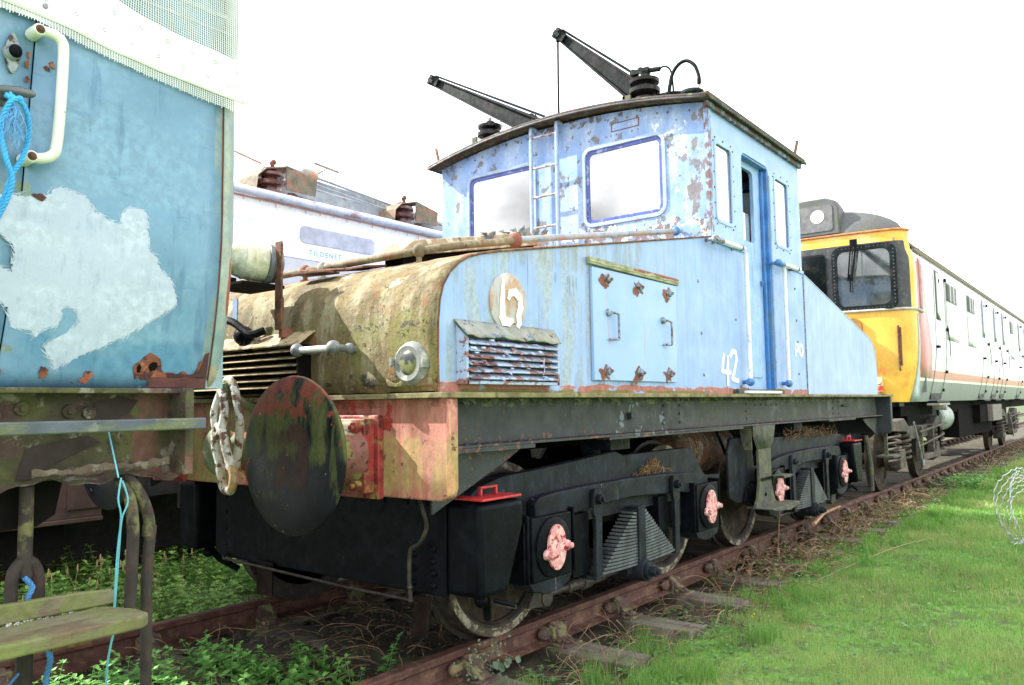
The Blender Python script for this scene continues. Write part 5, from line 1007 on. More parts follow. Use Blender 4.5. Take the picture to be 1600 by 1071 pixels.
mb = MB(); mb.ball((5.75,YF+.45,3.96),.10,(1.4,1,.8)); mb.tube([(5.9,YF+.45,4.02),(6.05,YF+.45,4.12),(5.85,YF+.45,4.13),(6.2,YF+.45,4.10)],.014,6); mb.box(5.45,5.7,YF+.4,YF+.5,3.88,3.95); mb.tube([(4.3,YF+.2,3.98),(4.95,YF+.2,3.87)], .010, 6); mb.tube([(3.2,YF+.2,4.12),(4.3,YF+.2,3.98)], .010, 6); obj('roof_switch_gear', mb, mat('rust_and_grey_gear', (.25,.22,.19), .6, var=.4, layers=[L((.4,.2,.1), 9, .55, .05, .9)]), FAR)
mb = MB(); mb.box(1.0,16,YF+.3,YF+2.3,.55,1.0); mb.box(1.0,3.0,YF+.02,YF+.3,.2,1.0); obj('underframe', mb, M['void'], FAR)
m_pk = mat('pinkish_brown_battery_box', (.085,.045,.034), .8, var=.3, vs=4, layers=[L((.09,.05,.04), 6, .55, .06, .8), L((.05,.04,.035), (6,6,3), .58, .05, .8)])
mb = MB(); mb.box(2.05,3.28,YF-.02,YF+.05,.43,.98); mb.box(2.05,2.55,YF-.035,YF-.02,.45,.98); mb.box(3.0,3.28,YF-.035,YF-.02,.50,.98); mb.box(2.05,3.28,YF-.05,YF+.05,.395,.43); obj('battery_box', mb, m_pk, FAR, bevel=.006)
mb = MB(); mb.box(3.28,16,YF-.02,YF+.3,.55,.98); mb.box(2.0,16,YF+.4,YF+.5,.02,.6)
for x in (3.55,3.95,4.5): mb.box(x,x+.08,YF-.05,YF-.02,.42,.9)
for x in (2.4,4.4,6.8,11): mb.lathe((x,YF+.5,.45),(0,-1,0),[(0,.45),(.10,.45),(.11,.2),(.14,.1)],30)
obj('running_gear', mb, mat('dark_running_gear', (.022,.018,.017), .8, var=.4), FAR)

# ================================================================== yellow fronted multiple unit on the right
EMU = thing('yellow_front_railcar', 'white and grey passenger railcar with red stripe and yellow cab front behind the blue locomotive', 'railcar', (16, YC, 0))
YE = -1.30
def ye(z):                                     # cross section of the body side
    if z < 2.3: return YE + .16*((2.3-z)/1.04)**2.2
    if z > 3.3: return YE + .10*((z-3.3)/.25)**2
    return YE
zl = [1.262,1.32,1.40,1.50,1.62,1.70,1.80,1.95,2.1,2.3,2.55,2.8,3.0,3.2,3.35,3.45,3.52]
m_body = mat('white_coach_paint', (.80,.80,.82), .35, var=.04, bump=.05, layers=[
    L((.24,.25,.27), (1.5,2,2), .30, .01, 1, z=(1.0,1.575,.004), rough=.5), L((.80,.82,.82), (1.5,2,2), .30, .01, 1, z=(1.575,1.612,.004)),
    L((.62,.22,.24), (1,1,1), .28, .01, 1, z=(1.612,1.745,.004), x=(13.6,40,.01)),
    L((.50,.55,.60), (2,2,6), .56, .08, .6, z=(1.8,2.3,.1)), L((.32,.35,.33), (3,3,1.5), .58, .06, .4, z=(1.2,1.6,.05)),
    L((.25,.22,.2), (30,30,3), .70, .02, .6)])
XC = [(12.74,1),(12.9,1)]
mb = MB(); nz = len(zl)-1
mb.grid(lambda u, v: (12.74+20*u, ye(zl[round(v*nz)]), zl[round(v*nz)]), 40, nz); mb.grid(lambda u, v: (12.74+20*u, 2*YC-ye(zl[round(v*nz)]), zl[round(v*nz)]), 10, nz); mb.box(32.7,32.74,YE+.1,1.4,1.3,3.5)
obj('body_side', mb, m_body, EMU)
m_yel = mat('warning_yellow_paint', (.80,.48,.07), .4, var=.08, vs=2, layers=[L((.72,.36,.04), (2,2,2), .52, .1, .7), L((.80,.62,.25), (3,3,3), .56, .08, .6, z=(3.5,3.8,.03)), L((.25,.12,.06), 26, .69, .02, .8), L((.74,.25,.06), 5, .54, .06, .7, z=(1.25,2.0,.3))])
def front_xy(t):          # t 0..1 from the near corner to the centre
    P = [(12.745,0.0),(12.66,.015),(12.58,.05),(12.52,.11),(12.49,.20),(12.46,.40),(12.42,.90),(12.40,1.43)]
    n_ = len(P)-1; i = min(int(t*n_), n_-1); f = t*n_-i
    return P[i][0]+(P[i+1][0]-P[i][0])*f, P[i][1]+(P[i+1][1]-P[i][1])*f
zf = [1.262,1.4,1.55,1.75,2.0,2.3,2.585,2.60]; 
def front_piece(z0, z1, m, nm, dx=0, t0=0, t1=1):
    zz = [z0+(z1-z0)*k/8 for k in range(9)]; mb = MB()
    for sgn in (0, 1):
        def fn(u, v):
            z = zz[round(v*8)]; x, dy = front_xy(t0+(t1-t0)*u); b = ye(min(z, 3.5))*(1)
            y = b+dy*(YC-b)/1.43; y = y if sgn == 0 else 2*YC-y
            tw = max(0, (1.75-z))*.10
            return (x+dx+tw*.5, y, z)
        mb.grid(fn, 21, 8)
    return obj(nm, mb, m, EMU)
front_piece(1.262, 2.60, m_yel, 'lower_yellow_front'); front_piece(3.60, 3.76, m_yel, 'yellow_cornice', 0)
front_piece(2.60, 3.60, mat('black_window_surround', (.035,.037,.04), .5, var=.3, layers=[L((.10,.10,.10), 12, .6, .05, .7)]), 'black_window_surround', .002, .22, 1)
front_piece(2.60, 3.60, m_yel, 'yellow_corner_pillar', 0, 0, .25)
mb = MB()
for sgn in (0, 1):
    mb.tube([( *(lambda q: (q[0]-.02, (YE+q[1] if sgn == 0 else 2*YC-YE-q[1])))(front_xy(t/20)), 2.60) for t in range(21)], .020, 8)
    mb.tube([(12.74,(YE-.012 if sgn == 0 else 2*YC-YE+.012),2.60),(13.05,(YE-.015 if sgn == 0 else 2*YC-YE+.015),2.59)], .024, 8)
obj('waist_rail', mb, mat('pale_grey_waist_rail', (.42,.40,.35), .6, var=.2), EMU)
mb = MB()
for sgn in (0, 1): mb.tube([( *(lambda q: (q[0]-.02, (YE+.05+q[1] if sgn == 0 else 2*YC-YE-.05-q[1])))(front_xy(t/20)), 3.765) for t in range(21)], .016, 8)
obj('orange_roof_edge', mb, mat('orange_roof_line', (.50,.16,.05), .6, var=.35), EMU)
# windscreens
dirv = Vector((12.40-12.46, 1.03, 0)); dirv.normalize()
for sgn in (0, 1):
    w = thing('windscreen', None, None, (12.45, (-.68 if sgn == 0 else .94), 2.6), parent=EMU)
    mpw = lambda u, v, ww, sgn=sgn: (12.455+ww-(u+.85)*.052, (u if sgn == 0 else 2*YC-u), v)
    obj('windscreen_frame', plate(rrect(-1.12,-.23,2.60,3.58,.13), [rrect(-1.03,-.31,2.68,3.50,.11)], .02, lambda u, v, ww: mpw(u, v, -.03+ww)), M['boom'], w, bevel=.006)
    mb = MB()
    for k in range(15):
        for zz in (2.635, 3.545): mb.rivet(mpw(-1.05+k*.055, zz, -.032), (-1,0,0), .008)
        for uu in (-1.085, -.265): mb.rivet(mpw(uu, 2.70+k*.055, -.032), (-1,0,0), .010)
    obj('frame_rivet', mb, mat('grey_screw', (.07,.07,.07), .6), w)
    g = plate(rrect(-1.035,-.305,2.675,3.505,.11), [], .004, lambda u, v, ww: mpw(u, v, -.012+ww)); obj('windscreen_glass', g, glass('grey_green_windscreen', (.30,.36,.36), .22, .03, .75, (.11,.13,.13)), w)
mb = MB(); mb.box(12.46,12.47,-.60,-.50,2.79,2.92); obj('notice_paper', mb, mat('white_paper_notice', (.8,.8,.8), .8), EMU)
mb = MB(); mb.box(12.55,13.4,-1.0,1.3,2.3,2.66); mb.box(13.4,13.45,-1.25,1.5,1.4,3.6); mb.box(12.9,13.1,-.9,-.5,2.6,3.1); mb.box(12.5,13.4,-1.1,1.35,3.60,3.64); obj('cab_interior', mb, mat('grey_green_cab_interior', (.16,.19,.18), .7, var=.2), EMU)
# end door (centre) with rounded outline
mb = MB(); mb.add([(12.372,.05+u,v) for u, v in rrect(-.20,.40,2.64,3.50,.06)], [tuple(range(24))]); obj('centre_panel', mb, M['boom'], EMU, solid=.02)
# wiper
mb = MB(); mb.tube([(12.36,-.56,3.66),(12.35,-.60,3.55),(12.35,-.52,3.05)], .016, 6); mb.tube([(12.35,-.53,3.60),(12.35,-.47,3.05)], .012, 6); mb.tube([(12.345,-.50,3.15),(12.345,-.50,2.88)], .010, 6); mb.box(12.33,12.36,-.62,-.52,3.55,3.66); obj('wiper', mb, M['black'], EMU)
# recess with coupling socket, hand rail, lamp
mb = MB(); mb.prism(rrect(-.62,-.12,1.75,2.50,.12), 'x', 12.38, 12.44); rc = obj('socket_recess', mb, mat('dark_yellow_recess', (.25,.12,.02), .6), EMU)
mb = MB(); mb.ball((12.36,-.36,2.25),.16,(.6,.9,1.4)); mb.tube(smoothpath([(12.36,-.45,2.2),(12.33,-.58,2.3),(12.34,-.60,1.9)]), .035, 10); obj('jumper_socket', mb, m_yel, rc)
mb = MB(); mb.tube([(12.46,-1.10,2.35),(12.42,-1.10,2.35),(12.42,-1.10,1.72),(12.46,-1.10,1.72)], .014, 8); mb.box(12.42,12.48,-1.13,-1.10,1.78,2.33); obj('front_hand_rail', mb, M['rust'], EMU)
mb = MB(); mb.box(12.40,12.46,-.86,-.76,1.42,1.62); mb.lathe((12.40,-.81,1.56),(-1,0,0),[(0,.04),(.03,.038)],14); obj('tail_lamp', mb, mat('pale_lamp_plastic', (.75,.6,.4), .4, layers=[L((.6,.04,.03), 9, .5, .02, 1, z=(1.42,1.5,.01))]), EMU)
mb = MB(); mb.box(12.36,12.40,-.9,-.55,1.31,1.38); mb.box(12.5,12.8,-1.05,-.4,1.20,1.262); mb.box(12.55,12.65,-.9,-.7,.9,1.25); obj('front_step', mb, M['black'], EMU)
# roof: side roof, dome and headcode box
m_roof = mat('grey_railcar_roof', (.065,.07,.07), .7, var=.15, layers=[L((.095,.10,.10), (2,2,2), .54, .12, .7), L((.07,.085,.045), 6, .58, .05, .7)])
def roofz(y, top, lo=3.52): t = abs((y-YC)/1.345); return lo+(top-lo)*(max(0, 1-t**2.6))**.62
mb = MB(); mb.grid(lambda u, v: (13.3+19.4*u, YE+.085+(2.69)*v, roofz(YE+.085+2.69*v, 3.98)), 4, 28); obj('roof_skin', mb, m_roof, EMU)
mb = MB()
def dome(u, v):
    x = 12.44+.95*u; y = YE+.085+2.69*v; e = math.sin(min(1, u*1.5)*math.pi/2)**.55
    lo = 3.78-.26*min(1, max(0, (u-.25)/.5)); w = 1.0-.04*(1-u)
    return (x+.22*abs((y-YC)/1.345)**4*(1-u), YC+(y-YC)*w, max(lo, lo+(roofz(y, 4.08)-3.52)*e))
mb.grid(dome, 16, 30); obj('front_dome', mb, m_roof, EMU)
hd = thing('headcode_box', None, None, (12.5,YC,3.8), parent=EMU)
P = [(YC-.50,3.79),(YC+.50,3.79),(YC+.49,4.20),(YC+.42,4.32),(YC+.30,4.37),(YC-.30,4.37),(YC-.42,4.32),(YC-.49,4.20)]
mb = MB(); vs = [(12.43,p[0],p[1]) for p in P]+[(12.66,p[0],p[1]+.02) for p in P]+[(13.9,YC+(p[0]-YC)*.8,3.79+(p[1]-3.79)*.55) for p in P]; mb.add(vs, [tuple(range(8)), tuple(range(16,24))]+[(k*8+i, k*8+(i+1) % 8, k*8+8+(i+1) % 8, k*8+8+i) for k in range(2) for i in range(8)]); obj('box_shell', mb, m_roof, hd, bevel=.02)
mb = MB(); mb.prism(rrect(YC-.40,YC+.40,3.86,4.26,.05), 'x', 12.420, 12.428); obj('display_panel', mb, mat('smoky_display_glass', (.12,.12,.12), .3, var=.3), hd)
mb = MB(); mb.lathe((12.420,-.05,4.09),(-1,0,0),[(0,.10),(.006,.10)],28); mb.lathe((12.420,.31,4.09),(-1,0,0),[(0,.10),(.006,.10)],28); obj('marker_disc', mb, mat('cream_marker_disc', (.85,.78,.60), .6), hd)
mb = MB(); mb.tube([(12.9,YE+.03,3.50),(32.7,YE+.03,3.50)], .022, 6); mb.tube([(12.8,YE+.055,3.56),(32.7,YE+.055,3.56)], .02, 6); obj('roof_eave', mb, mat('brown_grey_eave', (.20,.16,.13), .7, var=.3), EMU)
# red corner panel, doors and windows along the side
def epatch(pts, m, nm, off=.004, parent=EMU, t=.004):
    """flat patch that follows the curve of the body side"""
    n_ = 9; z0 = min(p[1] for p in pts); z1 = max(p[1] for p in pts)
    mb = MB(); rows = []
    for k in range(n_+1):
        z = z0+(z1-z0)*k/n_; xs = []
        for a, b in zip(pts, pts[1:]+pts[:1]):
            if (a[1]-z)*(b[1]-z) <= 0 and abs(a[1]-b[1]) > 1e-9: xs.append(a[0]+(b[0]-a[0])*(z-a[1])/(b[1]-a[1]))
        if not xs: xs = [p[0] for p in pts if abs(p[1]-z) < 1e-6]
        rows.append((min(xs), max(xs), z))
    vs = []
    for a, b, z in rows: vs += [(a, ye(z)-off, z), (b, ye(z)-off, z)]
    mb.add(vs, [(2*k, 2*k+1, 2*k+3, 2*k+2) for k in range(n_)]); return obj(nm, mb, m, parent, solid=t)
m_pinkred = mat('faded_red_livery', (.60,.25,.25), .5, var=.12, layers=[L((.70,.42,.42), (3,3,1.5), .53, .08, .7)])
epatch([(12.95,1.70),(13.05,1.62),(13.85,1.62),(13.72,2.1),(13.40,2.7),(13.25,3.50),(12.80,3.50),(12.84,2.5),(12.90,1.85)], m_pinkred, 'red_corner_panel')
epatch([(12.74,1.27),(13.4,1.27),(12.97,1.62),(12.90,1.85),(12.86,2.3),(12.80,2.54),(12.74,2.54)], mat('grey_corner_panel', (.30,.36,.37), .45, var=.12), 'grey_corner_panel', .002)
m_win = glass('dark_saloon_glass', (.25,.27,.28), .55, .02, .1, (.6,.6,.6)); m_frm = mat('grey_window_frame', (.45,.47,.5), .5, var=.1)
m_dk = mat('dark_window_opening', (.10,.10,.10), .6, var=.3)
epatch([(12.92,2.60),(13.14,2.60),(13.14,3.38),(12.92,3.38)], mat('dark_red_slot_window', (.28,.10,.10), .5), 'quarter_light', .008)
def door(x0, x1, drop=True, blue=False):
    d = thing('slam_door', None, None, (x0, YE, 1.3), parent=EMU)
    for xx in (x0, x1): epatch([(xx-.012,1.33),(xx+.012,1.33),(xx+.012,3.45),(xx-.012,3.45)], M['boom'] if False else mat('dark_door_gap', (.16,.17,.18), .6), 'door_gap', .006, d)
    wx0, wx1 = (x0+.12, x0+.50)
    epatch([(wx0,2.56),(wx1,2.56),(wx1,3.36),(wx0,3.36)], m_dk if not blue else mat('blue_grey_drop_light', (.16,.24,.42), .3), 'drop_light', .006, d)
    epatch([(wx0+.07,2.60),(wx1-.04,2.60),(wx1-.04,3.32),(wx0+.07,3.32)], m_win, 'drop_glass', .013, d)
    for z in (1.42,1.72,2.42,3.25): mb = MB(); mb.box(x1+.01,x1+.09,ye(z)-.035,ye(z)-.004,z,z+.05); obj('door_hinge', mb, M['black'], d)
    mb = MB(); mb.box(x0+.0,x0+.12,ye(2.1)-.05,ye(2.1)-.004,2.10,2.14); mb.tube([(x1-.06,YE-.04,2.5),(x1-.05,YE-.06,2.2),(x1-.05,YE-.05,2.0)], .008, 6); obj('door_handle', mb, M['black'], d)
    mb = MB(); mb.box(x0,x1+.15,ye(1.27)-.13,ye(1.27)+.02,1.245,1.27); mb.box(x0+.02,x1,ye(1.35)-.012,ye(1.35)-.0,1.30,1.42); obj('door_step', mb, M['black'], d)
door(14.05, 14.95)
for x in (19.05, 20.85, 22.3, 25.7): door(x, x+.72, blue=True)
def sidewin(x0, x1, z0=2.28, z1=3.28):
    w = thing('saloon_window', None, None, (x0, YE, z0), parent=EMU)
    epatch([(x0,z0),(x1,z0),(x1,z1),(x0,z1)], m_frm, 'window_surround', .004, w)
    epatch([(x0+.05,z0+.04),(x1-.05,z0+.04),(x1-.05,2.92),(x0+.05,2.92)], mat('white_window_blind', (.74,.75,.76), .3, var=.03), 'fixed_light', .009, w)
    epatch([(x0+.05,2.95),(x1-.05,2.95),(x1-.05,z1-.03),(x0+.05,z1-.03)], m_dk, 'top_light', .009, w)
    for f in (.36,.66): epatch([(x0+(x1-x0)*f,2.95),(x0+(x1-x0)*f+.09,2.95),(x0+(x1-x0)*f+.09,z1-.03),(x0+(x1-x0)*f,z1-.03)], m_frm, 'sliding_light', .013, w)
for x0, x1 in ((15.05,16.15),(17.2,18.2),(23.9,24.7),(27.2,28.2),(29,30)): sidewin(x0, x1)
# underframe and bogies
m_ub = mat('brown_grey_underframe', (.055,.045,.038), .8, var=.4, layers=[L((.12,.10,.08), 5, .54, .07, .8), L((.11,.12,.045), 6, .56, .05, .8, x=(12,13.6,.3))])
mb = MB(); mb.box(12.8,32.5,-1.0,1.26,1.05,1.262); mb.box(17.5,22.0,-1.02,-.4,.55,1.1); mb.box(19.3,21.6,-1.15,-.5,.80,1.16); mb.tube([(15.0,-1.1,1.2),(15.05,-1.1,.5)], .02, 6); obj('underframe', mb, M['void'], EMU)
mb = MB(); mb.lathe((15.1,-.95,.98),(1,0,0),[(0,0),(.02,.20),(.06,.235),(.9,.235),(.94,.2),(.96,0)],26); obj('air_tank', mb, mat('pale_green_grey_tank', (.24,.28,.26), .5, var=.2), EMU)
mb = MB(); mb.box(20.4,21.9,-1.25,-1.0,.80,1.16); obj('equipment_box', mb, mat('grey_brown_box', (.17,.15,.13), .7, var=.2), EMU, bevel=.01)
mb = MB(); mb.box(14.05,14.95,-1.30,-1.12,1.20,1.232); mb.cyl((14.4,-1.34,1.17),(14.4,-1.15,1.17),.05,n=12); obj('step_board', mb, mat('grey_step', (.32,.30,.27), .7, var=.2), EMU)
def ebogie(cx):
    g = thing('railcar_bogie', None, None, (cx,YC,0), parent=EMU)
    for s in (-1, 1):
        yy = lambda a: a if s < 0 else 2*YC-a
        mb = MB(); P = [(cx-1.65,.86),(cx-1.65,1.00),(cx-1.2,1.03),(cx-.9,.90),(cx+.9,.90),(cx+1.2,1.03),(cx+1.65,1.0),(cx+1.65,.86),(cx+1.1,.84),(cx+.8,.72),(cx-.8,.72),(cx-1.1,.84)]
        mb.prism(P, 'y', min(yy(-1.12),yy(-.98)), max(yy(-1.12),yy(-.98))); mb.box(cx-.5,cx+.5,min(yy(-1.22),yy(-1.1)),max(yy(-1.22),yy(-1.1)),.40,.48); mb.box(cx-.45,cx-.38,min(yy(-1.2),yy(-1.1)),max(yy(-1.2),yy(-1.1)),.45,.9); mb.box(cx+.38,cx+.45,min(yy(-1.2),yy(-1.1)),max(yy(-1.2),yy(-1.1)),.45,.9); mb.tube([(cx-.6,yy(-1.2),.82),(cx+1.5,yy(-1.2),.90)], .02, 6); mb.tube([(cx-.6,yy(-1.2),.62),(cx+1.2,yy(-1.2),.72)], .018, 6)
        obj('bogie_side_frame', mb, m_ub, g, bevel=.01)
        for dx in (-1.28, 1.28):
            x = cx+dx
            mb = MB(); mb.lathe((x,yy(-.80),.45),(0,s,0),[(-.10,.48),(-.09,.45),(0,.44),(0,.36),(-.02,.35),(-.02,.12),(.04,.10),(.06,0)],36); obj('railcar_wheel', mb, M['wheel'], g)
            mb = MB(); mb.lathe((x,yy(-.92),.45),(0,s,0),[(-.05,.16),(.10,.16),(.15,.12),(.16,0)],20); mb.box(x-.16,x+.16,min(yy(-1.10),yy(-.95)),max(yy(-1.10),yy(-.95)),.34,.60); obj('axlebox', mb, m_ub, g, bevel=.01)
            for q in (-.30,.30):
                pts = [(x+q+.075*math.cos(t), yy(-1.06)+.075*math.sin(t), .42+.40*t/(2*math.pi*5)) for t in [2*math.pi*k/12 for k in range(61)]]
                mb = MB(); mb.tube(pts, .020, 7); obj('coil_spring', mb, m_ub, g)
    mb = MB(); mb.box(cx-.4,cx+.4,-1.0,1.26,.5,1.05); mb.cyl((cx-1.28,-.8,.45),(cx-1.28,1.06,.45),.08,n=10); mb.cyl((cx+1.28,-.8,.45),(cx+1.28,1.06,.45),.08,n=10); obj('bolster', mb, M['void'], g)
    mb = MB(); mb.tube(smoothpath([(cx-1.0,-1.2,.98),(cx-.92,-1.25,.6),(cx-.8,-1.25,.36),(cx-.66,-1.24,.42)]), .014, 6); obj('brake_hose', mb, M['lampbody'], g)
ebogie(13.62); ebogie(24.6)
for y in (-.72, .98):
    mb = MB(); mb.lathe((12.75,y,1.08),(-1,0,0),[(-.2,.16),(.1,.13),(.3,.10),(.31,.24),(.34,.23),(.35,.0)],24); obj('railcar_buffer', mb, M['black'], EMU)
# ================================================================== track, ground and plants
GZ = -.20
def noise2(x, y):
    return .5*math.sin(x*1.3+y*.7)+.3*math.sin(x*3.1-y*2.3+1.3)+.2*math.sin(x*7.3+y*6.1+.5)
def gz(x, y):
    d = .010*noise2(x, y)
    side = 1/(1+math.exp(-(-1.25-y)*6)) if y < 0 else 1/(1+math.exp(-(y-1.6)*6))
    mid = .085/(1+math.exp(-(y+.55)*14))/(1+math.exp(-(.95-y)*14))
    return GZ-.045+.045*side+mid+d
xs = [-8+.25*k for k in range(0, 170)] + [34.5+3*k for k in range(1, 20)] + [150, 400]
ys = [-400,-150,-60,-30,-18,-12] + [-9+.2*k for k in range(0, 110)] + [13.5,16,22,40,90,200,400]
mb = MB(); nx, ny = len(xs), len(ys)
for x in xs:
    for y in ys: mb.v.append((x, y, gz(x, y) if -12 < y < 13 and x < 100 else GZ-.02))
mb.f = [(i*ny+j, (i+1)*ny+j, (i+1)*ny+j+1, i*ny+j+1) for i in range(nx-1) for j in range(ny-1)]
m_g = mat('earth_and_turf', (.055,.045,.028), .95, var=.35, vs=3, bump=.9, bs=30, layers=[
    L((.15,.30,.05), (2,2,2), .38, .10, 1, y=(-500,-1.30,.12)), L((.05,.10,.025), (2,2,2), .42, .10, 1, y=(1.75,500,.15)),
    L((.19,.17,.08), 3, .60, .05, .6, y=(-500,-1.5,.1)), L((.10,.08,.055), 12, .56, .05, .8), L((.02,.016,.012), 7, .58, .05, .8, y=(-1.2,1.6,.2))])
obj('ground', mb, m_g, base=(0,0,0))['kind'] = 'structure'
# rails
def rail(y, nm, lab):
    P = [(-.070,-.150),(.070,-.150),(.070,-.140),(.020,-.122),(.011,-.105),(.011,-.052),(.020,-.040),(.035,-.034),(.036,-.008),(.030,0),(-.030,0),(-.036,-.008),(-.035,-.034),(-.020,-.040),(-.011,-.052),(-.011,-.105),(-.020,-.122),(-.070,-.140)]
    mb = MB(); X = [-3, 0, 3, 6, 9, 12, 16, 20, 30, 50, 90]
    vs = []; n = len(P)
    for x in X:
        for p in P: vs.append((x, y+p[0], p[1]))
    fs = [(k*n+i, k*n+(i+1) % n, (k+1)*n+(i+1) % n, (k+1)*n+i) for k in range(len(X)-1) for i in range(n)] + [tuple(range(n)), tuple(range(n*(len(X)-1), n*len(X)))]
    mb.add(vs, fs); tag(obj(nm, mb, M['rail'], base=(0,y,0), sharp=.5), lab, 'rail')
YN, YR = -.752, 1.10
rail(YN, 'rail', 'rusty brown rail in front, running beneath the near wheels of the blue locomotive')
rail(YR, 'rail', 'shaded rusty rail behind, passing the green weeds under the far wheels')
rail(3.78, 'rail', 'far rail half buried in weeds below the white covered locomotive')
# timber sleepers with cast chairs
def sleeper_mesh(seed):
    q = random.Random(seed); mb = MB(); L0 = [-1.40, -1.0, -.4, .2, .8, 1.4, 1.72]; vs = []
    for y in L0:
        for dx, z in ((-.125,-.30),(.125,-.30),(.125,-.165),(.11,-.155),(-.11,-.155),(-.125,-.165)): vs.append((dx+q.uniform(-.008,.008), y+q.uniform(-.01,.01), z+q.uniform(-.005,.005)))
    n = 6; mb.add(vs, [(k*n+i, k*n+(i+1) % n, (k+1)*n+(i+1) % n, (k+1)*n+i) for k in range(len(L0)-1) for i in range(n)] + [tuple(range(n)), tuple(range(n*(len(L0)-1), n*len(L0)))]); return mb
def chair_mesh(y):
    mb = MB(); mb.box(-.085,.085,y-.20,y+.20,-.158,-.140)
    for s in (-1, 1):
        P = [(y+s*.020,-.140),(y+s*.022,-.045),(y+s*.045,-.030),(y+s*.075,-.045),(y+s*.11,-.10),(y+s*.17,-.130),(y+s*.17,-.140)] if s < 0 else [(y+s*.045,-.140),(y+s*.045,-.05),(y+s*.07,-.045),(y+s*.10,-.10),(y+s*.16,-.130),(y+s*.16,-.140)]
        mb.prism(P, 'x', -.045, .045); mb.prism([(a+(s*.012), b-.012) for a, b in P[:4]]+[(y+s*.10,-.140)], 'x', -.068, .068)
        mb.cyl((0,y+s*.155,-.14),(0,y+s*.155,-.112),.022,n=8); mb.cyl((.055,y+s*.12,-.14),(.055,y+s*.12,-.118),.018,n=6); mb.cyl((-.055,y+s*.12,-.14),(-.055,y+s*.12,-.118),.018,n=6)
    return mb
def key_mesh(y):
    mb = MB(); mb.box(-.12,.12,y-.062,y-.014,-.118,-.055); 
    for k in range(5): mb.tube(smoothpath([(-.13+.012*k,y-.038,-.12),(-.128+.012*k,y-.068,-.09),(-.13+.012*k,y-.04,-.055)],4), .006, 6)
    mb.ball((-.125,y-.045,-.085),.034,(1,.8,1)); return mb
protos = []
near_labels = {1:'weathered sleeper nearest the camera, mostly hidden by nettles', 2:'weathered sleeper with its chair beside the ivy at the near front wheel', 3:'second clearly visible sleeper, its chair below the sand box', 4:'third sleeper along, its grey end poking into small clover leaves', 5:'fourth sleeper along with a pale broad end lying in the grass', 6:'fifth sleeper along, end just above the bright turf', 7:'sixth sleeper along beside the second wheel', 8:'seventh sleeper along among dry bramble stems', 9:'eighth sleeper along with a flat pale end showing through brambles'}
base_s = obj('railway_sleeper', sleeper_mesh(1), M['sleeper'], base=(0,0,-.3), bevel=.006)
c1 = obj('rail_chair', chair_mesh(YN), M['chair'], base_s, bevel=.006) ; k1_ = obj('chair_key', key_mesh(YN), M['chair'], base_s)
c2 = obj('rail_chair', chair_mesh(YR), M['chair'], base_s, bevel=.006)
for c_ in (c1, k1_, c2):
    for v in c_.data.vertices: pass
meshes = [base_s.data]
for sd in (2, 3):
    t_ = obj('tmp', sleeper_mesh(sd), M['sleeper'], base=(0,0,-.3)); meshes.append(t_.data); bpy.data.objects.remove(t_)
for k in range(0, 46):
    x = 1.75+.80*k
    if k == 0: s_ = base_s; kids = []
    else:
        s_ = base_s.copy(); s_.data = meshes[k % 3]; COL.objects.link(s_)
        for ch in (c1, k1_, c2):
            d_ = ch.copy(); COL.objects.link(d_); d_.parent = s_
    s_.location = (x+random.uniform(-.02,.02), 0, -.3)
    s_.rotation_euler = (0, 0, random.uniform(-.012,.012))
    s_['category'] = 'sleeper'; s_['group'] = 'timber sleepers under the near track'
    s_['label'] = near_labels.get(k, 'weathered timber sleeper further along the track beneath or beyond the vehicles' if k > 9 else 'dark timber sleeper under the blue coach in deep shade')
# ---------------------------------------------------------------- leaf materials
def leafmat(name, c1, c2, rough=.5, trans=.3):
    m = bpy.data.materials.new(name); m.use_nodes = True; nt = m.node_tree; N = nt.nodes; K = nt.links; b = N['Principled BSDF']
    at = N.new('ShaderNodeAttribute'); at.attribute_name = 'tint'
    mx = N.new('ShaderNodeMix'); mx.data_type = 'RGBA'; K.new(at.outputs['Fac'], mx.inputs[0]); mx.inputs[6].default_value = (*c1, 1); mx.inputs[7].default_value = (*c2, 1)
    K.new(mx.outputs[2], b.inputs['Base Color']); b.inputs['Roughness'].default_value = rough
    tr = N.new('ShaderNodeBsdfTranslucent'); K.new(mx.outputs[2], tr.inputs[0]); ms = N.new('ShaderNodeMixShader'); ms.inputs[0].default_value = trans
    K.new(b.outputs[0], ms.inputs[1]); K.new(tr.outputs[0], ms.inputs[2]); K.new(ms.outputs[0], N['Material Output'].inputs[0]); return m
def npmesh(name, V, F, tint, m, label=None, cat=None, kind='stuff', base=(0,0,0), parent=None, group=None):
    """V (n,3), F (m,k) arrays, tint per face"""
    V = np.asarray(V, dtype=np.float32)-np.array(base, dtype=np.float32); F = np.asarray(F, dtype=np.int32)
    me = bpy.data.meshes.new(name); me.vertices.add(len(V)); me.vertices.foreach_set('co', V.ravel())
    k = F.shape[1]; me.loops.add(F.size); me.loops.foreach_set('vertex_index', F.ravel()); me.polygons.add(len(F))
    me.polygons.foreach_set('loop_start', np.arange(0, F.size, k, dtype=np.int32)); me.polygons.foreach_set('loop_total', np.full(len(F), k, dtype=np.int32))
    me.update(calc_edges=True); a = me.attributes.new('tint', 'FLOAT', 'FACE'); a.data.foreach_set('value', np.asarray(tint, dtype=np.float32))
    me.materials.append(m); o = bpy.data.objects.new(name, me); COL.objects.link(o)
    o.location = base if not parent else (0,0,0)
    if parent: o.parent = parent
    if label: o['label'] = label
    if cat: o['category'] = cat
    if kind: o['kind'] = kind
    if group: o['group'] = group
    return o
RS = np.random.RandomState(5)
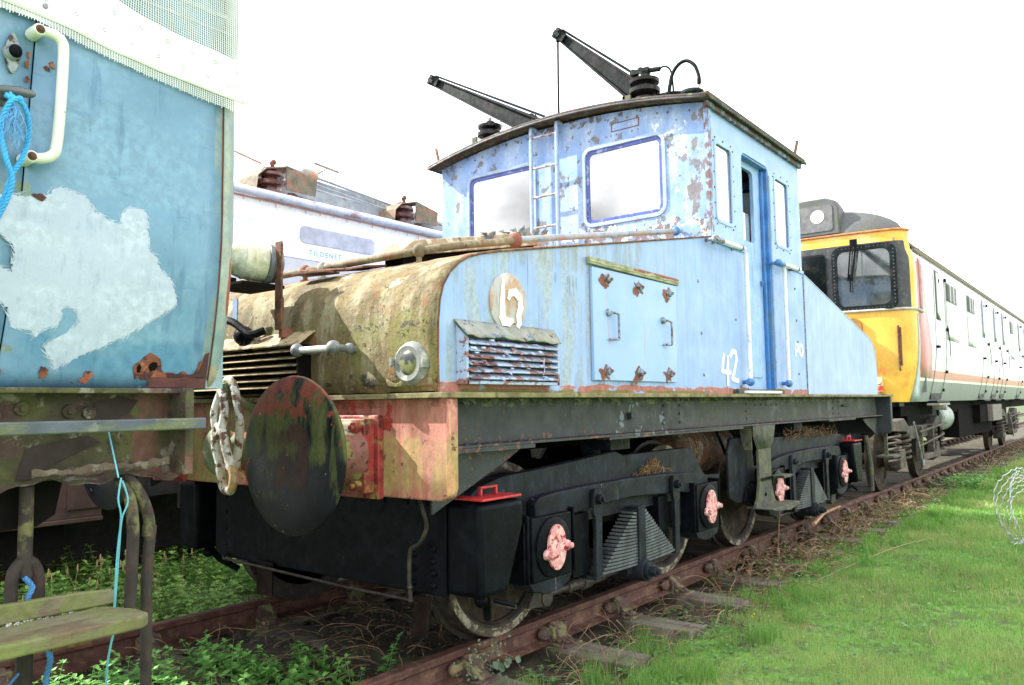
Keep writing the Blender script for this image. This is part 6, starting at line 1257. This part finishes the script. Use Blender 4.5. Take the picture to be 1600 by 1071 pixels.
def blades(px, py, pz, ln, wd, lean=.5, rs=RS):
    n = len(px); a = rs.uniform(0, 2*np.pi, n); w = rs.uniform(0, 2*np.pi, n)
    le = rs.uniform(.05, lean, n)*ln; dx = np.cos(a)*le; dy = np.sin(a)*le; wx = np.cos(w)*wd/2; wy = np.sin(w)*wd/2
    h = np.sqrt(np.maximum(ln**2-le**2, .0001))
    V = np.stack([np.stack([px-wx, py-wy, pz-.01], 1), np.stack([px+wx, py+wy, pz-.01], 1),
                  np.stack([px+dx*.35+wx*.7, py+dy*.35+wy*.7, pz+h*.6], 1), np.stack([px+dx*.35-wx*.7, py+dy*.35-wy*.7, pz+h*.6], 1),
                  np.stack([px+dx-wx*.1, py+dy-wy*.1, pz+h], 1), np.stack([px+dx+wx*.1, py+dy+wy*.1, pz+h], 1)], 1).reshape(-1, 3)
    b = np.arange(n)[:, None]*6; F = np.concatenate([b+np.array([[0,1,2,3]]), b+np.array([[3,2,5,4]])], 1).reshape(-1, 4)
    return V, F
def gzv(x, y):
    d = .010*(.5*np.sin(x*1.3+y*.7)+.3*np.sin(x*3.1-y*2.3+1.3)+.2*np.sin(x*7.3+y*6.1+.5))
    s = np.where(y < 0, 1/(1+np.exp(-(-1.25-y)*6)), 1/(1+np.exp(-(y-1.6)*6))); mid = .085/(1+np.exp(-(y+.55)*14))/(1+np.exp(-(.95-y)*14)); return GZ-.045+.045*s+mid+d
# lawn
n = 270000; u = RS.uniform(0, 1, n); X = 3.0+27*u**2.3; lim = -1.28+.22*np.sin(X*1.7)*np.sin(X*.9+1)+np.where(X > 8, .30, 0)
Y = lim-RS.uniform(0, 1, n)**.9*(2.4+.06*X); nz_ = np.sin(X*2.1+Y*3.3)+np.sin(X*5.7-Y*4.1+2)+.8*np.sin(X*11+Y*9)
keep = RS.uniform(0, 1, n) < np.where(Y > -1.55, .45+.25*np.sin(X*6), 1); X, Y, nz_ = X[keep], Y[keep], nz_[keep]
sc = .75+X*.10; ln = RS.uniform(.012, .046, len(X))*np.clip(.85+.30*nz_, .35, 1.7)*np.clip(sc, 1, 2); ln = np.maximum(ln, .015); wd = RS.uniform(.0018, .0038, len(X))*np.clip(X/4.0, .9, 5)
V, F = blades(X, Y, gzv(X, Y), ln, wd, .85); t = np.clip(.40+.14*nz_+.25*np.sin(X*.9+1)*np.sin(Y*2.2+X*.5)+RS.normal(0, .2, len(X)), 0, 1)
npmesh('grass', V, F, np.repeat(t, 2), leafmat('mown_grass', (.115,.31,.050), (.46,.55,.20), .6, .45), 'mown green lawn right of the track', 'grass')
# dry straw-like blades and rough tufts along the edge
n = 60000; X = 3.0+20*RS.uniform(0,1,n)**1.8; Y = -1.35-RS.uniform(0,1,n)**1.1*(1.7+.05*X); kk = (np.sin(X*1.9+Y*2.7+.6)+np.sin(X*4.3-Y*5.1)+RS.normal(0,.5,n)) > .55; X, Y = X[kk], Y[kk]; n = len(X); V, F = blades(X, Y, gzv(X, Y), RS.uniform(.02,.055,n)*np.clip(.8+X*.06,1,1.8), RS.uniform(.0015,.003,n)*np.clip(X/4,.9,4), .98)
npmesh('dry_grass', V, F, np.repeat(RS.uniform(0,1,n), 2), leafmat('dry_straw_grass', (.30,.25,.10), (.50,.46,.22), .8, .25), 'thin dry straw blades scattered through the lawn', 'dry grass')
cx_ = 3.2+16*RS.uniform(0, 1, 150)**1.3; cy_ = -1.08-RS.uniform(0,1,150)**.8*.75; k_ = 110; X = np.repeat(cx_, k_)+RS.normal(0,.045,150*k_); Y = np.repeat(cy_, k_)+RS.normal(0,.04,150*k_)
V, F = blades(X, Y, gzv(X, Y), RS.uniform(.05,.15,len(X)), RS.uniform(.002,.0038,len(X))*np.clip(X/5,1,3), .8)
npmesh('rough_grass', V, F, np.repeat(np.clip(RS.normal(.4,.25,len(X)),0,1), 2), leafmat('rough_tuft_grass', (.09,.29,.04), (.36,.52,.14), .55, .45), 'taller rough grass tufts along the sleeper ends', 'grass')
# ---------------------------------------------------------------- leafy plants
def leaf_quads(c, d, up, l, w, fold=.25):
    """leaf as 8 triangles worth of quads: c base, d direction, up normal"""
    d = d.normalized(); s = d.cross(up).normalized(); nn = s.cross(d).normalized()
    prof = [(0,.04),(.18,.62),(.42,1),(.68,.72),(.88,.32),(1,.02)]
    vs = []; 
    for t, q in prof:
        m_ = c+d*l*t-nn*l*.22*t*t; vs += [m_+s*w*q/2+nn*w*fold*q*.5, m_, m_-s*w*q/2+nn*w*fold*q*.5]
    fs = []
    for i in range(5):
        fs += [(3*i, 3*i+1, 3*i+4, 3*i+3), (3*i+1, 3*i+2, 3*i+5, 3*i+4)]
    return vs, fs
class Foliage:
    def __init__(s): s.V = []; s.F = []; s.T = []
    def leaf(s, c, d, up, l, w, t, fold=.25):
        v, f = leaf_quads(c, d, up, l, w, fold); o = len(s.V); s.V += [tuple(p) for p in v]; s.F += [tuple(i+o for i in q) for q in f]; s.T += [t]*len(f)
    def stem(s, a, b, r, t=.5):
        d = (b-a); q = d.orthogonal().normalized()*r; w = d.cross(q).normalized()*r; o = len(s.V)
        s.V += [tuple(a+q), tuple(a-q*.5+w*.87), tuple(a-q*.5-w*.87), tuple(b+q*.6), tuple(b-q*.3+w*.5), tuple(b-q*.3-w*.5)]; s.F += [(o,o+1,o+4,o+3),(o+1,o+2,o+5,o+4),(o+2,o,o+3,o+5)]; s.T += [t]*3
def nettle(fo, x, y, z, h, rs, size=.05, pitch=.03, lean=.25):
    p = Vector((x, y, z)); d = Vector((rs.uniform(-lean,lean), rs.uniform(-lean,lean), 1)).normalized(); k = 0; L_ = 0; tn = rs.uniform(.2,.8)
    while L_ < h:
        q = p+d*pitch; fo.stem(p, q, .0022, tn); p = q; L_ += pitch; d = (d+Vector((rs.uniform(-.1,.1), rs.uniform(-.1,.1), .03))).normalized()
        f = L_/h; s_ = size*(.55+.6*math.sin(math.pi*min(1, f*.9+.15)))*rs.uniform(.8,1.15)
        a0 = k*math.pi/2+rs.uniform(-.3,.3)
        for j in range(2):
            a = a0+j*math.pi; dr = Vector((math.cos(a), math.sin(a), rs.uniform(-.1,.5))); fo.leaf(p, dr, Vector((0,0,1)), s_*1.2, s_*.72, min(1, max(0, tn*.5+f*.45+rs.uniform(-.15,.15))))
        k += 1
    for j in range(3):
        a = rs.uniform(0,6.28); fo.leaf(p, Vector((math.cos(a), math.sin(a), .9)), Vector((0,0,1)), size*.6, size*.35, .95)
def put(fo, nm, m, label, cat, kind=None, base=(0,0,0), group=None): return npmesh(nm, fo.V, fo.F, fo.T, m, label, cat, kind, base, None, group)
m_net = leafmat('nettle_leaf', (.08,.27,.05), (.28,.58,.15), .45, .45)
rs = random.Random(77)
for (x, y, z, h, s_, lab) in ((3.03,-.47,-.16,.25,.042,'tall bright nettle rising just left of the near rail head'),(2.87,-.42,-.18,.13,.045,'short pale nettle at the bottom edge left of the near rail'),(2.60,.33,-.22,.16,.05,'bushy nettle beside the brown pipe foot'),(2.72,.14,-.22,.15,.05,'bushy nettle in the bottom foreground between the rails')):
    fo = Foliage(); nettle(fo, x, y, z, h, rs, s_); 
    if y > 0:
        for _ in range(3): nettle(fo, x+rs.uniform(-.06,.06), y+rs.uniform(-.06,.06), z, h*.8, rs, s_)
    else: nettle(fo, x+.03, y-.01, z, h*.7, rs, s_*.9)
    put(fo, 'nettle_plant', m_net, lab, 'nettle', None, (x, y, z), 'nettles in the foreground')
fo = Foliage()
for _ in range(210):
    x = rs.uniform(1.7, 3.0); y = rs.uniform(-.35, .75)
    if x > 2.75 and y > .1: continue
    nettle(fo, x, y, gz(x, y), rs.uniform(.03,.16), rs, rs.uniform(.03,.068), rs.uniform(.022,.04))
put(fo, 'nettle_bed', m_net, 'low bed of nettles between the rails in the foreground', 'nettles', 'stuff')
# weeds beyond the far rail and under the white locomotive
fo = Foliage()
for _ in range(1500):
    x = rs.uniform(1.9, 6.6); y = 1.28+rs.random()**.9*2.9
    hh = rs.uniform(.10,.24)+.05*math.sin(x*5+y*3); nettle(fo, x, y, gz(x, y), max(.05, hh*rs.uniform(.6,1.4)), rs, rs.choice([.03,.04,.05,.075]), rs.uniform(.03,.05))
put(fo, 'weed_bed', leafmat('mixed_weed_leaf', (.07,.20,.03), (.32,.52,.12), .5, .45), 'dense bright weeds beyond the far rail', 'weeds', 'stuff')
n = 3500; X = RS.uniform(1.9,6.5,n); Y = RS.uniform(1.25,4.2,n); V, F = blades(X, Y, gzv(X, Y), RS.uniform(.06,.2,n), RS.uniform(.003,.006,n), .7)
npmesh('long_grass', V, F, np.repeat(RS.uniform(0,1,n), 2), leafmat('long_weedy_grass', (.08,.22,.04), (.34,.44,.14), .55, .4), 'long green grass among the weeds beyond the far rail', 'grass')
# seeded grass stems standing by the pipes
mb = MB()
for _ in range(34):
    x = rs.uniform(2.0, 3.6); y = rs.uniform(1.5, 2.6); h = rs.uniform(.25,.48); a = rs.uniform(0,6.28); l_ = rs.uniform(.03,.14)
    p = [(x, y, GZ), (x+l_*.3*math.cos(a), y+l_*.3*math.sin(a), GZ+h*.5), (x+l_*math.cos(a), y+l_*math.sin(a), GZ+h)]
    mb.tube(p, [.0022,.0018,.0014], 4); q_ = Vector(p[2]); mb.ball(q_, .006, (1,1,5), 5, 5)
tag(obj('seeding_grass_stems', mb, mat('straw_stem', (.36,.27,.13), .8, var=.3, bump=0)), 'dry seeding grass stems behind the mossy step', 'dry grass', None, 'stuff')
# ivy and small leaves climbing the near rail
fo = Foliage(); m_ivy = leafmat('dusty_ivy_leaf', (.05,.10,.05), (.20,.28,.17), .5, .2)
for _ in range(150):
    c = Vector((rs.gauss(3.42,.10), rs.gauss(-.86,.035), rs.uniform(-.22,.03))); a = rs.uniform(0,6.28); s_ = rs.uniform(.010,.024); fo.leaf(c, Vector((math.cos(a),-abs(math.sin(a)),rs.uniform(-.6,.6))), Vector((0,-1,.4)), s_, s_*.7, rs.random())
for _ in range(12):
    c = Vector((rs.gauss(3.50,.06), -.90, rs.uniform(-.20,-.06))); a = rs.uniform(0,6.28); fo.leaf(c, Vector((math.cos(a),-.4,-.5)), Vector((0,-1,.2)), .05, .045, rs.random()*.6)
p = Vector((3.45,-.88,-.2))
for k in range(10): q_ = p+Vector((rs.uniform(-.015,.015),0,.024)); fo.stem(p, q_, .0015); p = q_
put(fo, 'ivy_sprig', m_ivy, 'small dusty ivy sprig climbing the near rail below the front wheel', 'ivy', None, (3.45,-.88,-.2))
# clover and ground leaves between sleepers on the near side
fo = Foliage()
for _ in range(2600):
    x = 2.9+6.5*rs.random()**1.4; y = rs.uniform(-1.75,-.86) if rs.random() < .7 else rs.uniform(-2.6,-1.4)
    if (abs(((x-1.75)/.8) % 1-.5) > .36 and y > -1.38) and rs.random() < .8: continue
    c = Vector((x, y, gz(x, y)+rs.uniform(.0,.045))); a = rs.uniform(0,6.28); s_ = rs.uniform(.010,.030)
    for j in range(3): fo.leaf(c, Vector((math.cos(a+j*2.1), math.sin(a+j*2.1), rs.uniform(.0,.5))), Vector((0,0,1)), s_, s_*.8, rs.random())
put(fo, 'ground_leaves', leafmat('clover_leaf', (.06,.19,.045), (.24,.42,.15), .5, .35), 'clover and small weed leaves between the sleeper ends', 'weeds', 'stuff')
# broad strappy leaves and dark ground cover under the locomotive
fo = Foliage()
for _ in range(420):
    x = rs.uniform(2.3,5.5); y = rs.uniform(-.6,1.0); c = Vector((x, y, gz(x, y)+rs.uniform(0,.05))); a = rs.uniform(0,6.28); s_ = rs.uniform(.02,.05); fo.leaf(c, Vector((math.cos(a), math.sin(a), .3)), Vector((0,0,1)), s_, s_*.7, rs.random()*.6)
put(fo, 'shaded_ground_leaves', m_ivy, 'dark sparse leaves on the earth between the rails', 'weeds', 'stuff')
# dry bramble tangle along the track
def tangle(nm, lab, cnt, xr, yr, h, rad, mtl, seed, cat='brambles'):
    q = random.Random(seed); mb = MB()
    for _ in range(cnt):
        x = q.uniform(*xr); y = q.uniform(*yr); p = [Vector((x, y, gz(x, y)+q.uniform(0,.05)))]; d = Vector((q.uniform(-1,1), q.uniform(-.7,.7), q.uniform(.1,.9))).normalized(); st = q.uniform(.03,.07)
        for j in range(q.randrange(4, 10)):
            d = (d+Vector((q.uniform(-.4,.4), q.uniform(-.4,.4), -.18))).normalized(); nx_ = p[-1]+d*st
            if nx_.z < GZ-.02: break
            if nx_.y > yr[1]+.05: break
            if nx_.z > h: nx_.z = h
            p.append(nx_)
        if len(p) > 2: mb.tube(p, q.uniform(rad*.6, rad*1.4), 4, cap=False)
    return tag(obj(nm, mb, mtl), lab, cat, None, 'stuff')
m_br = mat('dry_bramble_stem', (.17,.10,.06), .85, var=.5, vs=20, bump=0, layers=[L((.30,.20,.11), 14, .54, .05, .9), L((.10,.13,.05), 9, .6, .05, .8)])
tangle('dry_bramble_tangle', 'brown tangle of dry bramble stems over the near rail and sleepers', 700, (6.2,13.5), (-1.36,-.86), .10, .004, m_br, 3)
tangle('fine_dry_stems', 'fine dry stems lying over the sleeper ends near the camera', 260, (3.2,8.0), (-1.55,-.86), .02, .0022, m_br, 4, 'dry stems')
tangle('shaded_stem_litter', 'dry stems and litter on the earth between the rails', 260, (2.4,5.2), (-.62,1.0), -.06, .0026, m_br, 9, 'dry stems')
tangle('dry_stem_litter', 'dry stems and litter along the far stretch of the track', 260, (13,30), (-1.3,-.8), .06, .010, m_br, 6, 'dry stems')
fo = Foliage()
for _ in range(2600):
    x = 6.4+8*rs.random(); y = rs.uniform(-1.38,-.84); c = Vector((x, y, gz(x, y)+rs.uniform(.0,.16))); a = rs.uniform(0,6.28); s_ = rs.uniform(.015,.045); fo.leaf(c, Vector((math.cos(a), math.sin(a), rs.uniform(-.6,.5))), Vector((rs.uniform(-1,1), rs.uniform(-1,1),1)), s_, s_*.6, rs.random())
put(fo, 'dead_bramble_leaves', leafmat('brown_dead_leaf', (.14,.075,.04), (.30,.21,.12), .8, .15), 'brown dead leaves caught in the bramble tangle', 'dead leaves', 'stuff')
fo = Foliage()
for _ in range(1300):
    x = 6.4+10*rs.random(); y = rs.uniform(-1.6,-.84); c = Vector((x, y, gz(x, y)+rs.uniform(.02,.2))); a = rs.uniform(0,6.28); s_ = rs.uniform(.02,.045); fo.leaf(c, Vector((math.cos(a), math.sin(a), rs.uniform(-.1,.6))), Vector((0,0,1)), s_, s_*.6, rs.random())
put(fo, 'bramble_shoots', m_net, 'green shoots growing through the dry brambles', 'weeds', 'stuff')
# shrubs beside the railcar and hedge beyond it
def shrub(nm, lab, x, y, r, h, n_, m, seed, ls=.08):
    q = random.Random(seed); fo = Foliage()
    for k in range(9): a = q.uniform(0,6.28); fo.stem(Vector((x, y, GZ)), Vector((x+r*.6*math.cos(a), y+r*.6*math.sin(a), GZ+h*q.uniform(.5,.9))), .012)
    for _ in range(n_):
        a = q.uniform(0,6.28); rr = r*math.sqrt(q.random()); z = GZ+h*q.random()**.8*(1-.35*(rr/r)); c = Vector((x+rr*math.cos(a), y+rr*math.sin(a), z)); b = q.uniform(0,6.28); fo.leaf(c, Vector((math.cos(b), math.sin(b), q.uniform(-.3,.6))), Vector((q.uniform(-.5,.5), q.uniform(-.5,.5), 1)), ls, ls*.55, q.random())
    return put(fo, nm, m, lab, 'bush', None, (x, y, GZ))
shrub('low_bush', 'low leafy bush at the foot of the railcar bogie', 15.2, -1.45, .35, .30, 420, m_net, 1, .06)
shrub('low_bush', 'small green bush behind the rear wheel of the blue locomotive', 11.6, .2, .45, .45, 420, m_net, 2, .06)
shrub('low_bush', 'sunlit yellow green bush seen under the railcar body', 21.5, 2.6, 1.1, .75, 900, leafmat('yellow_green_leaf', (.12,.22,.04), (.34,.42,.12), .5, .3), 3, .10)
# dry bird nest of straw on the bogie and dead leaves on the deck
q = random.Random(15); mb = MB()
for _ in range(190):
    a = q.uniform(0,6.28); r_ = abs(q.gauss(0,.09)); c = Vector((4.98+r_*math.cos(a)*1.4, -1.065+q.uniform(-.03,.03), .83+max(0,.10-r_*.7)*q.random())); d = Vector((q.uniform(-1,1), q.uniform(-.3,.3), q.uniform(-.6,.6))).normalized()*q.uniform(.015,.05); mb.tube([c-d, c+Vector((0,0,q.uniform(-.01,.01))), c+d], .0022, 4)
tag(obj('straw_nest', mb, mat('orange_brown_straw', (.19,.11,.045), .9, var=.5, vs=30)), 'untidy brown straw nest on the near bogie beam of the blue locomotive', 'nest')
mb = MB()
for _ in range(160):
    c = Vector((q.uniform(7.6,9.2), -1.08+q.uniform(-.03,.03), .93+q.uniform(0,.10))); d = Vector((q.uniform(-1,1), q.uniform(-.3,.3), q.uniform(-.6,.6))).normalized()*q.uniform(.02,.06); mb.tube([c-d, c, c+d], .003, 4)
tag(obj('straw_nest', mb, mat('brown_nest_litter', (.15,.085,.045), .9, var=.5, vs=30)), 'dead leaf and straw litter piled on the rear bogie', 'nest')
# bare stick and pale twigs
mb = MB(); mb.tube([(7.05,-1.16,-.10),(7.08,-1.17,.10),(7.10,-1.18,.30),(7.12,-1.19,.42)], [.010,.008,.007,.005], 6); mb.ball((7.06,-1.165,-.02), .02, (1,1,2)); tag(obj('rusty_stick', mb, m_br), 'thin brown stalk standing under the third pink axlebox cover', 'stick')
mb = MB(); mb.tube([(8.6,-1.0,.02),(9.3,-.9,.05),(10.2,-.82,.02)], [.022,.02,.012], 6); tag(obj('stripped_branch', mb, mat('orange_stripped_wood', (.42,.24,.13), .7, var=.2)), 'peeled orange branch lying on the near rail past the rear bogie', 'branch')
for (a, b, c, lab) in (((5.15,-1.42),(5.35,-1.36),(5.5,-1.33),'short pale broken twig in the turf beside the fifth sleeper'),((5.45,-2.68),(5.62,-2.62),(5.85,-2.60),'curved brown twig lying on the open lawn'),((6.9,-1.55),(8.6,-1.75),(9.6,-1.95),'long thin dark twig across the turf beyond the brambles')):
    mb = MB(); mb.tube(smoothpath([(a[0],a[1],GZ+.02),(b[0],b[1],GZ+.045),(c[0],c[1],GZ+.03)], 4), .004, 5); tag(obj('fallen_twig', mb, mat('pale_twig', (.30,.22,.13), .8, var=.3)), lab, 'twig')
# tiny yellow flowers
mb = MB()
for _ in range(10): x = rs.uniform(3.6,8); y = rs.uniform(-2.9,-1.3); mb.ball((x, y, gz(x, y)+.05), .0055, nu=6, nv=4)
tag(obj('yellow_flowers', mb, mat('yellow_petal', (.75,.55,.03), .6)), 'tiny yellow flowers dotted through the lawn', 'flowers', None, 'stuff')
# coil of galvanised wire
mb = MB(); q = random.Random(6)
for k in range(7):
    R_ = .30+.025*k; pts = []; cx0, cy0, cz0 = 9.58+.02*k, -2.80+.015*k, .06+.01*k
    for i in range(60):
        t = 2*math.pi*i/60; e = .012*math.sin(t*24+k); pts.append((cx0+(R_*.75+e)*math.cos(t)*.9, cy0-(R_*.75+e)*math.cos(t)*.45+.03*math.sin(t*3+k), cz0+.08+(R_*.85+e)*math.sin(t)))
    mb.tube(pts, .0045, 5, closed=True)
tag(obj('wire_coil', mb, mat('galvanised_wire', (.52,.54,.56), .4, metal=.5, var=.1, bump=0)), 'loose coil of silvery fencing wire standing on the lawn at the right edge', 'wire coil')

# small stones scattered on the dark earth between the rails
mb = MB(); q = random.Random(44)
for _ in range(900):
    x = 2.2+q.random()**1.3*5; y = q.uniform(-.66,1.02) if q.random() < .75 else q.uniform(-1.35,-.85); r_ = q.uniform(.008,.026)
    mb.ball((x, y, gz(x, y)+r_*.2), r_, (q.uniform(.7,1.3), q.uniform(.7,1.3), q.uniform(.5,.8)), 6, 4)
tag(obj('loose_stones', mb, mat('dirty_ballast_stone', (.075,.065,.052), .95, var=.5, vs=14, bump=.6), smooth=False), 'loose dirty stones on the earth between and beside the rails', 'stones', None, 'stuff')
# ================================================================== light, sky, camera
sdir = Vector((-.40, 1.0, .85)).normalized()
sl = bpy.data.lights.new('sun', 'SUN'); sl.energy = SUN; sl.angle = R(.6); sl.color = (1, .955, .88)
so = bpy.data.objects.new('sun', sl); COL.objects.link(so); so.rotation_euler = (-sdir).to_track_quat('-Z', 'Y').to_euler(); so.location = (0, 0, 30)
w = bpy.data.worlds.new('World'); scene.world = w; w.use_nodes = True; nt = w.node_tree; N = nt.nodes; K = nt.links
bg = N['Background']; bg.inputs['Strength'].default_value = SKY
sky = N.new('ShaderNodeTexSky'); sky.sky_type = 'NISHITA'; sky.sun_disc = False; sky.sun_elevation = math.asin(sdir.z); sky.sun_rotation = math.atan2(sdir.x, sdir.y)
sky.dust_density = 3; sky.air_density = 1
tc = N.new('ShaderNodeTexCoord'); mp = N.new('ShaderNodeMapping'); mp.inputs['Scale'].default_value = (1.6, 1.6, 3.2); K.new(tc.outputs['Generated'], mp.inputs[0])
ns = N.new('ShaderNodeTexNoise'); ns.inputs['Scale'].default_value = 1.7; ns.inputs['Detail'].default_value = 9; ns.inputs['Roughness'].default_value = .55; K.new(mp.outputs[0], ns.inputs['Vector'])
mr = N.new('ShaderNodeMapRange'); mr.interpolation_type = 'SMOOTHSTEP'; mr.inputs[1].default_value = .20; mr.inputs[2].default_value = .42; K.new(ns.outputs['Fac'], mr.inputs[0])
ns2 = N.new('ShaderNodeTexNoise'); ns2.inputs['Scale'].default_value = 4.3; ns2.inputs['Detail'].default_value = 8; K.new(mp.outputs[0], ns2.inputs['Vector'])
cr = N.new('ShaderNodeMapRange'); cr.inputs[1].default_value = .3; cr.inputs[2].default_value = .7; cr.inputs[3].default_value = CLD*.45; cr.inputs[4].default_value = CLD*1.40; K.new(ns2.outputs['Fac'], cr.inputs[0])
cc = N.new('ShaderNodeCombineColor'); ml_ = []
for i, f in enumerate((1.0, 1.01, 1.03)):
    m1 = N.new('ShaderNodeMath'); m1.operation = 'MULTIPLY'; m1.inputs[1].default_value = f; K.new(cr.outputs[0], m1.inputs[0]); K.new(m1.outputs[0], cc.inputs[i])
mx = N.new('ShaderNodeMix'); mx.data_type = 'RGBA'; K.new(mr.outputs[0], mx.inputs[0]); K.new(sky.outputs[0], mx.inputs[6]); K.new(cc.outputs[0], mx.inputs[7]); K.new(mx.outputs[2], bg.inputs['Color'])
cam = bpy.data.cameras.new('camera'); co = bpy.data.objects.new('camera', cam); COL.objects.link(co)
rt = Vector((.61157832,-.79104994,-.01455854)); dn = Vector((.05253785,.05896477,-.99687659)); fw_ = Vector((.7894376,.60890324,.07762164))
mtx = Matrix((( rt.x, -dn.x, -fw_.x, 0), (rt.y, -dn.y, -fw_.y, -3.7125), (rt.z, -dn.z, -fw_.z, 1.3), (0,0,0,1)))
co.matrix_world = mtx; cam.sensor_width = 36; cam.lens = 1254.677/1600*36; cam.clip_start = .05; cam.clip_end = 2000
scene.camera = co
scene.view_settings.view_transform = 'Standard'; scene.view_settings.look = 'None'; scene.view_settings.exposure = EXPO; scene.view_settings.gamma = 1
scene.cycles.max_bounces = 8; scene.cycles.transparent_max_bounces = 12
